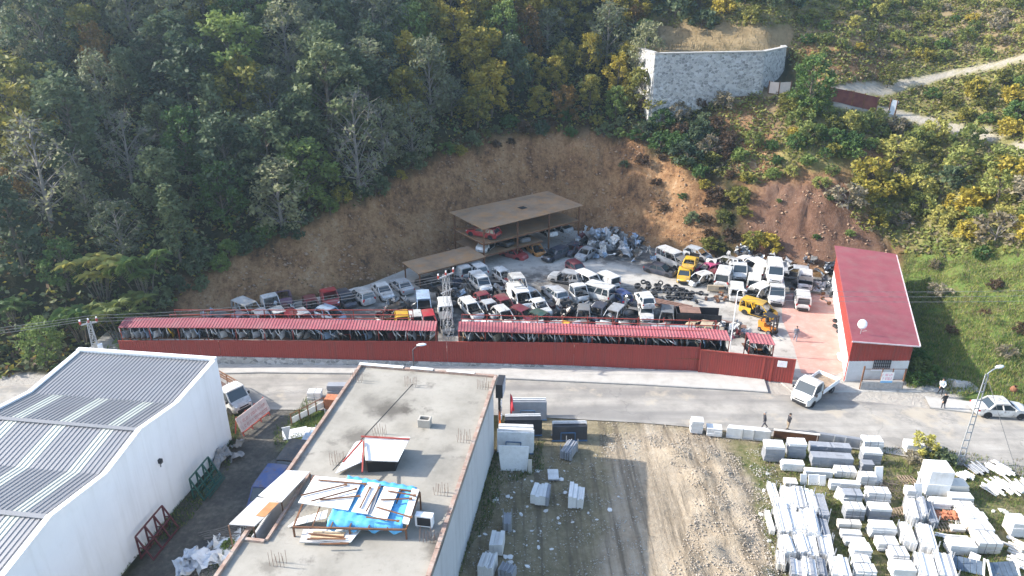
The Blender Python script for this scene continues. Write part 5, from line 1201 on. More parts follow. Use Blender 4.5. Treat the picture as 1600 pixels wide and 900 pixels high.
# road and lots
def truck(kind_label, pos, rz, bed_l, bed_m, rails=False, label=''):
    t_ = car('cab', 'white', '', pos, rz, label, 'flatbed_truck', 'truck'); L = 2.5
    mb = MB([bed_m, LAMP]); x1, x0 = -1.1, -1.1 - bed_l; mb.use(bed_m)
    for i in range(8): a = -.98 + i * .245; mb.box(x0, x1, a, a + .238, .82, .87)
    b = mb.build('bed_floor', t_); mb = MB([LAMP if not rails else STEEL])
    mb.box(x0, x1, -1.03, -.985, .78, 1.2); mb.build('side_board', t_); mb = MB([LAMP if not rails else STEEL]); mb.box(x0, x1, .985, 1.03, .78, 1.2); mb.build('side_board', t_)
    mb = MB([LAMP]); mb.box(x0 - .05, x0, -1.03, 1.03, .78, 1.2); mb.build('tail_board', t_)
    mb = MB([bed_m]); mb.box(x1 - .06, x1, -1.0, 1.0, .88, 1.75 if not rails else 1.3); mb.build('head_board', t_)
    mb = MB([BLACKP]); mb.box(x0 + .1, -.9, -.45, -.33, .5, .8); mb.build('chassis_rail', t_); mb = MB([BLACKP]); mb.box(x0 + .1, -.9, .33, .45, .5, .8); mb.build('chassis_rail', t_)
    for s in (-1, 1):
        ty, rm = wheel_mesh(.34, .26); o = link('wheel', ty, t_); o.location = (x0 + .95, s * .84, .34); o.rotation_euler = (0, 0, 0 if s < 0 else math.pi); link('rim', rm, o)
        mb = MB([BLACKP]); mb.cbox((.42, s * 1.08, 1.28), (.1, .2, .26)); mb.build('wing_mirror', t_)
    if rails:
        for s in (-1, 1):
            mb = MB([RUST])
            for z in (1.35, 1.6, 1.9): mb.bar((x0, s * 1.0, z), (x1, s * 1.0, z), .09)
            for x in (x0, (x0 + x1) / 2, x1): mb.bar((x, s * 1.0, .9), (x, s * 1.0, 1.95), .08)
            mb.build('stake_side', t_)
    return t_
a = W(1264, 618, .6); b = W(1247, 624, .6); d = b - a
truck('', (a.x - .3, a.y - .1, .05), math.atan2(-.66, -.75), 3.0, WOOD, label='white flatbed truck with a bare wooden bed turning out of the yard')
a = W(372, 626, .8); truck('', (a.x - .2, a.y, .03), R(-38), 3.4, mat('dark_bed', (.1, .06, .05), .8), True, label='white flatbed truck with dark stake sides behind the warehouse')
a = W(1562, 640, .5); sc_car = car('sedan', 'white', '', (a.x, a.y, .06), R(-5), 'white saloon car parked at the kerb beyond the lattice street lamp')
mb = MB([DARK]); 
for s in (-1, 1):
    mb = MB([STEEL]); mb.cbox((-.05, s * .885, .82), (.16, .03, .03)); mb.build('door_handle', sc_car); mb = MB([paint('white', COLS['white'])]); mb.cbox((.78, s * .95, .98), (.1, .18, .13)); mb.build('wing_mirror', sc_car)
a = W(415, 762, 1.0); car('mpv', 'blue', 'p', (a.x + .25, a.y - .3, .0), R(-98), 'dark blue van beside the gravel strip of the concrete building')
a = W(462, 722, 1.0); car('mpv', 'black', 'p', (a.x - .35, a.y - .2, 0), R(-98), 'black van parked beyond the blue van, tight against the building')
a = W(478, 697, .8); car('sedan', 'paleblue', '', (a.x + .4, a.y, 0), R(-98), 'pale blue car beyond the black van, half hidden by the building')
# forklift
fk = thing('forklift', 'orange and black forklift truck near the red paving', 'forklift', tuple(yard_pt(1202, 515, .4)), R(-62))
OR = mat('forklift_orange', (.55, .19, .02), .5, .15, 2)
mb = MB([OR]); mb.prism([(-1.15, -.5), (.55, -.5), (.55, .5), (-1.15, .5)], .3, .72); mb.prism([(-1.2, -.52), (-.35, -.52), (-.35, .52), (-1.2, .52)], .722, 1.15); mb.build('body', fk, True)
mb = MB([BLACKP])
for x, s in ((-.95, -1), (-.95, 1), (.5, -1), (.5, 1)): mb.bar((x, s * .45, .7), (x * .7, s * .42, 2.05), .07)
mb.cbox((-.16, 0, 2.08), (1.2, 1.0, .06)); mb.build('overhead_guard', fk)
mb = MB([SEAT]); seat_box(mb, -.2, 0, 1.0); mb.build('seat', fk)
mb = MB([BLACKP])
for s in (-.3, .3): mb.bar((.72, s, .1), (.72, s, 2.3), .11)
for z in (.5, 1.3, 2.2): mb.bar((.72, -.34, z), (.72, .34, z), .1)
mb.build('mast', fk)
for s in (-.28, .28): mb = MB([STEEL]); mb.box(.8, 1.85, s - .06, s + .06, .1, .15); mb.build('fork', fk)
for x, r_ in ((-.85, .24), (.42, .3)):
    for s in (-1, 1): ty, rm = wheel_mesh(r_, .2); o = link('wheel', ty, fk); o.location = (x, s * .5, r_); link('rim', rm, o)
# ------------------------------------------------------------------ car parts on the racks, scrap heaps, tyres
def door_mesh(c, glass=False):
    P = paint(c, COLS[c]); mb = MB([P, DARK, GLASS]); rows = []
    for z, o_ in ((0, .0), (.12, .07), (.45, .1), (.62, .05)): rows.append([(y, z, o_) for y in (-.5, -.2, .2, .5)])
    mb.grid([[(o_, y, z) for y, z, o_ in r_] for r_ in rows]); mb.use(DARK); mb.grid([[(o_ - .06, y, z) for y, z, o_ in r_[::-1]] for r_ in rows]); mb.use(P)
    for a, b in (((.05, -.48, .62), (-.1, -.38, 1.1)), ((-.1, -.38, 1.1), (-.1, .3, 1.12)), ((-.1, .3, 1.12), (.05, .5, .62)), ((.05, -.5, .63), (.05, .5, .63))): mb.bar(a, b, .06)
    if glass: mb.use(GLASS); mb.face([(.04, -.46, .64), (.04, .46, .64), (-.09, .28, 1.08), (-.09, -.36, 1.08)])
    return mb.mesh('car_door', True)
DM = {c: [door_mesh(c, g_) for g_ in (False, True)] for c in ('white', 'silver', 'grey', 'black', 'offwhite', 'paleblue', 'navy', 'maroon', 'beige', 'red', 'yellow')}
rd_ = random.Random(9)
DOORTXT = {'white': 'white', 'silver': 'silver', 'grey': 'dark grey', 'black': 'black', 'offwhite': 'cream white', 'paleblue': 'pale blue', 'navy': 'navy', 'maroon': 'maroon', 'beige': 'beige', 'red': 'red', 'yellow': 'yellow'}
for xa, xb, nm, wts in ((-37.5, -7.6, 'longest', [11, 7, 3, 3, 4, 3, 1, .5, 1, 0, .5]), (-4.8, 20.3, 'middle', [8, 7, 4, 4, 3, 2, 1, .5, 2, 0, 0]), (22.45, 24.4, 'short', [3, 3, 2, 2, 2, 0, 0, 0, 3, 0, 0])):
    x = xa
    while x < xb:
        c = rd_.choices(list(DM), wts)[0]; sw_ = rd_.uniform(-.75, .55) if rd_.random() < .8 else rd_.uniform(.6, 1.2)
        o = link('car_door', DM[c][rd_.random() < .3]); o.location = (x, rack_line(x) + .22, 2.5 + float(yz(x)) * .3); o.rotation_euler = (rd_.uniform(-.12, .12), R(-8 + rd_.gauss(0, 14)), sw_)
        tag(o, f'{DOORTXT[c]} car door stored upright in the {nm} roofed red rack above the fence', 'car door', f'car doors in the {nm} rack'); x += rd_.uniform(.34, .52)
def hood_mesh(c):
    mb = MB([paint(c, COLS[c])]); mb.grid([[(.42 * math.cos(a), y * (.6 + .25 * math.sin(a)), .75 * math.sin(a) + .1) for y in (-.55, -.3, 0, .3, .55)] for a in np.linspace(-.2, 2.6, 9)]); me = mb.mesh('fender', True); return me
HMESH = {c: hood_mesh(c) for c in ('white', 'silver', 'grey', 'yellow', 'offwhite', 'mauve')}
for i, (q, c) in enumerate([((732, 499), 'white'), ((741, 499), 'grey'), ((750, 500), 'white'), ((759, 499), 'white'), ((768, 501), 'white'), ((778, 500), 'grey'), ((795, 501), 'white'), ((803, 502), 'silver'), ((812, 503), 'silver'), ((821, 503), 'white'), ((830, 504), 'mauve'), ((840, 503), 'white'), ((861, 505), 'white'), ((870, 505), 'offwhite'), ((880, 504), 'yellow'), ((896, 508), 'white'), ((932, 507), 'offwhite'), ((1000, 511), 'grey'), ((1010, 511), 'silver'), ((1024, 513), 'offwhite')]):
    p = yard_pt(q[0], q[1], 1.9); o = link('fender', HMESH[c]); o.location = (p.x, rack_line(p.x) + 2.3, 3.0); o.rotation_euler = (0, 0, R(-90 + rd_.uniform(-25, 25))); tag(o, f'{c if c != "offwhite" else "cream"} car wing propped on the back of the middle parts rack', 'car wing', 'car wings behind the middle rack')
pr_ = thing('pipe_rack', 'open red pipe rack holding a row of car wings behind the middle parts rack', 'rack', (-5.0, rack_line(-5.0) + 1.8, 0))
mb = MB([REDPIPE])
for j in range(11):
    x = j * 2.5
    for dy in (0, 1.0): mb.bar((x, rack_line(x - 5) - rack_line(-5.0) + dy, 0), (x, rack_line(x - 5) - rack_line(-5.0) + dy, 4.2), .08)
mb.build('post', pr_); mb = MB([REDPIPE])
for dy in (0, 1.0):
    for z in (2.95, 4.15): mb.bar((0, dy, z), (25, rack_line(20) - rack_line(-5.0) + dy, z), .07)
mb.build('rail', pr_)
pr2 = thing('pipe_rack', 'open red pipe rack among the shells behind the longest parts rack', 'rack', (-34.0, rack_line(-34.0) + 2.2, .9))
mb = MB([REDPIPE])
for j in range(9):
    for dy in (0, 1.1): mb.bar((j * 3.0, dy, 0), (j * 3.0, dy, 3.4), .08)
mb.build('post', pr2); mb = MB([REDPIPE])
for dy in (0, 1.1):
    for z in (2.4, 3.35): mb.bar((0, dy, z), (24, dy, z), .07)
mb.build('rail', pr2)
tr_ = bpy.data.objects.get('parts_rack')
for q in bpy.data.objects:
    if q.name.startswith('parts_rack'):
        L_ = 30.6 if abs(q.location.x + 37.9) < .1 else (25.8 if abs(q.location.x + 5.2) < .1 else 2.2)
        mb = MB([RUST]); n = 12; 
        mb.grid([[(L_ * i / n, rack_line(q.location.x + L_ * i / n) + dy - q.location.y, 2.46 + float(yz(q.location.x + L_ * i / n)) * .3 - q.location.z) for i in range(n + 1)] for dy in (-.1, 2.0)]); o = mb.build('shelf', q); m_ = o.modifiers.new('thick', 'SOLIDIFY'); m_.thickness = .05
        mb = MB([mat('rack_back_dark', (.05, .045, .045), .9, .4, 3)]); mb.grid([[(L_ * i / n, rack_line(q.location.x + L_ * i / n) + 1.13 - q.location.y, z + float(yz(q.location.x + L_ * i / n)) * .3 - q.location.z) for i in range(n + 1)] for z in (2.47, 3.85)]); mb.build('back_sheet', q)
def crumple(seed, c, sx, sy):
    r = np.random.default_rng(seed); mb = MB([c]); n = 6; Z = r.normal(0, .14, (n, n)) * min(sx, sy); b = r.uniform(-1.6, 1.6)
    mb.grid([[(sx * (i / 5 - .5) + r.normal(0, .05), sy * (j / 5 - .5) + r.normal(0, .05), Z[i, j] + b * (i / 5 - .5) ** 2 * sx) for j in range(n)] for i in range(n)]); return mb.mesh('scrap')
SCM = {}
for i, (c, w_) in enumerate([('white', 5), ('paleblue', 3), ('silver', 4), ('grey', 3), ('black', 2), ('maroon', 1)]): SCM[c] = ([crumple(i * 7 + k_, paint(c, COLS[c]), rd_.uniform(.9, 2.0), rd_.uniform(.6, 1.3)) for k_ in range(4)], w_)
def heap(polys, n, hmax, where, group, seed, wts=None, cx=None):
    r = random.Random(seed); P = [tuple(yard_pt(a, b, 0))[:2] for a, b in polys]; x0, x1 = min(p[0] for p in P), max(p[0] for p in P); y0, y1 = min(p[1] for p in P), max(p[1] for p in P); mx, my = (x0 + x1) / 2, (y0 + y1) / 2; k_ = 0
    while k_ < n:
        x, y = r.uniform(x0, x1), r.uniform(y0, y1)
        if not pip(np.array([x]), np.array([y]), P)[0]: continue
        e = max(0, 1 - math.hypot((x - mx) / (x1 - x0) * 2, (y - my) / (y1 - y0) * 2)); c = r.choices(list(SCM), wts or [v[1] for v in SCM.values()])[0]
        o = link('scrap_panel', r.choice(SCM[c][0])); o.location = (x, y, max(Hf(x, y), float(yz(x))) + .15 + r.random() * hmax * (e ** .6)); o.rotation_euler = (r.uniform(-1.3, 1.3), r.uniform(-1.3, 1.3), r.uniform(0, 6)); s_ = r.uniform(.6, 1.2); o.scale = (s_, s_, s_)
        tag(o, f'crumpled {c if c != "paleblue" else "pale blue"} sheet metal {where}', 'scrap metal', group); k_ += 1
heap([(890, 402), (905, 372), (950, 362), (1000, 378), (1005, 405), (960, 415), (920, 405)], 70, 2.3, 'in the tall scrap heap beside the rusty shelter', 'scrap in the tall heap', 1, [5, 2, 4, 3, 2, .4])
heap([(985, 395), (1045, 392), (1060, 405), (1010, 418), (985, 412)], 18, 1.0, 'between the tall heap and the crew van', 'scrap beside the crew van', 2, [4, 3, 3, 3, 2, 2])
heap([(1085, 400), (1170, 405), (1200, 412), (1300, 425), (1300, 445), (1200, 432), (1120, 418)], 44, 1.1, 'along the bank behind the white vans', 'scrap along the bank', 3, [4, 1, 4, 3, 3, .5])
heap([(300, 508), (345, 492), (360, 500), (350, 508)], 8, .5, 'at the narrow end of the yard', 'scrap at the narrow end', 4, [5, 2, 2, 1, 1, 0])
heap([(585, 498), (600, 480), (640, 478), (645, 492)], 16, 1.4, 'piled on the burnt shell behind the long rack', 'scrap on the burnt shell', 5, [0, 0, 1, 4, 6, 2])
heap([(700, 455), (720, 440), (740, 470), (720, 478)], 12, .9, 'round the dark lorry chassis beside the mast', 'scrap by the chassis', 6, [0, 1, 1, 3, 6, .5])
heap([(820, 470), (900, 468), (990, 478), (980, 500), (830, 502)], 42, .6, 'between the wrecks behind the middle rack', 'scrap between wrecks', 7, [2, 1, 2, 4, 5, 1])
heap([(1115, 505), (1150, 515), (1170, 525), (1140, 530)], 14, .7, 'at the gate end of the middle rack', 'scrap at the gate end', 8, [3, 1, 3, 3, 2, 1])
heap([(1240, 448), (1300, 448), (1306, 462), (1245, 458)], 14, .8, 'beside the workshop behind the minivan', 'scrap by the workshop', 9, [2, 0, 3, 4, 4, 0])
ty0, rm0 = wheel_mesh(.33, .22)
r = random.Random(12); P = [tuple(yard_pt(a, b, 0))[:2] for a, b in ((988, 452), (1040, 445), (1105, 470), (1090, 480), (1035, 472), (1000, 465))]; k_ = 0
while k_ < 64:
    x, y = r.uniform(10, 30), r.uniform(66, 84)
    if not pip(np.array([x]), np.array([y]), P)[0]: continue
    o = link('car_tyre', ty0); o.location = (x, y, float(yz(x)) + .2 + r.random() ** 1.6 * .8); o.rotation_euler = (R(90) + r.gauss(0, .5), r.gauss(0, .4), r.uniform(0, 6)); tag(o, 'worn black tyre in the tyre heap by the stacked white cars', 'tyre', 'tyres in the heap'); k_ += 1
for i, (q, rx) in enumerate([((1306, 508), 90), ((1308, 512), 90), ((1305, 505), 90), ((1312, 517), 80), ((1298, 462), 0), ((1303, 462), 0)]):
    p = yard_pt(*q, .2); o = link('car_tyre', ty0); o.location = (p.x, p.y, .12 + (i % 3) * .2); o.rotation_euler = (R(rx), 0, i); tag(o, 'black tyre stacked against the long side of the workshop', 'tyre', 'tyres against the workshop')
BEAM = mat('brown_beam', (.2, .115, .085), .8, .25, 2)
def beam(a, b, za, zb, w, h, label, group, m=BEAM, name='steel_beam', cat='beam'):
    p, q = yard_pt(*a, za), yard_pt(*b, zb); p.z += za; q.z += zb; c = (p + q) / 2; mb = MB([m]); d = (q - p) / 2; up = Vector((0, 0, h / 2))
    for sg_ in (-1, 1): mb.bar(-d + up * sg_, d + up * sg_, w, h * .18)
    mb.bar(-d, d, w * .25, h * .7); o = mb.build(name); o.location = c; tag(o, label, cat, group)
for i in range(4): beam((1022, 468 + i * 2.2), (1082, 480 + i * 2.4), .3, .3, .22, .3, 'long brown steel beam lying beside the tyre heap', 'beams by the tyre heap')
for i in range(4): beam((1108, 497 + i * 2), (1166, 511 + i * 2.2), .25, .25, .2, .28, 'long brown steel beam lying beside the black cargo body', 'beams by the cargo body')
for i, (a, b) in enumerate([((712, 432), (742, 478)), ((722, 430), (752, 474))]): beam(a, b, .6, .6, .18, .3, 'dark lorry chassis rail by the lattice mast', 'lorry chassis rails', mat('dark_steel', (.05, .048, .045), .8, .3), 'chassis_rail_beam', 'chassis rail')
beam((770, 442), (790, 470), .6, .6, .3, .3, 'dark trailer drawbar beneath the roofless car floor', None, mat('dark_steel', (.05, .048, .045)), 'trailer_drawbar', 'trailer part')
bx_ = thing('cargo_body', 'long black open truck cargo body lying behind the middle rack', 'truck body', tuple(yard_pt(1090, 495, .5)), R(-6)); mb = MB([BLACKP])
mb.box(-2.4, 2.4, -.95, .95, .1, .2); mb.build('floor', bx_)
for s in (-1, 1):
    mb = MB([BLACKP]); mb.box(-2.4, 2.4, s * .95 - .03, s * .95 + .03, .2, 1.25)
    for i in range(9): x = -2.3 + i * .575; mb.box(x - .04, x + .04, s * .99 - .03, s * .99 + .03, .2, 1.24)
    mb.build('side_panel', bx_)
mb = MB([BLACKP]); mb.box(-2.4, -2.34, -.9, .9, .2, 1.25); mb.build('end_panel', bx_); mb = MB([BEAM]); mb.cbox((-.9, 0, 1.3), (2.2, 1.6, .06)); mb.build('cover_board', bx_)
en = thing('truck_engine', 'blue lorry engine block standing beside the lattice mast', 'engine', tuple(yard_pt(714, 447, .4)), .4); mb = MB([paint('navy', (.03, .06, .2))]); mb.cbox((0, 0, .75), (1.1, .75, .8)); mb.cbox((.1, 0, 1.25), (.8, .5, .3)); mb.build('block', en)
mb = MB([ENGINE]); mb.tube([(-.55, 0, .8), (-.8, 0, .8)], .3, 12); mb.tube([(-.3, .4, .6), (.4, .42, .7)], .12, 8); mb.build('flywheel', en); mb = MB([DARK]); mb.cbox((0, 0, .2), (1.3, .8, .35)); mb.build('sump', en)
for i, (q, l) in enumerate([((1118, 452), 'beige'), ((1066, 517), 'pale grey')]):
    t_ = thing('panel_van_side', f'{l} flat van side panel lying ' + ('near the rusty axles' if i == 0 else 'behind the gate end of the middle rack'), 'van panel', tuple(yard_pt(q[0], q[1], .4)), R(-8)); c = 'beige' if i == 0 else 'silver'
    mb = MB([paint(c, COLS[c]), DARK]); mb.cbox((0, 0, .55), (2.6 if i else 1.9, .3, .95 if i else .7), 0, R(-35 if i else 0)); mb.use(DARK); mb.cbox((.7, -.17, .62), (.7, .05, .3), 0, R(-35 if i else 0)); mb.build('panel', t_); mb = MB([RUST]); mb.cbox((0, .35, .25), (1.6, .25, .4)); mb.build('frame', t_)
for i, q in enumerate([(1112, 466), (1122, 462), (1128, 468), (1136, 463), (1141, 470), (1246, 512 - 60), (1290, 470), (1282, 455)]):
    p = yard_pt(*q, .2); t_ = thing('rusty_axle', 'rusty axle with brake drums ' + ('lying before the white panel van' if i < 5 else 'lying beside the workshop wall'), 'axle', (p.x, p.y, p.z + .25), r.uniform(0, 3), 'loose axles in the yard'); mb = MB([ENGINE]); mb.tube([(-.7, 0, 0), (.7, 0, 0)], .07, 6); mb.build('beam', t_)
    for s in (-1, 1): mb = MB([RUST]); mb.tube([(s * .62, 0, 0), (s * .8, 0, 0)], .24, 12); mb.build('drum', t_)

# ------------------------------------------------------------------ poles, lamps, cables
def lattice(t_, h, b, tp_, n, m=STEEL, r_=.03, four=True):
    cs_ = [(-1, -1), (1, -1), (1, 1), (-1, 1)] if four else [(-1, 0), (1, 0)]
    def P(c, z): w = b + (tp_ - b) * z / h; return Vector((c[0] * w / 2, c[1] * w / 2, z))
    for c in cs_: mb = MB([m]); mb.bar(P(c, -.2), P(c, h), r_ * 2.2); mb.build('leg', t_)
    mb = MB([m])
    for i in range(n):
        z0, z1 = h * i / n, h * (i + 1) / n
        for j in range(len(cs_) if four else 1):
            a, b_ = cs_[j], cs_[(j + 1) % len(cs_)]
            if four: mb.bar(P(a, z0), P(b_, z1), r_ * 1.3); mb.bar(P(b_, z0), P(a, z1), r_ * 1.3)
            mb.bar(P(a, z1 - (0 if four else .1)), P(b_, z1 - (0 if four else .1)), r_ * (1.3 if four else 2.2))
    mb.build('bracing', t_)
INS = mat('insulator_red', (.35, .05, .04), .35, .2, 8)
def crossarm(t_, z, w, n, m=STEEL):
    mb = MB([m]); mb.bar((-w / 2, 0, z), (w / 2, 0, z), .12); mb.build('crossarm', t_)
    for i in range(n):
        x = -w / 2 + w * i / (n - 1); mb = MB([INS, LAMP]); mb.tube([(x, 0, z + .05), (x, 0, z + .35)], .09, 8); mb.use(LAMP); mb.tube([(x, 0, z + .351), (x, 0, z + .5)], .07, 8); mb.build('insulator', t_)
MX, MY, MZ = -6.2, 62.45, 9.5
ms_ = thing('lattice_mast', 'grey lattice power mast rising from the gap between the long racks', 'mast', (MX, MY, .55), R(50)); lattice(ms_, MZ - .55, .85, .42, 7, r_=.015); crossarm(ms_, MZ - .7, 2.0, 3)
mb = MB([STEEL]); mb.bar((-.7, 0, MZ - 2.3), (.7, 0, MZ - 2.3), .1); mb.build('lower_arm', ms_)
PXL = W(138, 505, 7.3); PXL = Vector((-37.6, 57.4, 7.3))
lp = thing('power_pole', 'grey lattice power pole with insulators behind the warehouse', 'pole', (PXL.x, PXL.y, 0), R(30)); lattice(lp, 7.0, .8, .3, 7, r_=.035); crossarm(lp, 6.9, 1.3, 3)
mb = MB([LAMP]); mb.cbox((.4, -.3, 4.6), (.4, .35, .5)); mb.build('meter_box', lp)
def street_lamp(x, y, h, label, arm, m=STEEL, lat=False, name='street_lamp', base=0):
    t_ = thing(name, label, 'street lamp', (x, y, base)); a = Vector(arm)
    if lat: lattice(t_, h, .5, .2, 11, m, .03, False)
    else: mb = MB([m]); mb.tube([(0, 0, -.1), (0, 0, h * .5), (0, 0, h)], [.07, .055, .045], 8); mb.build('pole', t_)
    mb = MB([m]); mb.tube([(0, 0, h), a * .5 + Vector((0, 0, h + .25)), a + Vector((0, 0, h + .35))], .04, 6); mb.build('arm', t_)
    mb = MB([LAMP]); c = a * 1.35 + Vector((0, 0, h + .42)); d = a.normalized(); mb.grid([[c + d * .42 * math.cos(u) + Vector((-d.y, d.x, 0)) * .17 * math.sin(u) * math.cos(v) + Vector((0, 0, .12 * math.sin(u) * math.sin(v))) for u in np.linspace(0, math.pi, 9)] for v in np.linspace(0, 2 * math.pi, 11)]); mb.build('lamp_head', t_, True)
    return t_
street_lamp(-8.3, 53.1, 6.6, 'dark thin street lamp behind the concrete building', (.55, .1, 0), mat('dark_pole', (.08, .08, .085), .6))
street_lamp(22.0, 64.2, 6.9, 'slim white lamp pole standing in the yard by the gate', (.25, -.3, 0), LAMP, base=0)
RLX, RLY = 35.5, 46.7
street_lamp(RLX, RLY, 8.1, 'ladder like grey street lamp by the marble yard', (.75, .25, 0), STEEL, True)
CAB = mat('cable', (.16, .16, .165), .6)
def cable(name, label, a, b, sag, r_=.017, group='overhead cables'):
    a, b = Vector(a), Vector(b); mb = MB([CAB]); c = (a + b) / 2; mb.tube([a.lerp(b, i / 16) - c - Vector((0, 0, sag * 4 * (i / 16) * (1 - i / 16))) for i in range(17)], r_, 4); o = mb.build(name); o.location = c; tag(o, label, 'cable', group)
for k_, lab in zip((-1, 0, 1), ('lowest', 'middle', 'topmost')):
    cable('power_cable', f'{lab} overhead cable from the power pole behind the warehouse to the lattice mast', (PXL.x + .5 * k_, PXL.y + .3 * k_, PXL.z + .1 + .18 * k_), (MX + .6 * k_, MY + .7 * k_, MZ - .3 + .12 * k_), .9)
    cable('power_cable', f'{lab} overhead cable running off from the power pole towards the outer bank', (PXL.x + .5 * k_, PXL.y + .3 * k_, PXL.z + .1 + .18 * k_), (PXL.x - 40, PXL.y - 9 + .5 * k_, PXL.z + 1 + .2 * k_), 1.0)
    cable('power_cable', f'{lab} overhead cable from the lattice mast across the yard towards the workshop', (MX + .6 * k_, MY + .7 * k_, MZ - .3 + .12 * k_), (70, 60 + .8 * k_, 9.5 + .2 * k_), 1.6)
cable('power_cable', 'lone low cable from the power pole to the fence end', (PXL.x, PXL.y, 4.7), (-37.8, 62.2, 3.6), .1); cable('guy_wire', 'thin guy wire from the ladder like street lamp to the ground', (RLX, RLY, 8.0), tuple(W(1590, 742, .1)), .05, .018, 'guy wires')

# ------------------------------------------------------------------ marble yard and lot goods
MARB = mat('white_marble', (.68, .67, .65), .55, .09, 1.6, dirt=((.42, .39, .34), .5), rnd=.18); MARG = mat('grey_stone', (.26, .27, .29), .6, .15, 1.2, dirt=((.2, .2, .2), .4), rnd=.25); MARC = mat('cream_stone', (.6, .55, .48), .6, .08, 1.1, dirt=((.45, .4, .33), .4), rnd=.15); MARK = mat('dark_granite', (.05, .05, .055), .3, .2, 2)
MATS_ = {'w': MARB, 'g': MARG, 'c': MARC, 'k': MARK}; STRAP = mat('packing_strap', (.12, .12, .125), .6)
def flat_stack(name, label, cat, front, h, dep, m='w', layers=4, group='marble stacks in the marble yard', seed=0, top=None, strap=True, z0=0.0):
    """slabs laid flat in courses on bearers; `front` = its front bottom edge in the survey"""
    r = random.Random(seed * 17 + 3); (xa, ya), (xb, yb) = front; a, b = W(xa, ya, z0), W(xb, yb, z0); d = b - a; L = d.length; rz = math.atan2(d.y, d.x); g0 = Hf((a.x + b.x) / 2, (a.y + b.y) / 2)
    t_ = thing(name, label, cat, (a.x, a.y, z0 + max(-.05, min(.4, g0))), rz, group); mb = MB([WOOD])
    for f in (.12, .5, .88): mb.box(L * f - .05, L * f + .05, 0, dep, 0, .1)
    mb.build('bearer', t_); M = MATS_[m]; mb = MB([M, MATS_[top or m]]); z = .1; lh = (h - .1) / layers
    for i in range(layers):
        jx, jy = r.uniform(-.05, .05), r.uniform(-.05, .05); sh_ = r.uniform(0, .1); mb.cur = 1 if (top and i == layers - 1) else 0; nsub = max(1, int(L / .55)); 
        for s in range(nsub):
            u0, u1 = L * s / nsub + .004, L * (s + 1) / nsub - .004
            for q in range(2):
                v0, v1 = dep * q / 2 + .004, dep * (q + 1) / 2 - .004; mb.box(u0 + jx, u1 + jx, v0 + jy + r.uniform(-.02, .02), v1 + jy, z, z + lh - .006 - r.uniform(0, .012))
        z += lh
    mb.build('slabs', t_)
    if strap and r.random() < .55:
        mb = MB([STRAP])
        for f in ((.3, .7) if r.random() < .5 else (.5 + r.uniform(-.1, .1),)): mb.box(L * f - .014, L * f + .014, -.08, -.066, .1, h * .98); mb.box(L * f - .014, L * f + .014, -.08, dep + .05, h + .012, h + .024)
        mb.build('strap', t_)
    return t_
def upright_bundle(name, label, cat, near, far, w, h, m='w', group='marble bundles in the marble yard', seed=0, frame=True, thick=.09):
    """long slabs stood on edge side by side, running from `near` to `far`"""
    r = random.Random(seed * 13 + 7); a, b = W(*near, h * .5), W(*far, h * .5); d = b - a; L = max(.6, d.length); rz = math.atan2(d.y, d.x); t_ = thing(name, label, cat, (a.x, a.y, max(-.03, min(.4, Hf(a.x, a.y)))), rz, group)
    mb = MB([WOOD])
    for f in (.15, .85): mb.box(L * f - .05, L * f + .05, -w / 2, w / 2, 0, .08)
    mb.build('bearer', t_); mb = MB([MATS_[m], MARG]); n = max(2, int(w / (thick if m != 'w' else r.choice((.14, .2, .28)))))
    for i in range(n):
        y0 = -w / 2 + w * i / n; e0, e1 = r.uniform(-.12, .06), r.uniform(-.06, .12); hh = h * r.uniform(.82, 1.0); mb.cur = 1 if (r.random() < .08 and m == 'w') else 0; mb.box(-e0, L + e1, y0 + .004, y0 + w / n - .008, .08, .08 + hh)
    mb.build('slabs', t_)
    if frame:
        for f in (.12, .88):
            for s in (-1, 1): mb = MB([STEEL]); mb.bar((L * f, s * (w / 2 + .05), 0), (L * f, s * (w / 2 + .05), h + .45), .05); mb.build('rack_post', t_)
    return t_
def slat_pile(name, label, cat, a, b, n, w, m='w', group='narrow slab piles in the marble yard', seed=0):
    r = random.Random(seed + 77); p, q = W(*a, .2), W(*b, .2); d = q - p; L = d.length; rz = math.atan2(d.y, d.x); t_ = thing(name, label, cat, (p.x, p.y, max(0, min(.4, Hf(p.x, p.y)))), rz, group); mb = MB([WOOD]); mb.box(L * .3 - .05, L * .3 + .05, -w / 2, w / 2, 0, .1); mb.box(L * .7 - .05, L * .7 + .05, -w / 2, w / 2, 0, .1); mb.build('bearer', t_); mb = MB([MATS_[m]])
    for i in range(n):
        y = -w / 2 + w * (i + .5) / n; l = L * r.uniform(.7, 1); x0 = r.uniform(-.2, L - l + .2); mb.cbox((x0 + l / 2, y, .14 + .07 * (i % 3)), (l, w / n * .8, .07), r.gauss(0, .05), r.gauss(0, .15))
    mb.build('slabs', t_); return t_
def Z(x, y): return (1160 + x / 3.461, 640 + y / 3.461)
def FR(xl, xr, yb, sk=.06): return (Z(xl, yb), Z(xr, yb + (xr - xl) * sk))
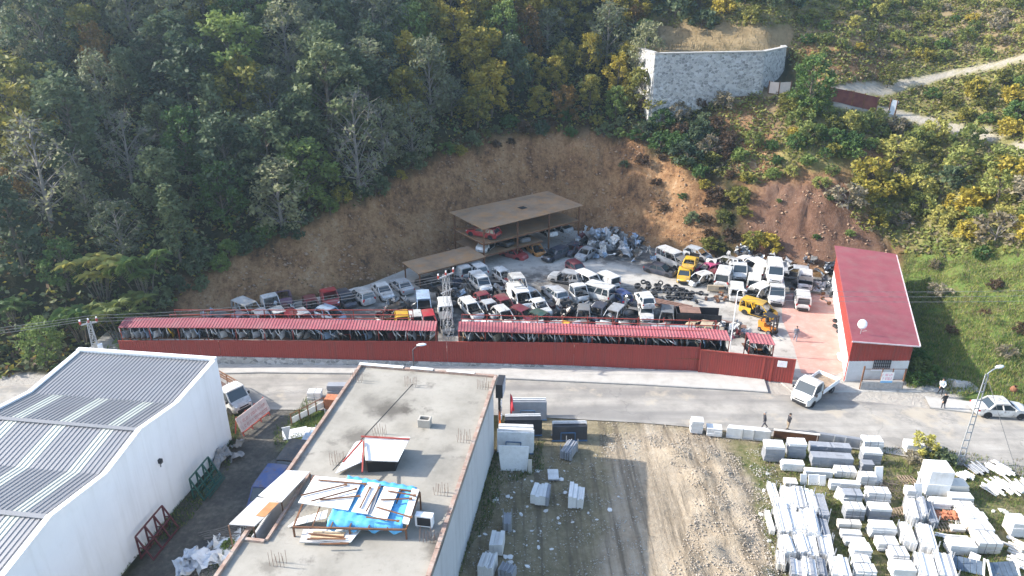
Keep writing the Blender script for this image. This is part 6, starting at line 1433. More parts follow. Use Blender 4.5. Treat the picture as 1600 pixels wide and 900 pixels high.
FL = [  # xl xr yb  h   dep mat layers  label (top)
 (115, 220, 285, 1.5, 1.0, 'g', 6, 'tall dark grey slab stack at the corner by the weeds', 'w'), (240, 335, 268, 1.5, .9, 'g', 6, 'grey slab stack topped by two white boxes, next to the corner stack', 'w'),
 (362, 582, 248, .9, .7, 'g', 3, 'long grey kerb stone stack nearest the road', None), (370, 592, 312, 1.0, .8, 'g', 3, 'long grey kerb stone stack in front of another like it', None),
 (500, 610, 372, .7, .8, 'w', 3, 'squat white stack before the long grey kerb stones', None), (648, 752, 232, 1.1, .9, 'w', 4, 'white block by the road casting its shade on the asphalt', None), (640, 742, 300, 1.2, .8, 'g', 5, 'grey banded stack behind the white roadside block', 'w'),
 (638, 700, 345, .9, .6, 'g', 4, 'small dark grey stack in the middle row', None), (634, 720, 415, .9, .7, 'w', 3, 'white stack with a taller slab standing at its end', None), (885, 985, 243, .9, .9, 'w', 4, 'lone white crate of slabs at the road edge in weeds', None),
 (540, 642, 518, 1.0, .8, 'w', 5, 'white crate with an open strapped top, uppermost of its column', 'g'), (670, 792, 515, 1.1, .8, 'w', 5, 'pale crate beside a leaning slab column', None), (552, 655, 603, 1.1, .8, 'g', 5, 'pale grey crate with white top below the open topped crate', 'w'), (680, 796, 603, 1.1, .8, 'g', 5, 'second pale grey crate, beside the wooden pallets', 'w'),
 (515, 637, 655, .7, .5, 'c', 2, 'two beige slabs stacked flat in the middle column', None), (530, 640, 703, .5, .5, 'w', 2, 'low white pair of slabs under the beige ones', None), (551, 667, 743, .5, .5, 'w', 2, 'low white kerb pair ahead of the taller white block', None), (590, 690, 818, .9, .8, 'w', 4, 'white block with a ragged edge in the middle column', None), (600, 690, 876, .8, .7, 'w', 4, 'white block with dark gaps, low in the middle column', 'w'), (612, 720, 925, .8, .7, 'w', 4, 'white block cut off by the picture edge, middle column', None),
 (688, 822, 698, 1.0, .8, 'w', 5, 'messy wrapped white slab crate before the wooden pallets', None), (725, 836, 768, .7, .8, 'w', 3, 'paired white low blocks in front of the messy crate', None), (800, 890, 838, .8, .9, 'w', 4, 'white block with three top slabs, beyond the lowest block', None), (806, 930, 920, .9, .9, 'w', 4, 'white block with a blue grey face at the lower edge', None),
 (985, 1110, 473, 2.3, 1.5, 'w', 2, 'biggest white cube of two tall courses', None), (1112, 1212, 468, 1.0, 1.0, 'c', 3, 'beige block beside the biggest white cube', None), (885, 930, 488, .8, .7, 'w', 3, 'small white block before the biggest cube', None),
 (1022, 1125, 543, .6, .8, 'w', 3, 'flat white stack above the orange tiles', None), (1127, 1200, 668, .4, .5, 'w', 2, 'small white stack beside the empty pallet', None),
 (1125, 1246, 518, .7, .7, 'c', 3, 'first cream topped block of the long diagonal row', 'w'), (1143, 1252, 558, .6, .7, 'c', 3, 'second block of the diagonal row, lower than the first', 'w'), (1170, 1282, 600, .7, .7, 'c', 3, 'third block of the diagonal row', 'w'), (1190, 1311, 632, .8, .7, 'c', 3, 'fourth block of the diagonal row, with a pinkish face', 'w'), (1211, 1335, 665, .7, .7, 'c', 3, 'fifth block of the diagonal row', 'w'), (1234, 1347, 692, .8, .7, 'c', 3, 'sixth block of the diagonal row', 'w'), (1246, 1356, 718, .7, .6, 'c', 3, 'seventh block of the diagonal row', 'w'), (1262, 1390, 780, 1.0, .9, 'c', 3, 'biggest block at the near end of the diagonal row', 'w'),
 (1116, 1260, 793, .9, .9, 'w', 4, 'wide white block with specks, beside the end of the diagonal row', None), (1445, 1530, 692, 1.2, 1.1, 'w', 3, 'lone white block at the picture edge beyond the diagonal row', None), (230, 300, 430, .55, .7, 'c', 2, 'small brown stone stack askew above the white bundles', None)]
for i, (xl, xr, yb, h, dep, m, ly, lab, tp2) in enumerate(FL): flat_stack('slab_stack', lab, 'slab stack', FR(xl, xr, yb), h, dep, m, ly, seed=i, top=tp2)
UB = [  # far xy, near xy, w, h, mat, label
 (150, 410, 190, 525, .55, .5, 'w', 'lone white bundle at the outer corner, far end up'), (130, 570, 160, 675, .35, .4, 'w', 'thin white bundle lying apart in the grass beside the stony strip'), (235, 445, 252, 570, .9, .9, 'w', 'white bundle of the top row, nearest the brown stones'), (285, 443, 312, 560, .9, .9, 'w', 'white bundle of the top row, second from the brown stones'), (345, 455, 378, 580, .8, .8, 'w', 'white bundle of the top row with a steel rack bar across'), (405, 480, 440, 600, .7, .8, 'g', 'blue grey bundle at the grassy end of the top row'),
 (202, 535, 240, 690, 1.0, 1.0, 'w', 'white bundle at the stony end of the second row'), (267, 575, 305, 690, .9, .9, 'w', 'white bundle second from the stony end of the second row'), (345, 565, 372, 700, 1.1, 1.0, 'w', 'widest white bundle of the second row'), (418, 610, 452, 738, .8, .7, 'g', 'blue grey bundle curving at the end of the second row'),
 (222, 710, 255, 805, .8, .9, 'w', 'white bundle at the stony end of the third row'), (297, 690, 330, 800, .9, .9, 'w', 'white bundle second in the third row'), (362, 690, 385, 812, .6, .8, 'w', 'narrow white bundle third in the third row'), (432, 700, 455, 812, .9, .8, 'w', 'white bundle at the grassy end of the third row'),
 (290, 835, 300, 925, .9, .9, 'w', 'white bundle at the stony end of the bottom row'), (352, 830, 366, 925, .8, .9, 'w', 'white bundle second in the bottom row'), (415, 830, 432, 925, .6, .8, 'g', 'grey bundle in the bottom row'), (508, 820, 535, 925, 1.2, .9, 'w', 'broad white bundle set apart at the end of the bottom row'), (200, 795, 205, 870, .5, .6, 'c', 'small brownish bundle in the grass below the third row'),
 (905, 510, 930, 612, .9, .9, 'w', 'white bundle before the biggest cube'), (955, 500, 977, 600, .5, .9, 'w', 'narrow white bundle leaning beside the orange tiles'), (990, 515, 1032, 630, .6, .6, 'g', 'grey slanted bundle beside the orange tiles'), (868, 640, 906, 748, .8, .8, 'w', 'white bundle with grey tail in the right hand field'.replace(' in the right hand field', ' below the wooden pallets')), (972, 648, 1008, 775, 1.0, .9, 'w', 'white bundle crossed by a loose pole'), (968, 800, 1000, 925, 1.1, .8, 'w', 'white bundle with two dark cross bars, bottom edge'), (1072, 800, 1108, 925, 1.1, .8, 'w', 'white bundle with ragged far end, bottom edge beside the dark tiles')]
for i, (fx, fy, nx, ny, w_, h, m, lab) in enumerate(UB): upright_bundle('slab_bundle', lab, 'slab bundle', Z(nx, ny), Z(fx, fy), w_, h, m, seed=i)
SP_ = [(1160, 330, 1235, 372, 6, 1.0, 'w', 'narrow white strips beside the foot of the street lamp'), (1235, 290, 1312, 350, 9, 1.2, 'g', 'grey and white strips behind the street lamp strips'), (1335, 285, 1460, 355, 8, 1.4, 'w', 'white strips by the road beyond the street lamp'), (1305, 385, 1420, 455, 9, 1.6, 'w', 'broad fan of white strips in mid field'), (1385, 365, 1505, 462, 7, 1.2, 'w', 'long white strips next to the broad fan'), (1480, 380, 1540, 440, 6, 1.2, 'w', 'white strips cut by the picture edge near the road'), (1425, 715, 1540, 770, 8, 1.6, 'c', 'cream strips at the picture edge below the lone block'), (1440, 790, 1540, 830, 7, 1.4, 'w', 'white strips at the lower corner'), (1060, 690, 1240, 712, 7, .9, 'w', 'pale strips lying across before the wide white block')]
for i, (ax_, ay, bx2, by, n, w_, m, lab) in enumerate(SP_): slat_pile('strip_pile', lab, 'strip pile', Z(ax_, ay), Z(bx2, by), n, w_, m, seed=i)
def slab_leaning(label, foot, w, h, rz, m='w', tilt=18, th=.06, name='stone_slab', group='single stone slabs', shape=None):
    p = W(*foot, 0); t_ = thing(name, label, 'stone slab', (p.x, p.y, max(0, min(.4, Hf(p.x, p.y)))), rz, group); mb = MB([MATS_[m]]); pts = shape or [(-.5, 0), (.5, 0), (.5, 1), (-.5, 1)]; c, s = math.cos(R(tilt)), math.sin(R(tilt))
    f0 = [(x * w, z * h * s, z * h * c) for x, z in pts]; f1 = [(x * w, z * h * s + th, z * h * c) for x, z in pts]; n = len(pts); mb.poly(f0 + f1, [tuple(range(n)), tuple(reversed(range(n, 2 * n)))] + [(i, i + n, (i + 1) % n + n, (i + 1) % n) for i in range(n)]); mb.build('slab', t_); return t_
for foot, w_, h, rz, m, lab in ((Z(735, 412), .6, 1.5, 0, 'w', 'upright white slab at the end of the middle white stack'), (Z(948, 492), .6, 1.3, 0, 'w', 'upright white slab before the biggest cube'), (Z(965, 415), .9, 1.0, R(70), 'w', 'white slab leaning on the biggest cube'), (Z(515, 490), .8, .9, R(-60), 'w', 'white slab leaning on the open topped crate'), (Z(330, 405), .5, .8, 0, 'w', 'first of three upright white slabs by the grey kerb stones'), (Z(385, 408), .8, .8, 0, 'w', 'widest of three upright white slabs by the grey kerb stones'), (Z(432, 412), .5, .8, 0, 'w', 'last of three upright white slabs by the grey kerb stones')): slab_leaning(lab, foot, w_, h, rz, m)
flat_stack('slab_stack', 'white rounded stack like a barrel in front of the grey corner stacks', 'slab stack', FR(210, 325, 335), .8, .6, 'w', 4, seed=91); flat_stack('slab_stack', 'white stack behind three upright slabs', 'slab stack', FR(335, 482, 370), .7, .5, 'w', 3, seed=92); flat_stack('slab_stack', 'white wide stack below the squat white one', 'slab stack', FR(468, 628, 440), .8, .5, 'w', 3, seed=93)
def pallet(label, q, rz, tilt=0, n=6):
    p = W(*q, 0); t_ = thing('wooden_pallet', label, 'pallet', (p.x, p.y, max(0, Hf(p.x, p.y))), rz, 'empty pallets'); mb = MB([WOOD])
    for i in range(n): mb.box(-.6 + i * 1.1 / (n - 1) - .0, -.5 + i * 1.1 / (n - 1), -.5, .5, .1, .13)
    mb.build('deck_boards', t_); mb = MB([WOOD])
    for y in (-.45, 0, .45): mb.box(-.6, .6, y - .04, y + .04, 0, .099)
    mb.build('runners', t_); t_.rotation_euler = (R(tilt), 0, rz)
pallet('grey wooden pallet lying before the tall brush beside the biggest cube', Z(890, 385), R(5)); pallet('weathered pallet tilted beside the second pale grey crate', Z(840, 570), R(15), 30); pallet('empty pale pallet beside the small white stack', Z(1100, 640), R(-8))
ti = flat_stack('tile_stack', 'pallet of orange roof tiles among the white stones', 'tile stack', FR(1050, 1165, 606), .1, .9, 'c', 1, strap=False); mb = MB([BRICK]); 
for i in range(70): mb.cbox((random.uniform(.05, 1.55), random.uniform(.05, .85), .16 + random.random() * .22), (.3, .18, .07), random.uniform(0, 3), random.gauss(0, .2))
mb.build('tiles', ti)
br_ = thing('brushwood_pile', 'dark tangle of dry branches before the pallets', 'brushwood', tuple(W(*Z(800, 440), 0))); mb = MB([BARK])
for i in range(70): a = random.uniform(0, 6.3); c = Vector((random.gauss(0, .6), random.gauss(0, .9), random.random() * .45)); d = Vector((math.cos(a), math.sin(a), random.gauss(0, .2))) * random.uniform(.3, .8); mb.tube([c - d, c + d], .018, 4)
mb.build('branches', br_)
for i, (q, lab) in enumerate(((Z(1205, 862), 'leaning rack of dark tiles with one white slab at the lower edge'), (Z(1400, 885), 'low rack of dark blue tiles with white posts at the lower corner'))):
    p = W(*q, 0); t_ = thing('tile_rack', lab, 'tile rack', (p.x, p.y, 0), R(-20 + i * 25)); mb = MB([mat('blue_grey_tile', (.1, .13, .17), .35, .3, 3)])
    for k_ in range(5): mb.cbox((-.7 + k_ * .36, 0, .35), (.33, .9, .04), 0, R(35))
    mb.build('tiles', t_); mb = MB([BOARD]); mb.bar((-.95, -.4, .05), (-.95, .35, .9), .1); mb.bar((.95, -.4, .05), (.95, .35, .9), .1); mb.build('frame', t_)
slab_leaning('white slab laid askew over the dark tile rack', Z(1232, 868), .6, 1.2, R(-40), 'w', 60)
# row along the road edge
def V8(x, y): return (1060 + x / 2.963, 470 + y / 2.963)
flat_stack('slab_stack', 'tall white framed crate at the road edge beside the spoil heap', 'slab stack', (V8(55, 618), V8(110, 622)), 1.3, .8, 'w', 4, 'stones along the road edge', 201); flat_stack('slab_stack', 'low white crate next to the tall framed one at the road edge', 'slab stack', (V8(130, 628), V8(200, 634)), .8, .8, 'w', 3, 'stones along the road edge', 202)
for i, (xa, xb, ya, yb, h, m, lab) in enumerate(((220, 425, 636, 655, .95, 'w', 'long white slab wall with a grey frame where two men walk'), (645, 842, 664, 692, .95, 'w', 'thin white slab wall along the road before the grey kerb stones'))):
    a, b = W(*V8(xa, ya), 0), W(*V8(xb, yb), 0); d = b - a; t_ = thing('slab_rack', lab, 'slab rack', tuple(a), math.atan2(d.y, d.x), 'stones along the road edge'); mb = MB([MARB if i == 0 else MARG]); L = d.length
    for k_ in range(5 if i == 0 else 3): mb.box(.05 * k_, L - .06 * k_, .1 + k_ * .11, .19 + k_ * .11, .1, h)
    mb.build('slabs', t_); mb = MB([STEEL])
    for f in (.36, .62, .98): mb.bar((L * f, 0, 0), (L * f, 0, h + .1), .08)
    mb.bar((0, 0, .1), (L, 0, .1), .08); mb.build('frame', t_)
a, b = W(*V8(440, 645), 0), W(*V8(640, 668), 0); d = b - a; t_ = thing('empty_slab_rack', 'empty rusty slab rack with pale top rail at the road edge', 'slab rack', tuple(a), math.atan2(d.y, d.x), 'stones along the road edge'); mb = MB([RUST]); L = d.length
for f in (0, .33, .66, 1): mb.bar((L * f, 0, 0), (L * f, 0, 1.0), .08)
mb.box(0, L, .3, .36, .05, .75); mb.build('frame', t_); mb = MB([MARC]); mb.box(-.1, L + .1, -.1, .12, 1.0, 1.06); mb.build('top_rail', t_)
# slab racks beside the concrete building
def T7(x, y): return (740 + x / 5, 580 + y / 5)
def rackslabs(label, fl, fr, h, n, m, dep, top=None, seed=1, lean=.18, dark=None):
    a, b = W(*T7(*fl), 0), W(*T7(*fr), 0); d = b - a; L = d.length; r = random.Random(seed); t_ = thing('slab_rack', label, 'slab rack', tuple(a), math.atan2(d.y, d.x), 'slab racks beside the concrete building'); mb = MB([MATS_[m], MATS_[top or m], MATS_[dark or m]])
    for i in range(n):
        y = dep * i / n; e = r.uniform(0, .15); mb.cur = 2 if (dark and i < n * .5) else (1 if i > n * .6 else 0); hh = h * r.uniform(.9, 1.0); mb.hexa([(e, y, .12), (L - e, y, .12), (L - e, y + dep / n * .8, .12), (e, y + dep / n * .8, .12), (e, y + lean * h, hh), (L - e, y + lean * h, hh), (L - e, y + dep / n * .8 + lean * h, hh), (e, y + dep / n * .8 + lean * h, hh)])
    mb.build('slabs', t_); mb = MB([mat('blue_frame', (.08, .16, .28), .6)])
    for x in (L * .25, L * .65): mb.bar((x, -.06, 0), (x, -.06 + lean * h * .5, h * .55), .06)
    mb.bar((L * .25, -.06 + lean * h * .5, h * .55), (L * .65, -.06 + lean * h * .5, h * .55), .06); mb.bar((0, 0, .06), (L, 0, .06), .1); mb.bar((0, dep, .06), (L, dep, .06), .1); mb.build('frame', t_); return t_
rackslabs('grey slab rack with a pale top and a blue frame, nearest the road', (298, 385), (572, 385), 1.7, 8, 'g', .8, 'w', 1); rackslabs('dark brown slab rack with pale top beside the sign post', (240, 510), (535, 505), 1.6, 9, 'k', 1.0, 'w', 2, .05); rackslabs('pale slab rack with upright slabs and a blue bar beside the wall', (180, 640), (470, 650), 1.9, 12, 'w', 1.2, 'w', 3)
rackslabs('black slab rack with white back slabs, standing apart near the tyre tracks', (612, 548), (888, 545), 1.5, 10, 'w', .8, 'w', 4, .08, 'k')
slab_leaning('big pale slab with cut corners at the front of the racks', T7(310, 778), 2.4, 2.0, R(-3), 'w', 16, .08, shape=[(-.4, 0), (.45, 0), (.5, .95), (.48, 1), (-.5, 1), (-.46, .5)]); slab_leaning('thin tan board on the edge of the big pale slab', T7(440, 800), .3, 1.2, 0, 'c', 8)
slab_leaning('white slab leaning on the wall of the concrete building', T7(150, 640), 1.2, 1.8, R(80), 'w', 14)
upright_bundle('slab_bundle', 'small grey bundle of slabs on the dirt before the racks', 'slab bundle', T7(715, 665), T7(775, 575), .9, .8, 'g', 'bundles on the building lot', 301); flat_stack('slab_stack', 'pale flat slab lying alone on the dirt lot', 'slab stack', (T7(580, 862), T7(665, 862)), .25, 1.2, 'g', 2, 'bundles on the building lot', 302, 'w', False)
def L6(x, y): return (700 + x / 2.812, 580 + y / 2.812)
for i, (n_, f_, w_, h, m, lab) in enumerate([((380, 570), (400, 515), .7, .9, 'w', 'white bundle of a pair on the dirt lot, wall side'), ((420, 575), (432, 515), .7, .9, 'w', 'white bundle of a pair on the dirt lot, track side'), ((545, 580), (553, 515), .6, 1.1, 'w', 'taller white bundle of the pair by the tyre track'), ((575, 585), (583, 530), .6, .9, 'w', 'shorter white bundle of the pair by the tyre track'), ((260, 690), (262, 640), .5, .8, 'g', 'thin grey bundle with a steel frame near the wall foot'), ((210, 785), (222, 725), .9, 1.0, 'w', 'white bundle at the foot of the long grey wall'), ((160, 890), (185, 825), 1.0, 1.1, 'w', 'bigger white bundle at the wall foot, bottom edge'), ((250, 900), (270, 865), 1.0, .8, 'g', 'bluish bundle at the bottom edge beside the bigger white one')]):
    upright_bundle('slab_bundle', lab, 'slab bundle', L6(*n_), L6(*f_), w_, h, m, 'bundles on the building lot', 310 + i, i == 4)
SHM = []
for i in range(4):
    mb = MB([MARB]); n = random.choice((4, 5, 6)); pts = [(random.uniform(.6, 1) * math.cos(k_ * 6.283 / n), random.uniform(.6, 1) * math.sin(k_ * 6.283 / n)) for k_ in range(n)]; mb.prism(pts, 0, .14); SHM.append(mb.mesh('stone_shard'))
r = random.Random(33)
for i in range(78):
    if i < 48: q = (r.gauss(830, 52), r.uniform(730, 890)); where = 'lying on the dirt lot beside the concrete building'
    else: q = (r.uniform(1185, 1225) if i < 58 else r.uniform(1490, 1590), r.uniform(700, 890) if i < 58 else r.uniform(790, 860)); where = 'at the stony edge of the marble yard' if i < 58 else 'in the grass at the outer side of the marble yard'
    p = W(*q, 0); o = link('stone_shard', SHM[i % 4]); o.location = (p.x, p.y, max(0, Hf(p.x, p.y)) - .03); s_ = r.uniform(.1, .26) * (1.5 if i >= 58 else 1); o.scale = (s_, s_ * r.uniform(.6, 1.1), s_ * 1.4); o.rotation_euler = (r.gauss(0, .15), r.gauss(0, .15), r.uniform(0, 6)); tag(o, f'broken white stone piece {where}', 'stone piece', 'broken stone pieces ' + where.split()[-2] + ' ' + where.split()[-1])
heap([(730, 455), (820, 440), (850, 470), (830, 500), (740, 500)], 32, .5, 'lying loose between the maroon and silver wrecks', 'scrap between maroon wrecks', 10, [2, .5, 2, 5, 6, 2])
heap([(360, 505), (440, 478), (530, 478), (540, 500), (480, 510)], 22, .6, 'strewn among the shells behind the long rack', 'scrap behind the long rack', 11, [3, 1, 2, 3, 3, 3])
r_ = np.random.default_rng(8)
def pebbles(name, poly, n, s0, s1, m, seed):
    rr = np.random.default_rng(seed); P = np.array([tuple(W(a, b, 0))[:2] for a, b in poly]); X = rr.uniform(P[:, 0].min(), P[:, 0].max(), n * 4); Y = rr.uniform(P[:, 1].min(), P[:, 1].max(), n * 4); k_ = pip(X, Y, P) & (ndots(X, Y, 2.4, seed=seed) + rr.normal(0, .5, len(X)) > -.1); X, Y = X[k_][:n], Y[k_][:n]; Z_ = H(X, Y); m_n = len(X)
    oc = np.array([(1, 0, 0), (0, 1, 0), (-1, 0, 0), (0, -1, 0), (0, 0, .8), (0, 0, -.6)]); s = s0 + (s1 - s0) * rr.random(m_n) ** 4; V = np.repeat(np.stack([X, Y, Z_], 1), 6, 0) + np.tile(oc, (m_n, 1)) * np.repeat(s, 6)[:, None] * rr.uniform(.6, 1.3, (m_n * 6, 3))
    f = np.array([(0, 1, 4), (1, 2, 4), (2, 3, 4), (3, 0, 4), (1, 0, 5), (2, 1, 5), (3, 2, 5), (0, 3, 5)]); Fq = (f[None] + 6 * np.arange(m_n)[:, None, None]).reshape(-1, 3); tag(link(name, mesh_np(name, V, Fq, [m])), kind='stuff')
ROCK = mat('spoil_rock', (.36, .31, .25), .95, .3, 3); CHIP = mat('pale_chip', (.42, .4, .36), .9, .25, 3)
pebbles('rubble', [(1000, 680), (1080, 685), (1160, 715), (1200, 800), (1230, 930), (1030, 930), (1070, 840), (1090, 770)], 6000, .018, .1, ROCK, 81); pebbles('gravel', [(1165, 700), (1215, 700), (1240, 800), (1250, 930), (1200, 930), (1185, 800)], 2600, .015, .075, CHIP, 82); pebbles('chippings', [(395, 800), (420, 750), (450, 700), (490, 690), (400, 860), (330, 925), (300, 900)], 3500, .02, .09, CHIP, 83); pebbles('lot_gravel', [(720, 900), (780, 720), (1000, 680), (1010, 930), (700, 930)], 4500, .015, .08, CHIP, 84)
pebbles('verge_gravel', [(930, 660), (1180, 660), (1200, 690), (940, 690)], 2500, .015, .07, ROCK, 85)
def slope_stones(n, seed):
    rr = np.random.default_rng(seed); X = rr.uniform(-36, 48, n * 8); Y = rr.uniform(66, 122, n * 8); Z_ = H(X, Y); px, py = proj(X, Y, Z_); k_ = pip(px, py, [(255, 520), (280, 470), (450, 375), (700, 245), (850, 210), (1000, 215), (1110, 290), (1110, 385), (900, 375), (700, 405), (430, 480)]) | pip(px, py, [(1155, 400), (1175, 310), (1330, 285), (1400, 390), (1310, 425)])
    k_ &= ndots(X, Y, 4, seed=seed) + rr.normal(0, .6, len(X)) > .2; X, Y, Z_ = X[k_][:n], Y[k_][:n], Z_[k_][:n]; m = len(X); oc = np.array([(1, 0, 0), (0, 1, 0), (-1, 0, 0), (0, -1, 0), (0, 0, .8), (0, 0, -.6)]); s = .05 + .22 * rr.random(m) ** 5
    V = np.repeat(np.stack([X, Y, Z_], 1), 6, 0) + np.tile(oc, (m, 1)) * np.repeat(s, 6)[:, None] * rr.uniform(.6, 1.4, (m * 6, 3)); f = np.array([(0, 1, 4), (1, 2, 4), (2, 3, 4), (3, 0, 4), (1, 0, 5), (2, 1, 5), (3, 2, 5), (0, 3, 5)]); tag(link('slope_stones', mesh_np('slope_stones', V, (f[None] + 6 * np.arange(m)[:, None, None]).reshape(-1, 3), [mat('slope_stone', (.3, .2, .13), .95, .35, 2)])), kind='stuff')
slope_stones(5000, 87)
# sign post and flags at the corner
to = thing('sign_post', 'dark sign post with a blue grey box sign at the building corner', 'sign', (-.95, 50.6, 0), R(-8)); mb = MB([BLACKP]); mb.bar((0, -.5, 0), (0, -.5, 4.2), .2); mb.build('post', to); mb = MB([BLACKP, mat('sign_face', (.3, .34, .42), .4, .15, 2)]); mb.box(-.28, .28, -.7, .9, 3.9, 5.15); mb.use(MATC['sign_face']); mb.box(.281, .3, -.66, .86, 3.95, 5.1); mb.build('box_sign', to)
g_ = scribble(to, -.6, .8, 4.1, 4.95, -.0, 2, LAMP, .5); g_.rotation_euler = (0, 0, R(90)); g_.location = (.302, 0, 0)
for i, z in enumerate((3.4, 2.7, 2.0)): mb = MB([LAMP if i % 2 == 0 else STEEL]); mb.cbox((.14, -.5, z), (.06, .35, .42)); mb.build('small_plate', to)
def flag(label, q, h, w, m):
    p = W(*q, 0); t_ = thing('feather_flag', label, 'flag', (p.x, p.y, 0), R(-15)); mb = MB([STEEL]); mb.tube([(0, 0, 0), (0, 0, h)], .02, 6); mb.build('pole', t_); mb = MB([m]); mb.grid([[(0 + .02, 0, z * h), (w * .5 * (1 - (2 * z - 1) ** 4 * .9), .06 * math.sin(z * 9), z * h), (w * (1 - z) ** .6, .1 * math.sin(z * 7), z * h)] for z in np.linspace(.12, .99, 14)]); o = mb.build('cloth', t_, True); m_ = o.modifiers.new('thick', 'SOLIDIFY'); m_.thickness = .01
flag('red feather flag standing behind the slab racks', (797, 655), 2.6, .5, mat('flag_red', (.55, .05, .07), .7)); flag('orange feather flag at the foot of the sign post', (779, 688), 3.0, .4, mat('flag_orange', (.65, .16, .03), .7))
# things along the warehouse drive
def frame3d(name, label, q, rz, L, h, m, dep=.7, bars=4):
    p = W(*q, 0); t_ = thing('welded_rack', label, 'metal rack', (p.x + dep * .75, p.y - .3, 0), rz); mb = MB([m])
    for x in np.linspace(0, L, bars): mb.bar((x, 0, 0), (x, dep, h), .09); mb.bar((x, dep, 0), (x, dep, h), .09); mb.bar((x, dep * .5, h * .5), (x, dep, h * .5), .06)
    for y, z in ((0, .1), (dep, h), (dep * .5, h * .5), (dep, .1)): mb.bar((0, y, z), (L, y, z), .09)
    mb.build('bars', t_); return t_
gf = frame3d('metal_frame', 'green metal rack frame leaning beside the white warehouse wall', (309, 778), R(82), 2.6, 1.9, mat('green_metal', (.02, .09, .07), .6, .2, 3), .8)
mb = MB([MATC['green_metal']]); 
for k_ in range(5): mb.bar((.1, -.35 + k_ * .09, .2 + k_ * .13), (2.5, -.35 + k_ * .09, .2 + k_ * .13), .06)
mb.build('slats', gf)
frame3d('metal_frame', 'dark red metal rack frame standing at the foot of the warehouse wall', (228, 870), R(82), 3.0, 1.9, mat('dark_red_metal', (.1, .02, .025), .7, .3, 3), .9)
sb = thing('sign_board', 'faded pinkish sign board on a red rack by the truck', 'sign board', tuple(W(377, 680, 0)), R(68)); mb = MB([mat('faded_sign', (.6, .47, .42), .8, .2, 1.5, dirt=((.4, .25, .2), .5))]); mb.hexa([(-.2, -.35, .5), (3.4, -.35, .5), (3.4, -.3, .5), (-.2, -.3, .5), (-.2, .1, 1.7), (3.4, .1, 1.7), (3.4, .15, 1.7), (-.2, .15, 1.7)]); mb.build('board', sb); mb = MB([REDPIPE])
for x in (0, 1.1, 2.2, 3.3): mb.bar((x, -.3, 0), (x, .2, 1.75), .08); mb.bar((x, .6, 0), (x, .2, 1.75), .08)
mb.bar((0, -.25, .3), (3.3, -.25, .3), .08); mb.build('rack', sb); g_ = scribble(sb, .1, 3.2, .15, 1.1, 0, 2, mat('faded_red_print', (.45, .14, .13), .8), .5); g_.rotation_euler = (R(-20.5), 0, 0); g_.location = (0, -.385, .42)
lf = thing('low_fence', 'low rusty fence with pale boards around the grass plot', 'fence', tuple(W(456, 664, 0)), R(50)); mb = MB([BOARD]); mb.box(0, 3.4, 0, .04, .1, .7); mb.build('boards', lf); mb = MB([RUST])
for x in (0, .85, 1.7, 2.55, 3.4): mb.bar((x, -.03, 0), (x, -.03, 1.15), .08)
mb.bar((0, -.03, 1.1), (3.4, -.03, 1.1), .06); mb.build('post', lf)
bs = thing('brick_stack', 'stack of orange hollow bricks against the concrete building', 'brick stack', tuple(W(508, 640, 0)), R(-8)); mb = MB([BRICK])
for i in range(6):
    for j in range(5): mb.box(i * .31, i * .31 + .3, 0, .9, j * .22, j * .22 + .21)
mb.build('bricks', bs)
flat_stack('slab_stack', 'small white wrapped stack near the brick stack', 'slab stack', ((480, 626), (501, 626)), .8, .8, 'w', 3, 'stacks on the grass plot', 401); flat_stack('slab_stack', 'grey slabs and pipes lying on the bricks side by the road', 'slab stack', ((512, 616), (545, 616)), .9, .7, 'g', 4, 'stacks on the grass plot', 402); upright_bundle('slab_bundle', 'long pale bundle along the concrete building by the bricks', 'slab bundle', (500, 682), (518, 648), .7, .8, 'w', 'stacks on the grass plot', 403); flat_stack('slab_stack', 'pale wrapped block between grass plot and building', 'slab stack', ((479, 690), (500, 690)), .9, .8, 'c', 4, 'stacks on the grass plot', 404)
slab_leaning('white flat panel lying on the grass plot', (462, 684), 2.0, 1.0, R(20), 'w', 75); slab_leaning('white triangular sheet standing on the grass plot', (450, 690), .7, 1.3, R(20), 'w', 10, shape=[(0, 0), (.5, 1), (-.5, 1)])
def crumpled_pile(label, q, n, m, sx, seed):
    p = W(*q, 0); t_ = thing('sheet_pile', label, 'sheet pile', (p.x, p.y, 0)); rr = random.Random(seed)
    for i in range(n): o = MB([m]); me = crumple(seed * 31 + i, m, sx * rr.uniform(.7, 1.3), sx * rr.uniform(.5, .9)); me.name = 'sheet'; o = link('sheet', me, t_); o.location = (rr.gauss(0, .55), rr.gauss(0, .5), .2 + .13 * i); o.rotation_euler = (rr.gauss(0, .3), rr.gauss(0, .3), rr.uniform(0, 3))
crumpled_pile('crumpled pale sheet metal dumped beside the concrete building', (312, 885), 9, mat('pale_metal_sheet', (.6, .62, .65)), 1.3, 3); crumpled_pile('white bent sheets behind the crumpled pile', (348, 862), 4, BOARD, 1.5, 4); crumpled_pile('grey covered heap at the far corner of the warehouse wall', (366, 702), 3, mat('grey_cover', (.3, .29, .28), .9, .2), 1.3, 5); crumpled_pile('grey plates on the ground along the warehouse wall', (343, 722), 3, mat('grey_cover', (.3, .29, .28)), 1.2, 6)
st2 = thing('stick_pile', 'bundle of dry grey sticks beside the annexe', 'stick pile', tuple(W(355, 842, 0)), R(15)); mb = MB([BARKP])
for i in range(45): c = Vector((random.gauss(0, .5), random.gauss(0, .35), random.random() * .5)); d = Vector((random.gauss(1, .2), random.gauss(0, .25), random.gauss(0, .12))) * .8; mb.tube([c - d, c + d], .025, 4)
mb.build('sticks', st2)
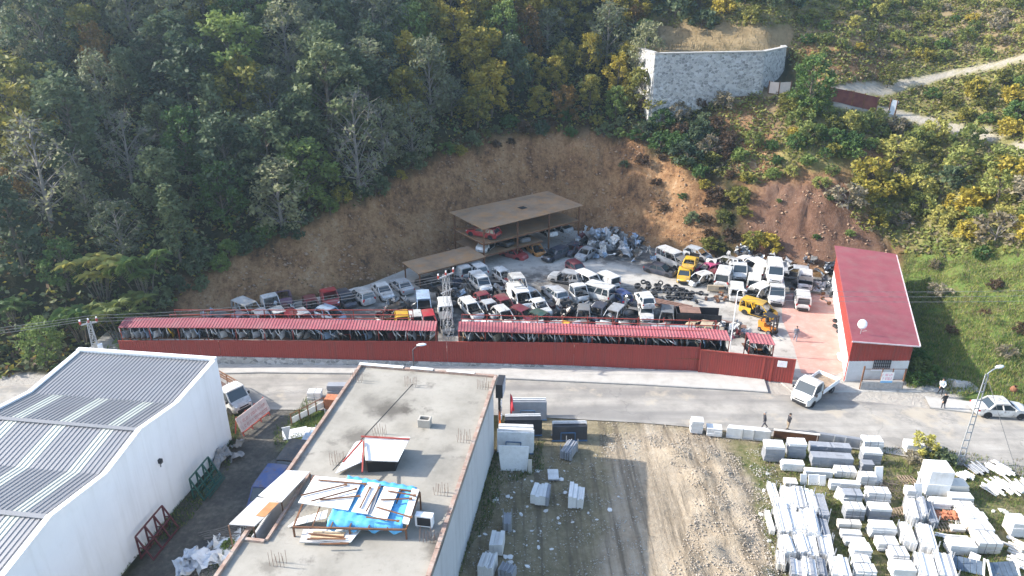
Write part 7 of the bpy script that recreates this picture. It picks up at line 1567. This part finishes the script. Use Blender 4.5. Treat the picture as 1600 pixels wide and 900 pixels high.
for i, q in enumerate(((178, 892), (188, 890))): p = W(*q, 0); t_ = thing('dark_plank', 'dark plank leaning on the warehouse wall, ' + ('the farther of two' if i else 'the nearer of two'), 'plank', (p.x - .1, p.y, 0), R(-8)); mb = MB([DARK]); mb.bar((0, 0, 0), (-.45, .1, 1.7), .22, .05); mb.build('board', t_)
TERRA = mat('dull_terracotta', (.2, .085, .045), .9, .3, 3); wc = thing('clay_jar', 'broken terracotta jar on the verge beyond the parked saloon', 'jar', tuple(G(1580, 612))); mb = MB([TERRA]); mb.grid([[(r0 * math.cos(a), r0 * math.sin(a), z) for a in np.linspace(0, 5.2, 14)] for r0, z in ((.25, 0), (.42, .3), (.45, .6), (.3, .9), (.33, 1.0))]); o = mb.build('jar', wc, True); m_ = o.modifiers.new('thick', 'SOLIDIFY'); m_.thickness = .04; wc.rotation_euler = (R(25), 0, .5); wc.scale = (.7, .7, .7)
rk = thing('boulder', 'pale boulder on the verge behind the man in the white shirt', 'boulder', tuple(G(1497, 606))); mb = MB([CHIP]); mb.hexa([(-.55, -.35, -.1), (.5, -.4, -.1), (.6, .4, -.1), (-.5, .35, -.1), (-.4, -.2, .5), (.3, -.28, .65), (.42, .25, .45), (-.3, .25, .6)]); mb.build('rock', rk)
for q, lab in (((1270, 553), 'goods in white sacks piled at the workshop wall'),):
    p = W(1316, 560, 0); t_ = thing('sack_pile', 'white and tan sacks piled against the side of the workshop', 'sacks', (p.x, p.y, 0)); 
    for i in range(5): mb = MB([MARC if i % 2 else BOARD]); mb.grid([[(.3 * math.cos(u) * math.cos(v) + .1 * i - .3, .45 * math.sin(v) * 1.0 + .35 * (i % 3) - .4, .2 * math.sin(u) * math.cos(v) + .18 + .3 * (i // 3)) for v in np.linspace(-1.5, 1.5, 7)] for u in np.linspace(0, 6.28, 9)]); mb.build('sack', t_, True)

# ------------------------------------------------------------------ people
SKIN = mat('skin', (.42, .26, .18), .6, .05); HAIRM = mat('dark_hair', (.02, .016, .013), .8); HAIRG = mat('grey_hair', (.25, .24, .23), .8)
def person(label, foot, rz, top, legs, hair, stride=.0, arms=((.1, .0), (.1, 0)), lean=0, bent=(0, 0), z=0., hgt=1.74, coat=False):
    """one continuous skinned figure: joints posed, radii tapering"""
    k_ = hgt / 1.74; J = []; E = []; Rr = []
    def j(p, r_, par=None):
        J.append(Vector(p) * k_); Rr.append(r_ * k_); i = len(J) - 1
        if par is not None: E.append((par, i))
        return i
    lx = lean
    pel = j((0, 0, .93), (.15)); wst = j((lx * .3, 0, 1.1), .135, pel); chs = j((lx * .7, 0, 1.32), .165, wst); nk = j((lx, 0, 1.47), .065, chs); hd = j((lx * 1.15 + .02, 0, 1.58), .085, nk); ht = j((lx * 1.2 + .015, 0, 1.68), .075, hd)
    for s, sg_ in ((1, 1), (-1, -1)):
        f = stride * sg_; hip = j((0, s * .1, .86), .105, pel); kn = j((f * .45 + .03 * (abs(f) > 0), s * .11, .48), .07, hip); an = j((f - (.08 if f < 0 else 0), s * .11, .1 + (.06 if f < 0 else 0)), .045, kn); j((f + .14 - (.08 if f < 0 else 0), s * .12, .045 + (.03 if f < 0 else 0)), .04, an)
        a, b = arms[0 if s > 0 else 1]; shd = j((lx * .75, s * .19, 1.4), .075, chs); el = j((lx * .7 - .02 + a * .5, s * .25, 1.13), .05, shd); wr = j((lx * .6 + a, s * (.24 - b), .93 + abs(a) * .35), .035, el); hn = j((lx * .6 + a * 1.15 + .02, s * (.23 - b * 1.2), .85 + abs(a) * .4), .038, wr)
    me = bpy.data.meshes.new('figure'); me.from_pydata([tuple(v) for v in J], E, []); o = bpy.data.objects.new('figure', me); COL.objects.link(o)
    sm = o.modifiers.new('skin', 'SKIN'); sv = me.skin_vertices[0].data
    for i, r0 in enumerate(Rr): sv[i].radius = (r0, r0); sv[i].use_root = (i == 0)
    sb_ = o.modifiers.new('sub', 'SUBSURF'); sb_.levels = 1; sb_.render_levels = 1
    dg = bpy.context.evaluated_depsgraph_get(); dg.update(); mm = bpy.data.meshes.new_from_object(o.evaluated_get(dg)); bpy.data.objects.remove(o); mm.name = 'person'
    mm.materials.clear()
    SHOE = mat('dark_shoe', (.03, .025, .022), .6)
    for m in (top, legs, SKIN, SHOE): mm.materials.append(m)
    mi = []
    for p in mm.polygons:
        c = p.center / k_; hand = abs(c.y) > .13 and c.z < (.95 + .1) and c.z > .75 and (math.hypot(c.x, abs(c.y) - .2) > .0) and abs(c.y) > .17
        mi.append(3 if c.z < .1 else 2 if (c.z > 1.49 or (hand and c.z < .93)) else 1 if c.z < (.62 if coat else .95) else 0); p.use_smooth = True
    mm.polygons.foreach_set('material_index', mi); p = W(*foot, z); ob = link('person', mm); ob.location = (p.x, p.y, z + .0); ob.rotation_euler = (0, 0, rz); tag(ob, label, 'person')
    mb = MB([hair]); c = Vector((lx * 1.2 - .005, 0, 1.66)) * k_; mb.grid([[c + Vector((.105 * math.cos(u) * math.cos(v) - .015, .095 * math.sin(u) * math.cos(v), .115 * math.sin(v))) * k_ for u in np.linspace(0, 2 * math.pi, 13)] for v in np.linspace(-.15 , 1.57, 6)]); mb.build('hair', ob, True)
    mb = MB([SKIN]); mb.cbox(Vector((lx * 1.18 + .1, 0, 1.6)) * k_, (.035, .025, .04)); mb.build('nose', ob)
    return ob
DKC = mat('dark_jacket', (.022, .022, .028), .85, .2, 4); BLK = mat('black_coat', (.014, .014, .016), .85, .2, 4); KHA = mat('khaki_trousers', (.3, .24, .17), .85, .15, 4); GRT = mat('grey_trousers', (.09, .09, .1), .85, .2, 4); BLT = mat('dark_trousers', (.02, .02, .024), .85, .2, 4); WSH = mat('white_shirt', (.78, .78, .78), .8, .04, 4); BLJ = mat('blue_grey_jacket', (.13, .15, .18), .85, .2, 4); JEA = mat('pale_jeans', (.2, .22, .27), .85, .2, 4)
person('man in a dark jacket and dark trousers striding along the road edge', (1193, 670.5), R(180), DKC, GRT, HAIRG, .28, ((.15, 0), (-.15, 0)), .08, z=.05)
person('man in a dark jacket and light trousers walking past the empty slab rack', (1229.5, 673), R(8), DKC, KHA, HAIRM, .12, ((.25, 0), (-.05, 0)), .06, z=.05)
person('man in a blue grey jacket standing on the red paving', (1242, 533), R(-100), BLJ, JEA, HAIRM, .05, ((.05, 0), (.05, 0)), .0, z=.035)
person('man in a white shirt and black trousers with folded arms on the pavement', (1468, 617), R(-95), WSH, BLT, HAIRM, .1, ((.28, .2), (.28, .2)), .0, z=.17)
person('woman in a long black coat standing at the kerb facing the white shirted man', (1472.5, 639), R(100), BLK, GRT, HAIRM, .04, ((.2, .05), (.1, 0)), .02, z=.05, hgt=1.64, coat=True)
# ------------------------------------------------------------------ air
mb = MB(); mb.box(-215, 195, -3, 305, -3, 112)
m = bpy.data.materials.new('haze_air'); m.use_nodes = True; nt = m.node_tree; nt.nodes.clear(); ou = nt.nodes.new('ShaderNodeOutputMaterial'); pv = nt.nodes.new('ShaderNodeVolumePrincipled')
pv.inputs['Color'].default_value = (.62, .82, 1, 1); pv.inputs['Density'].default_value = .0005; pv.inputs['Anisotropy'].default_value = .55; nt.links.new(pv.outputs[0], ou.inputs['Volume'])
o = mb.build('haze'); o.data.materials.append(m); tag(o, kind='stuff')
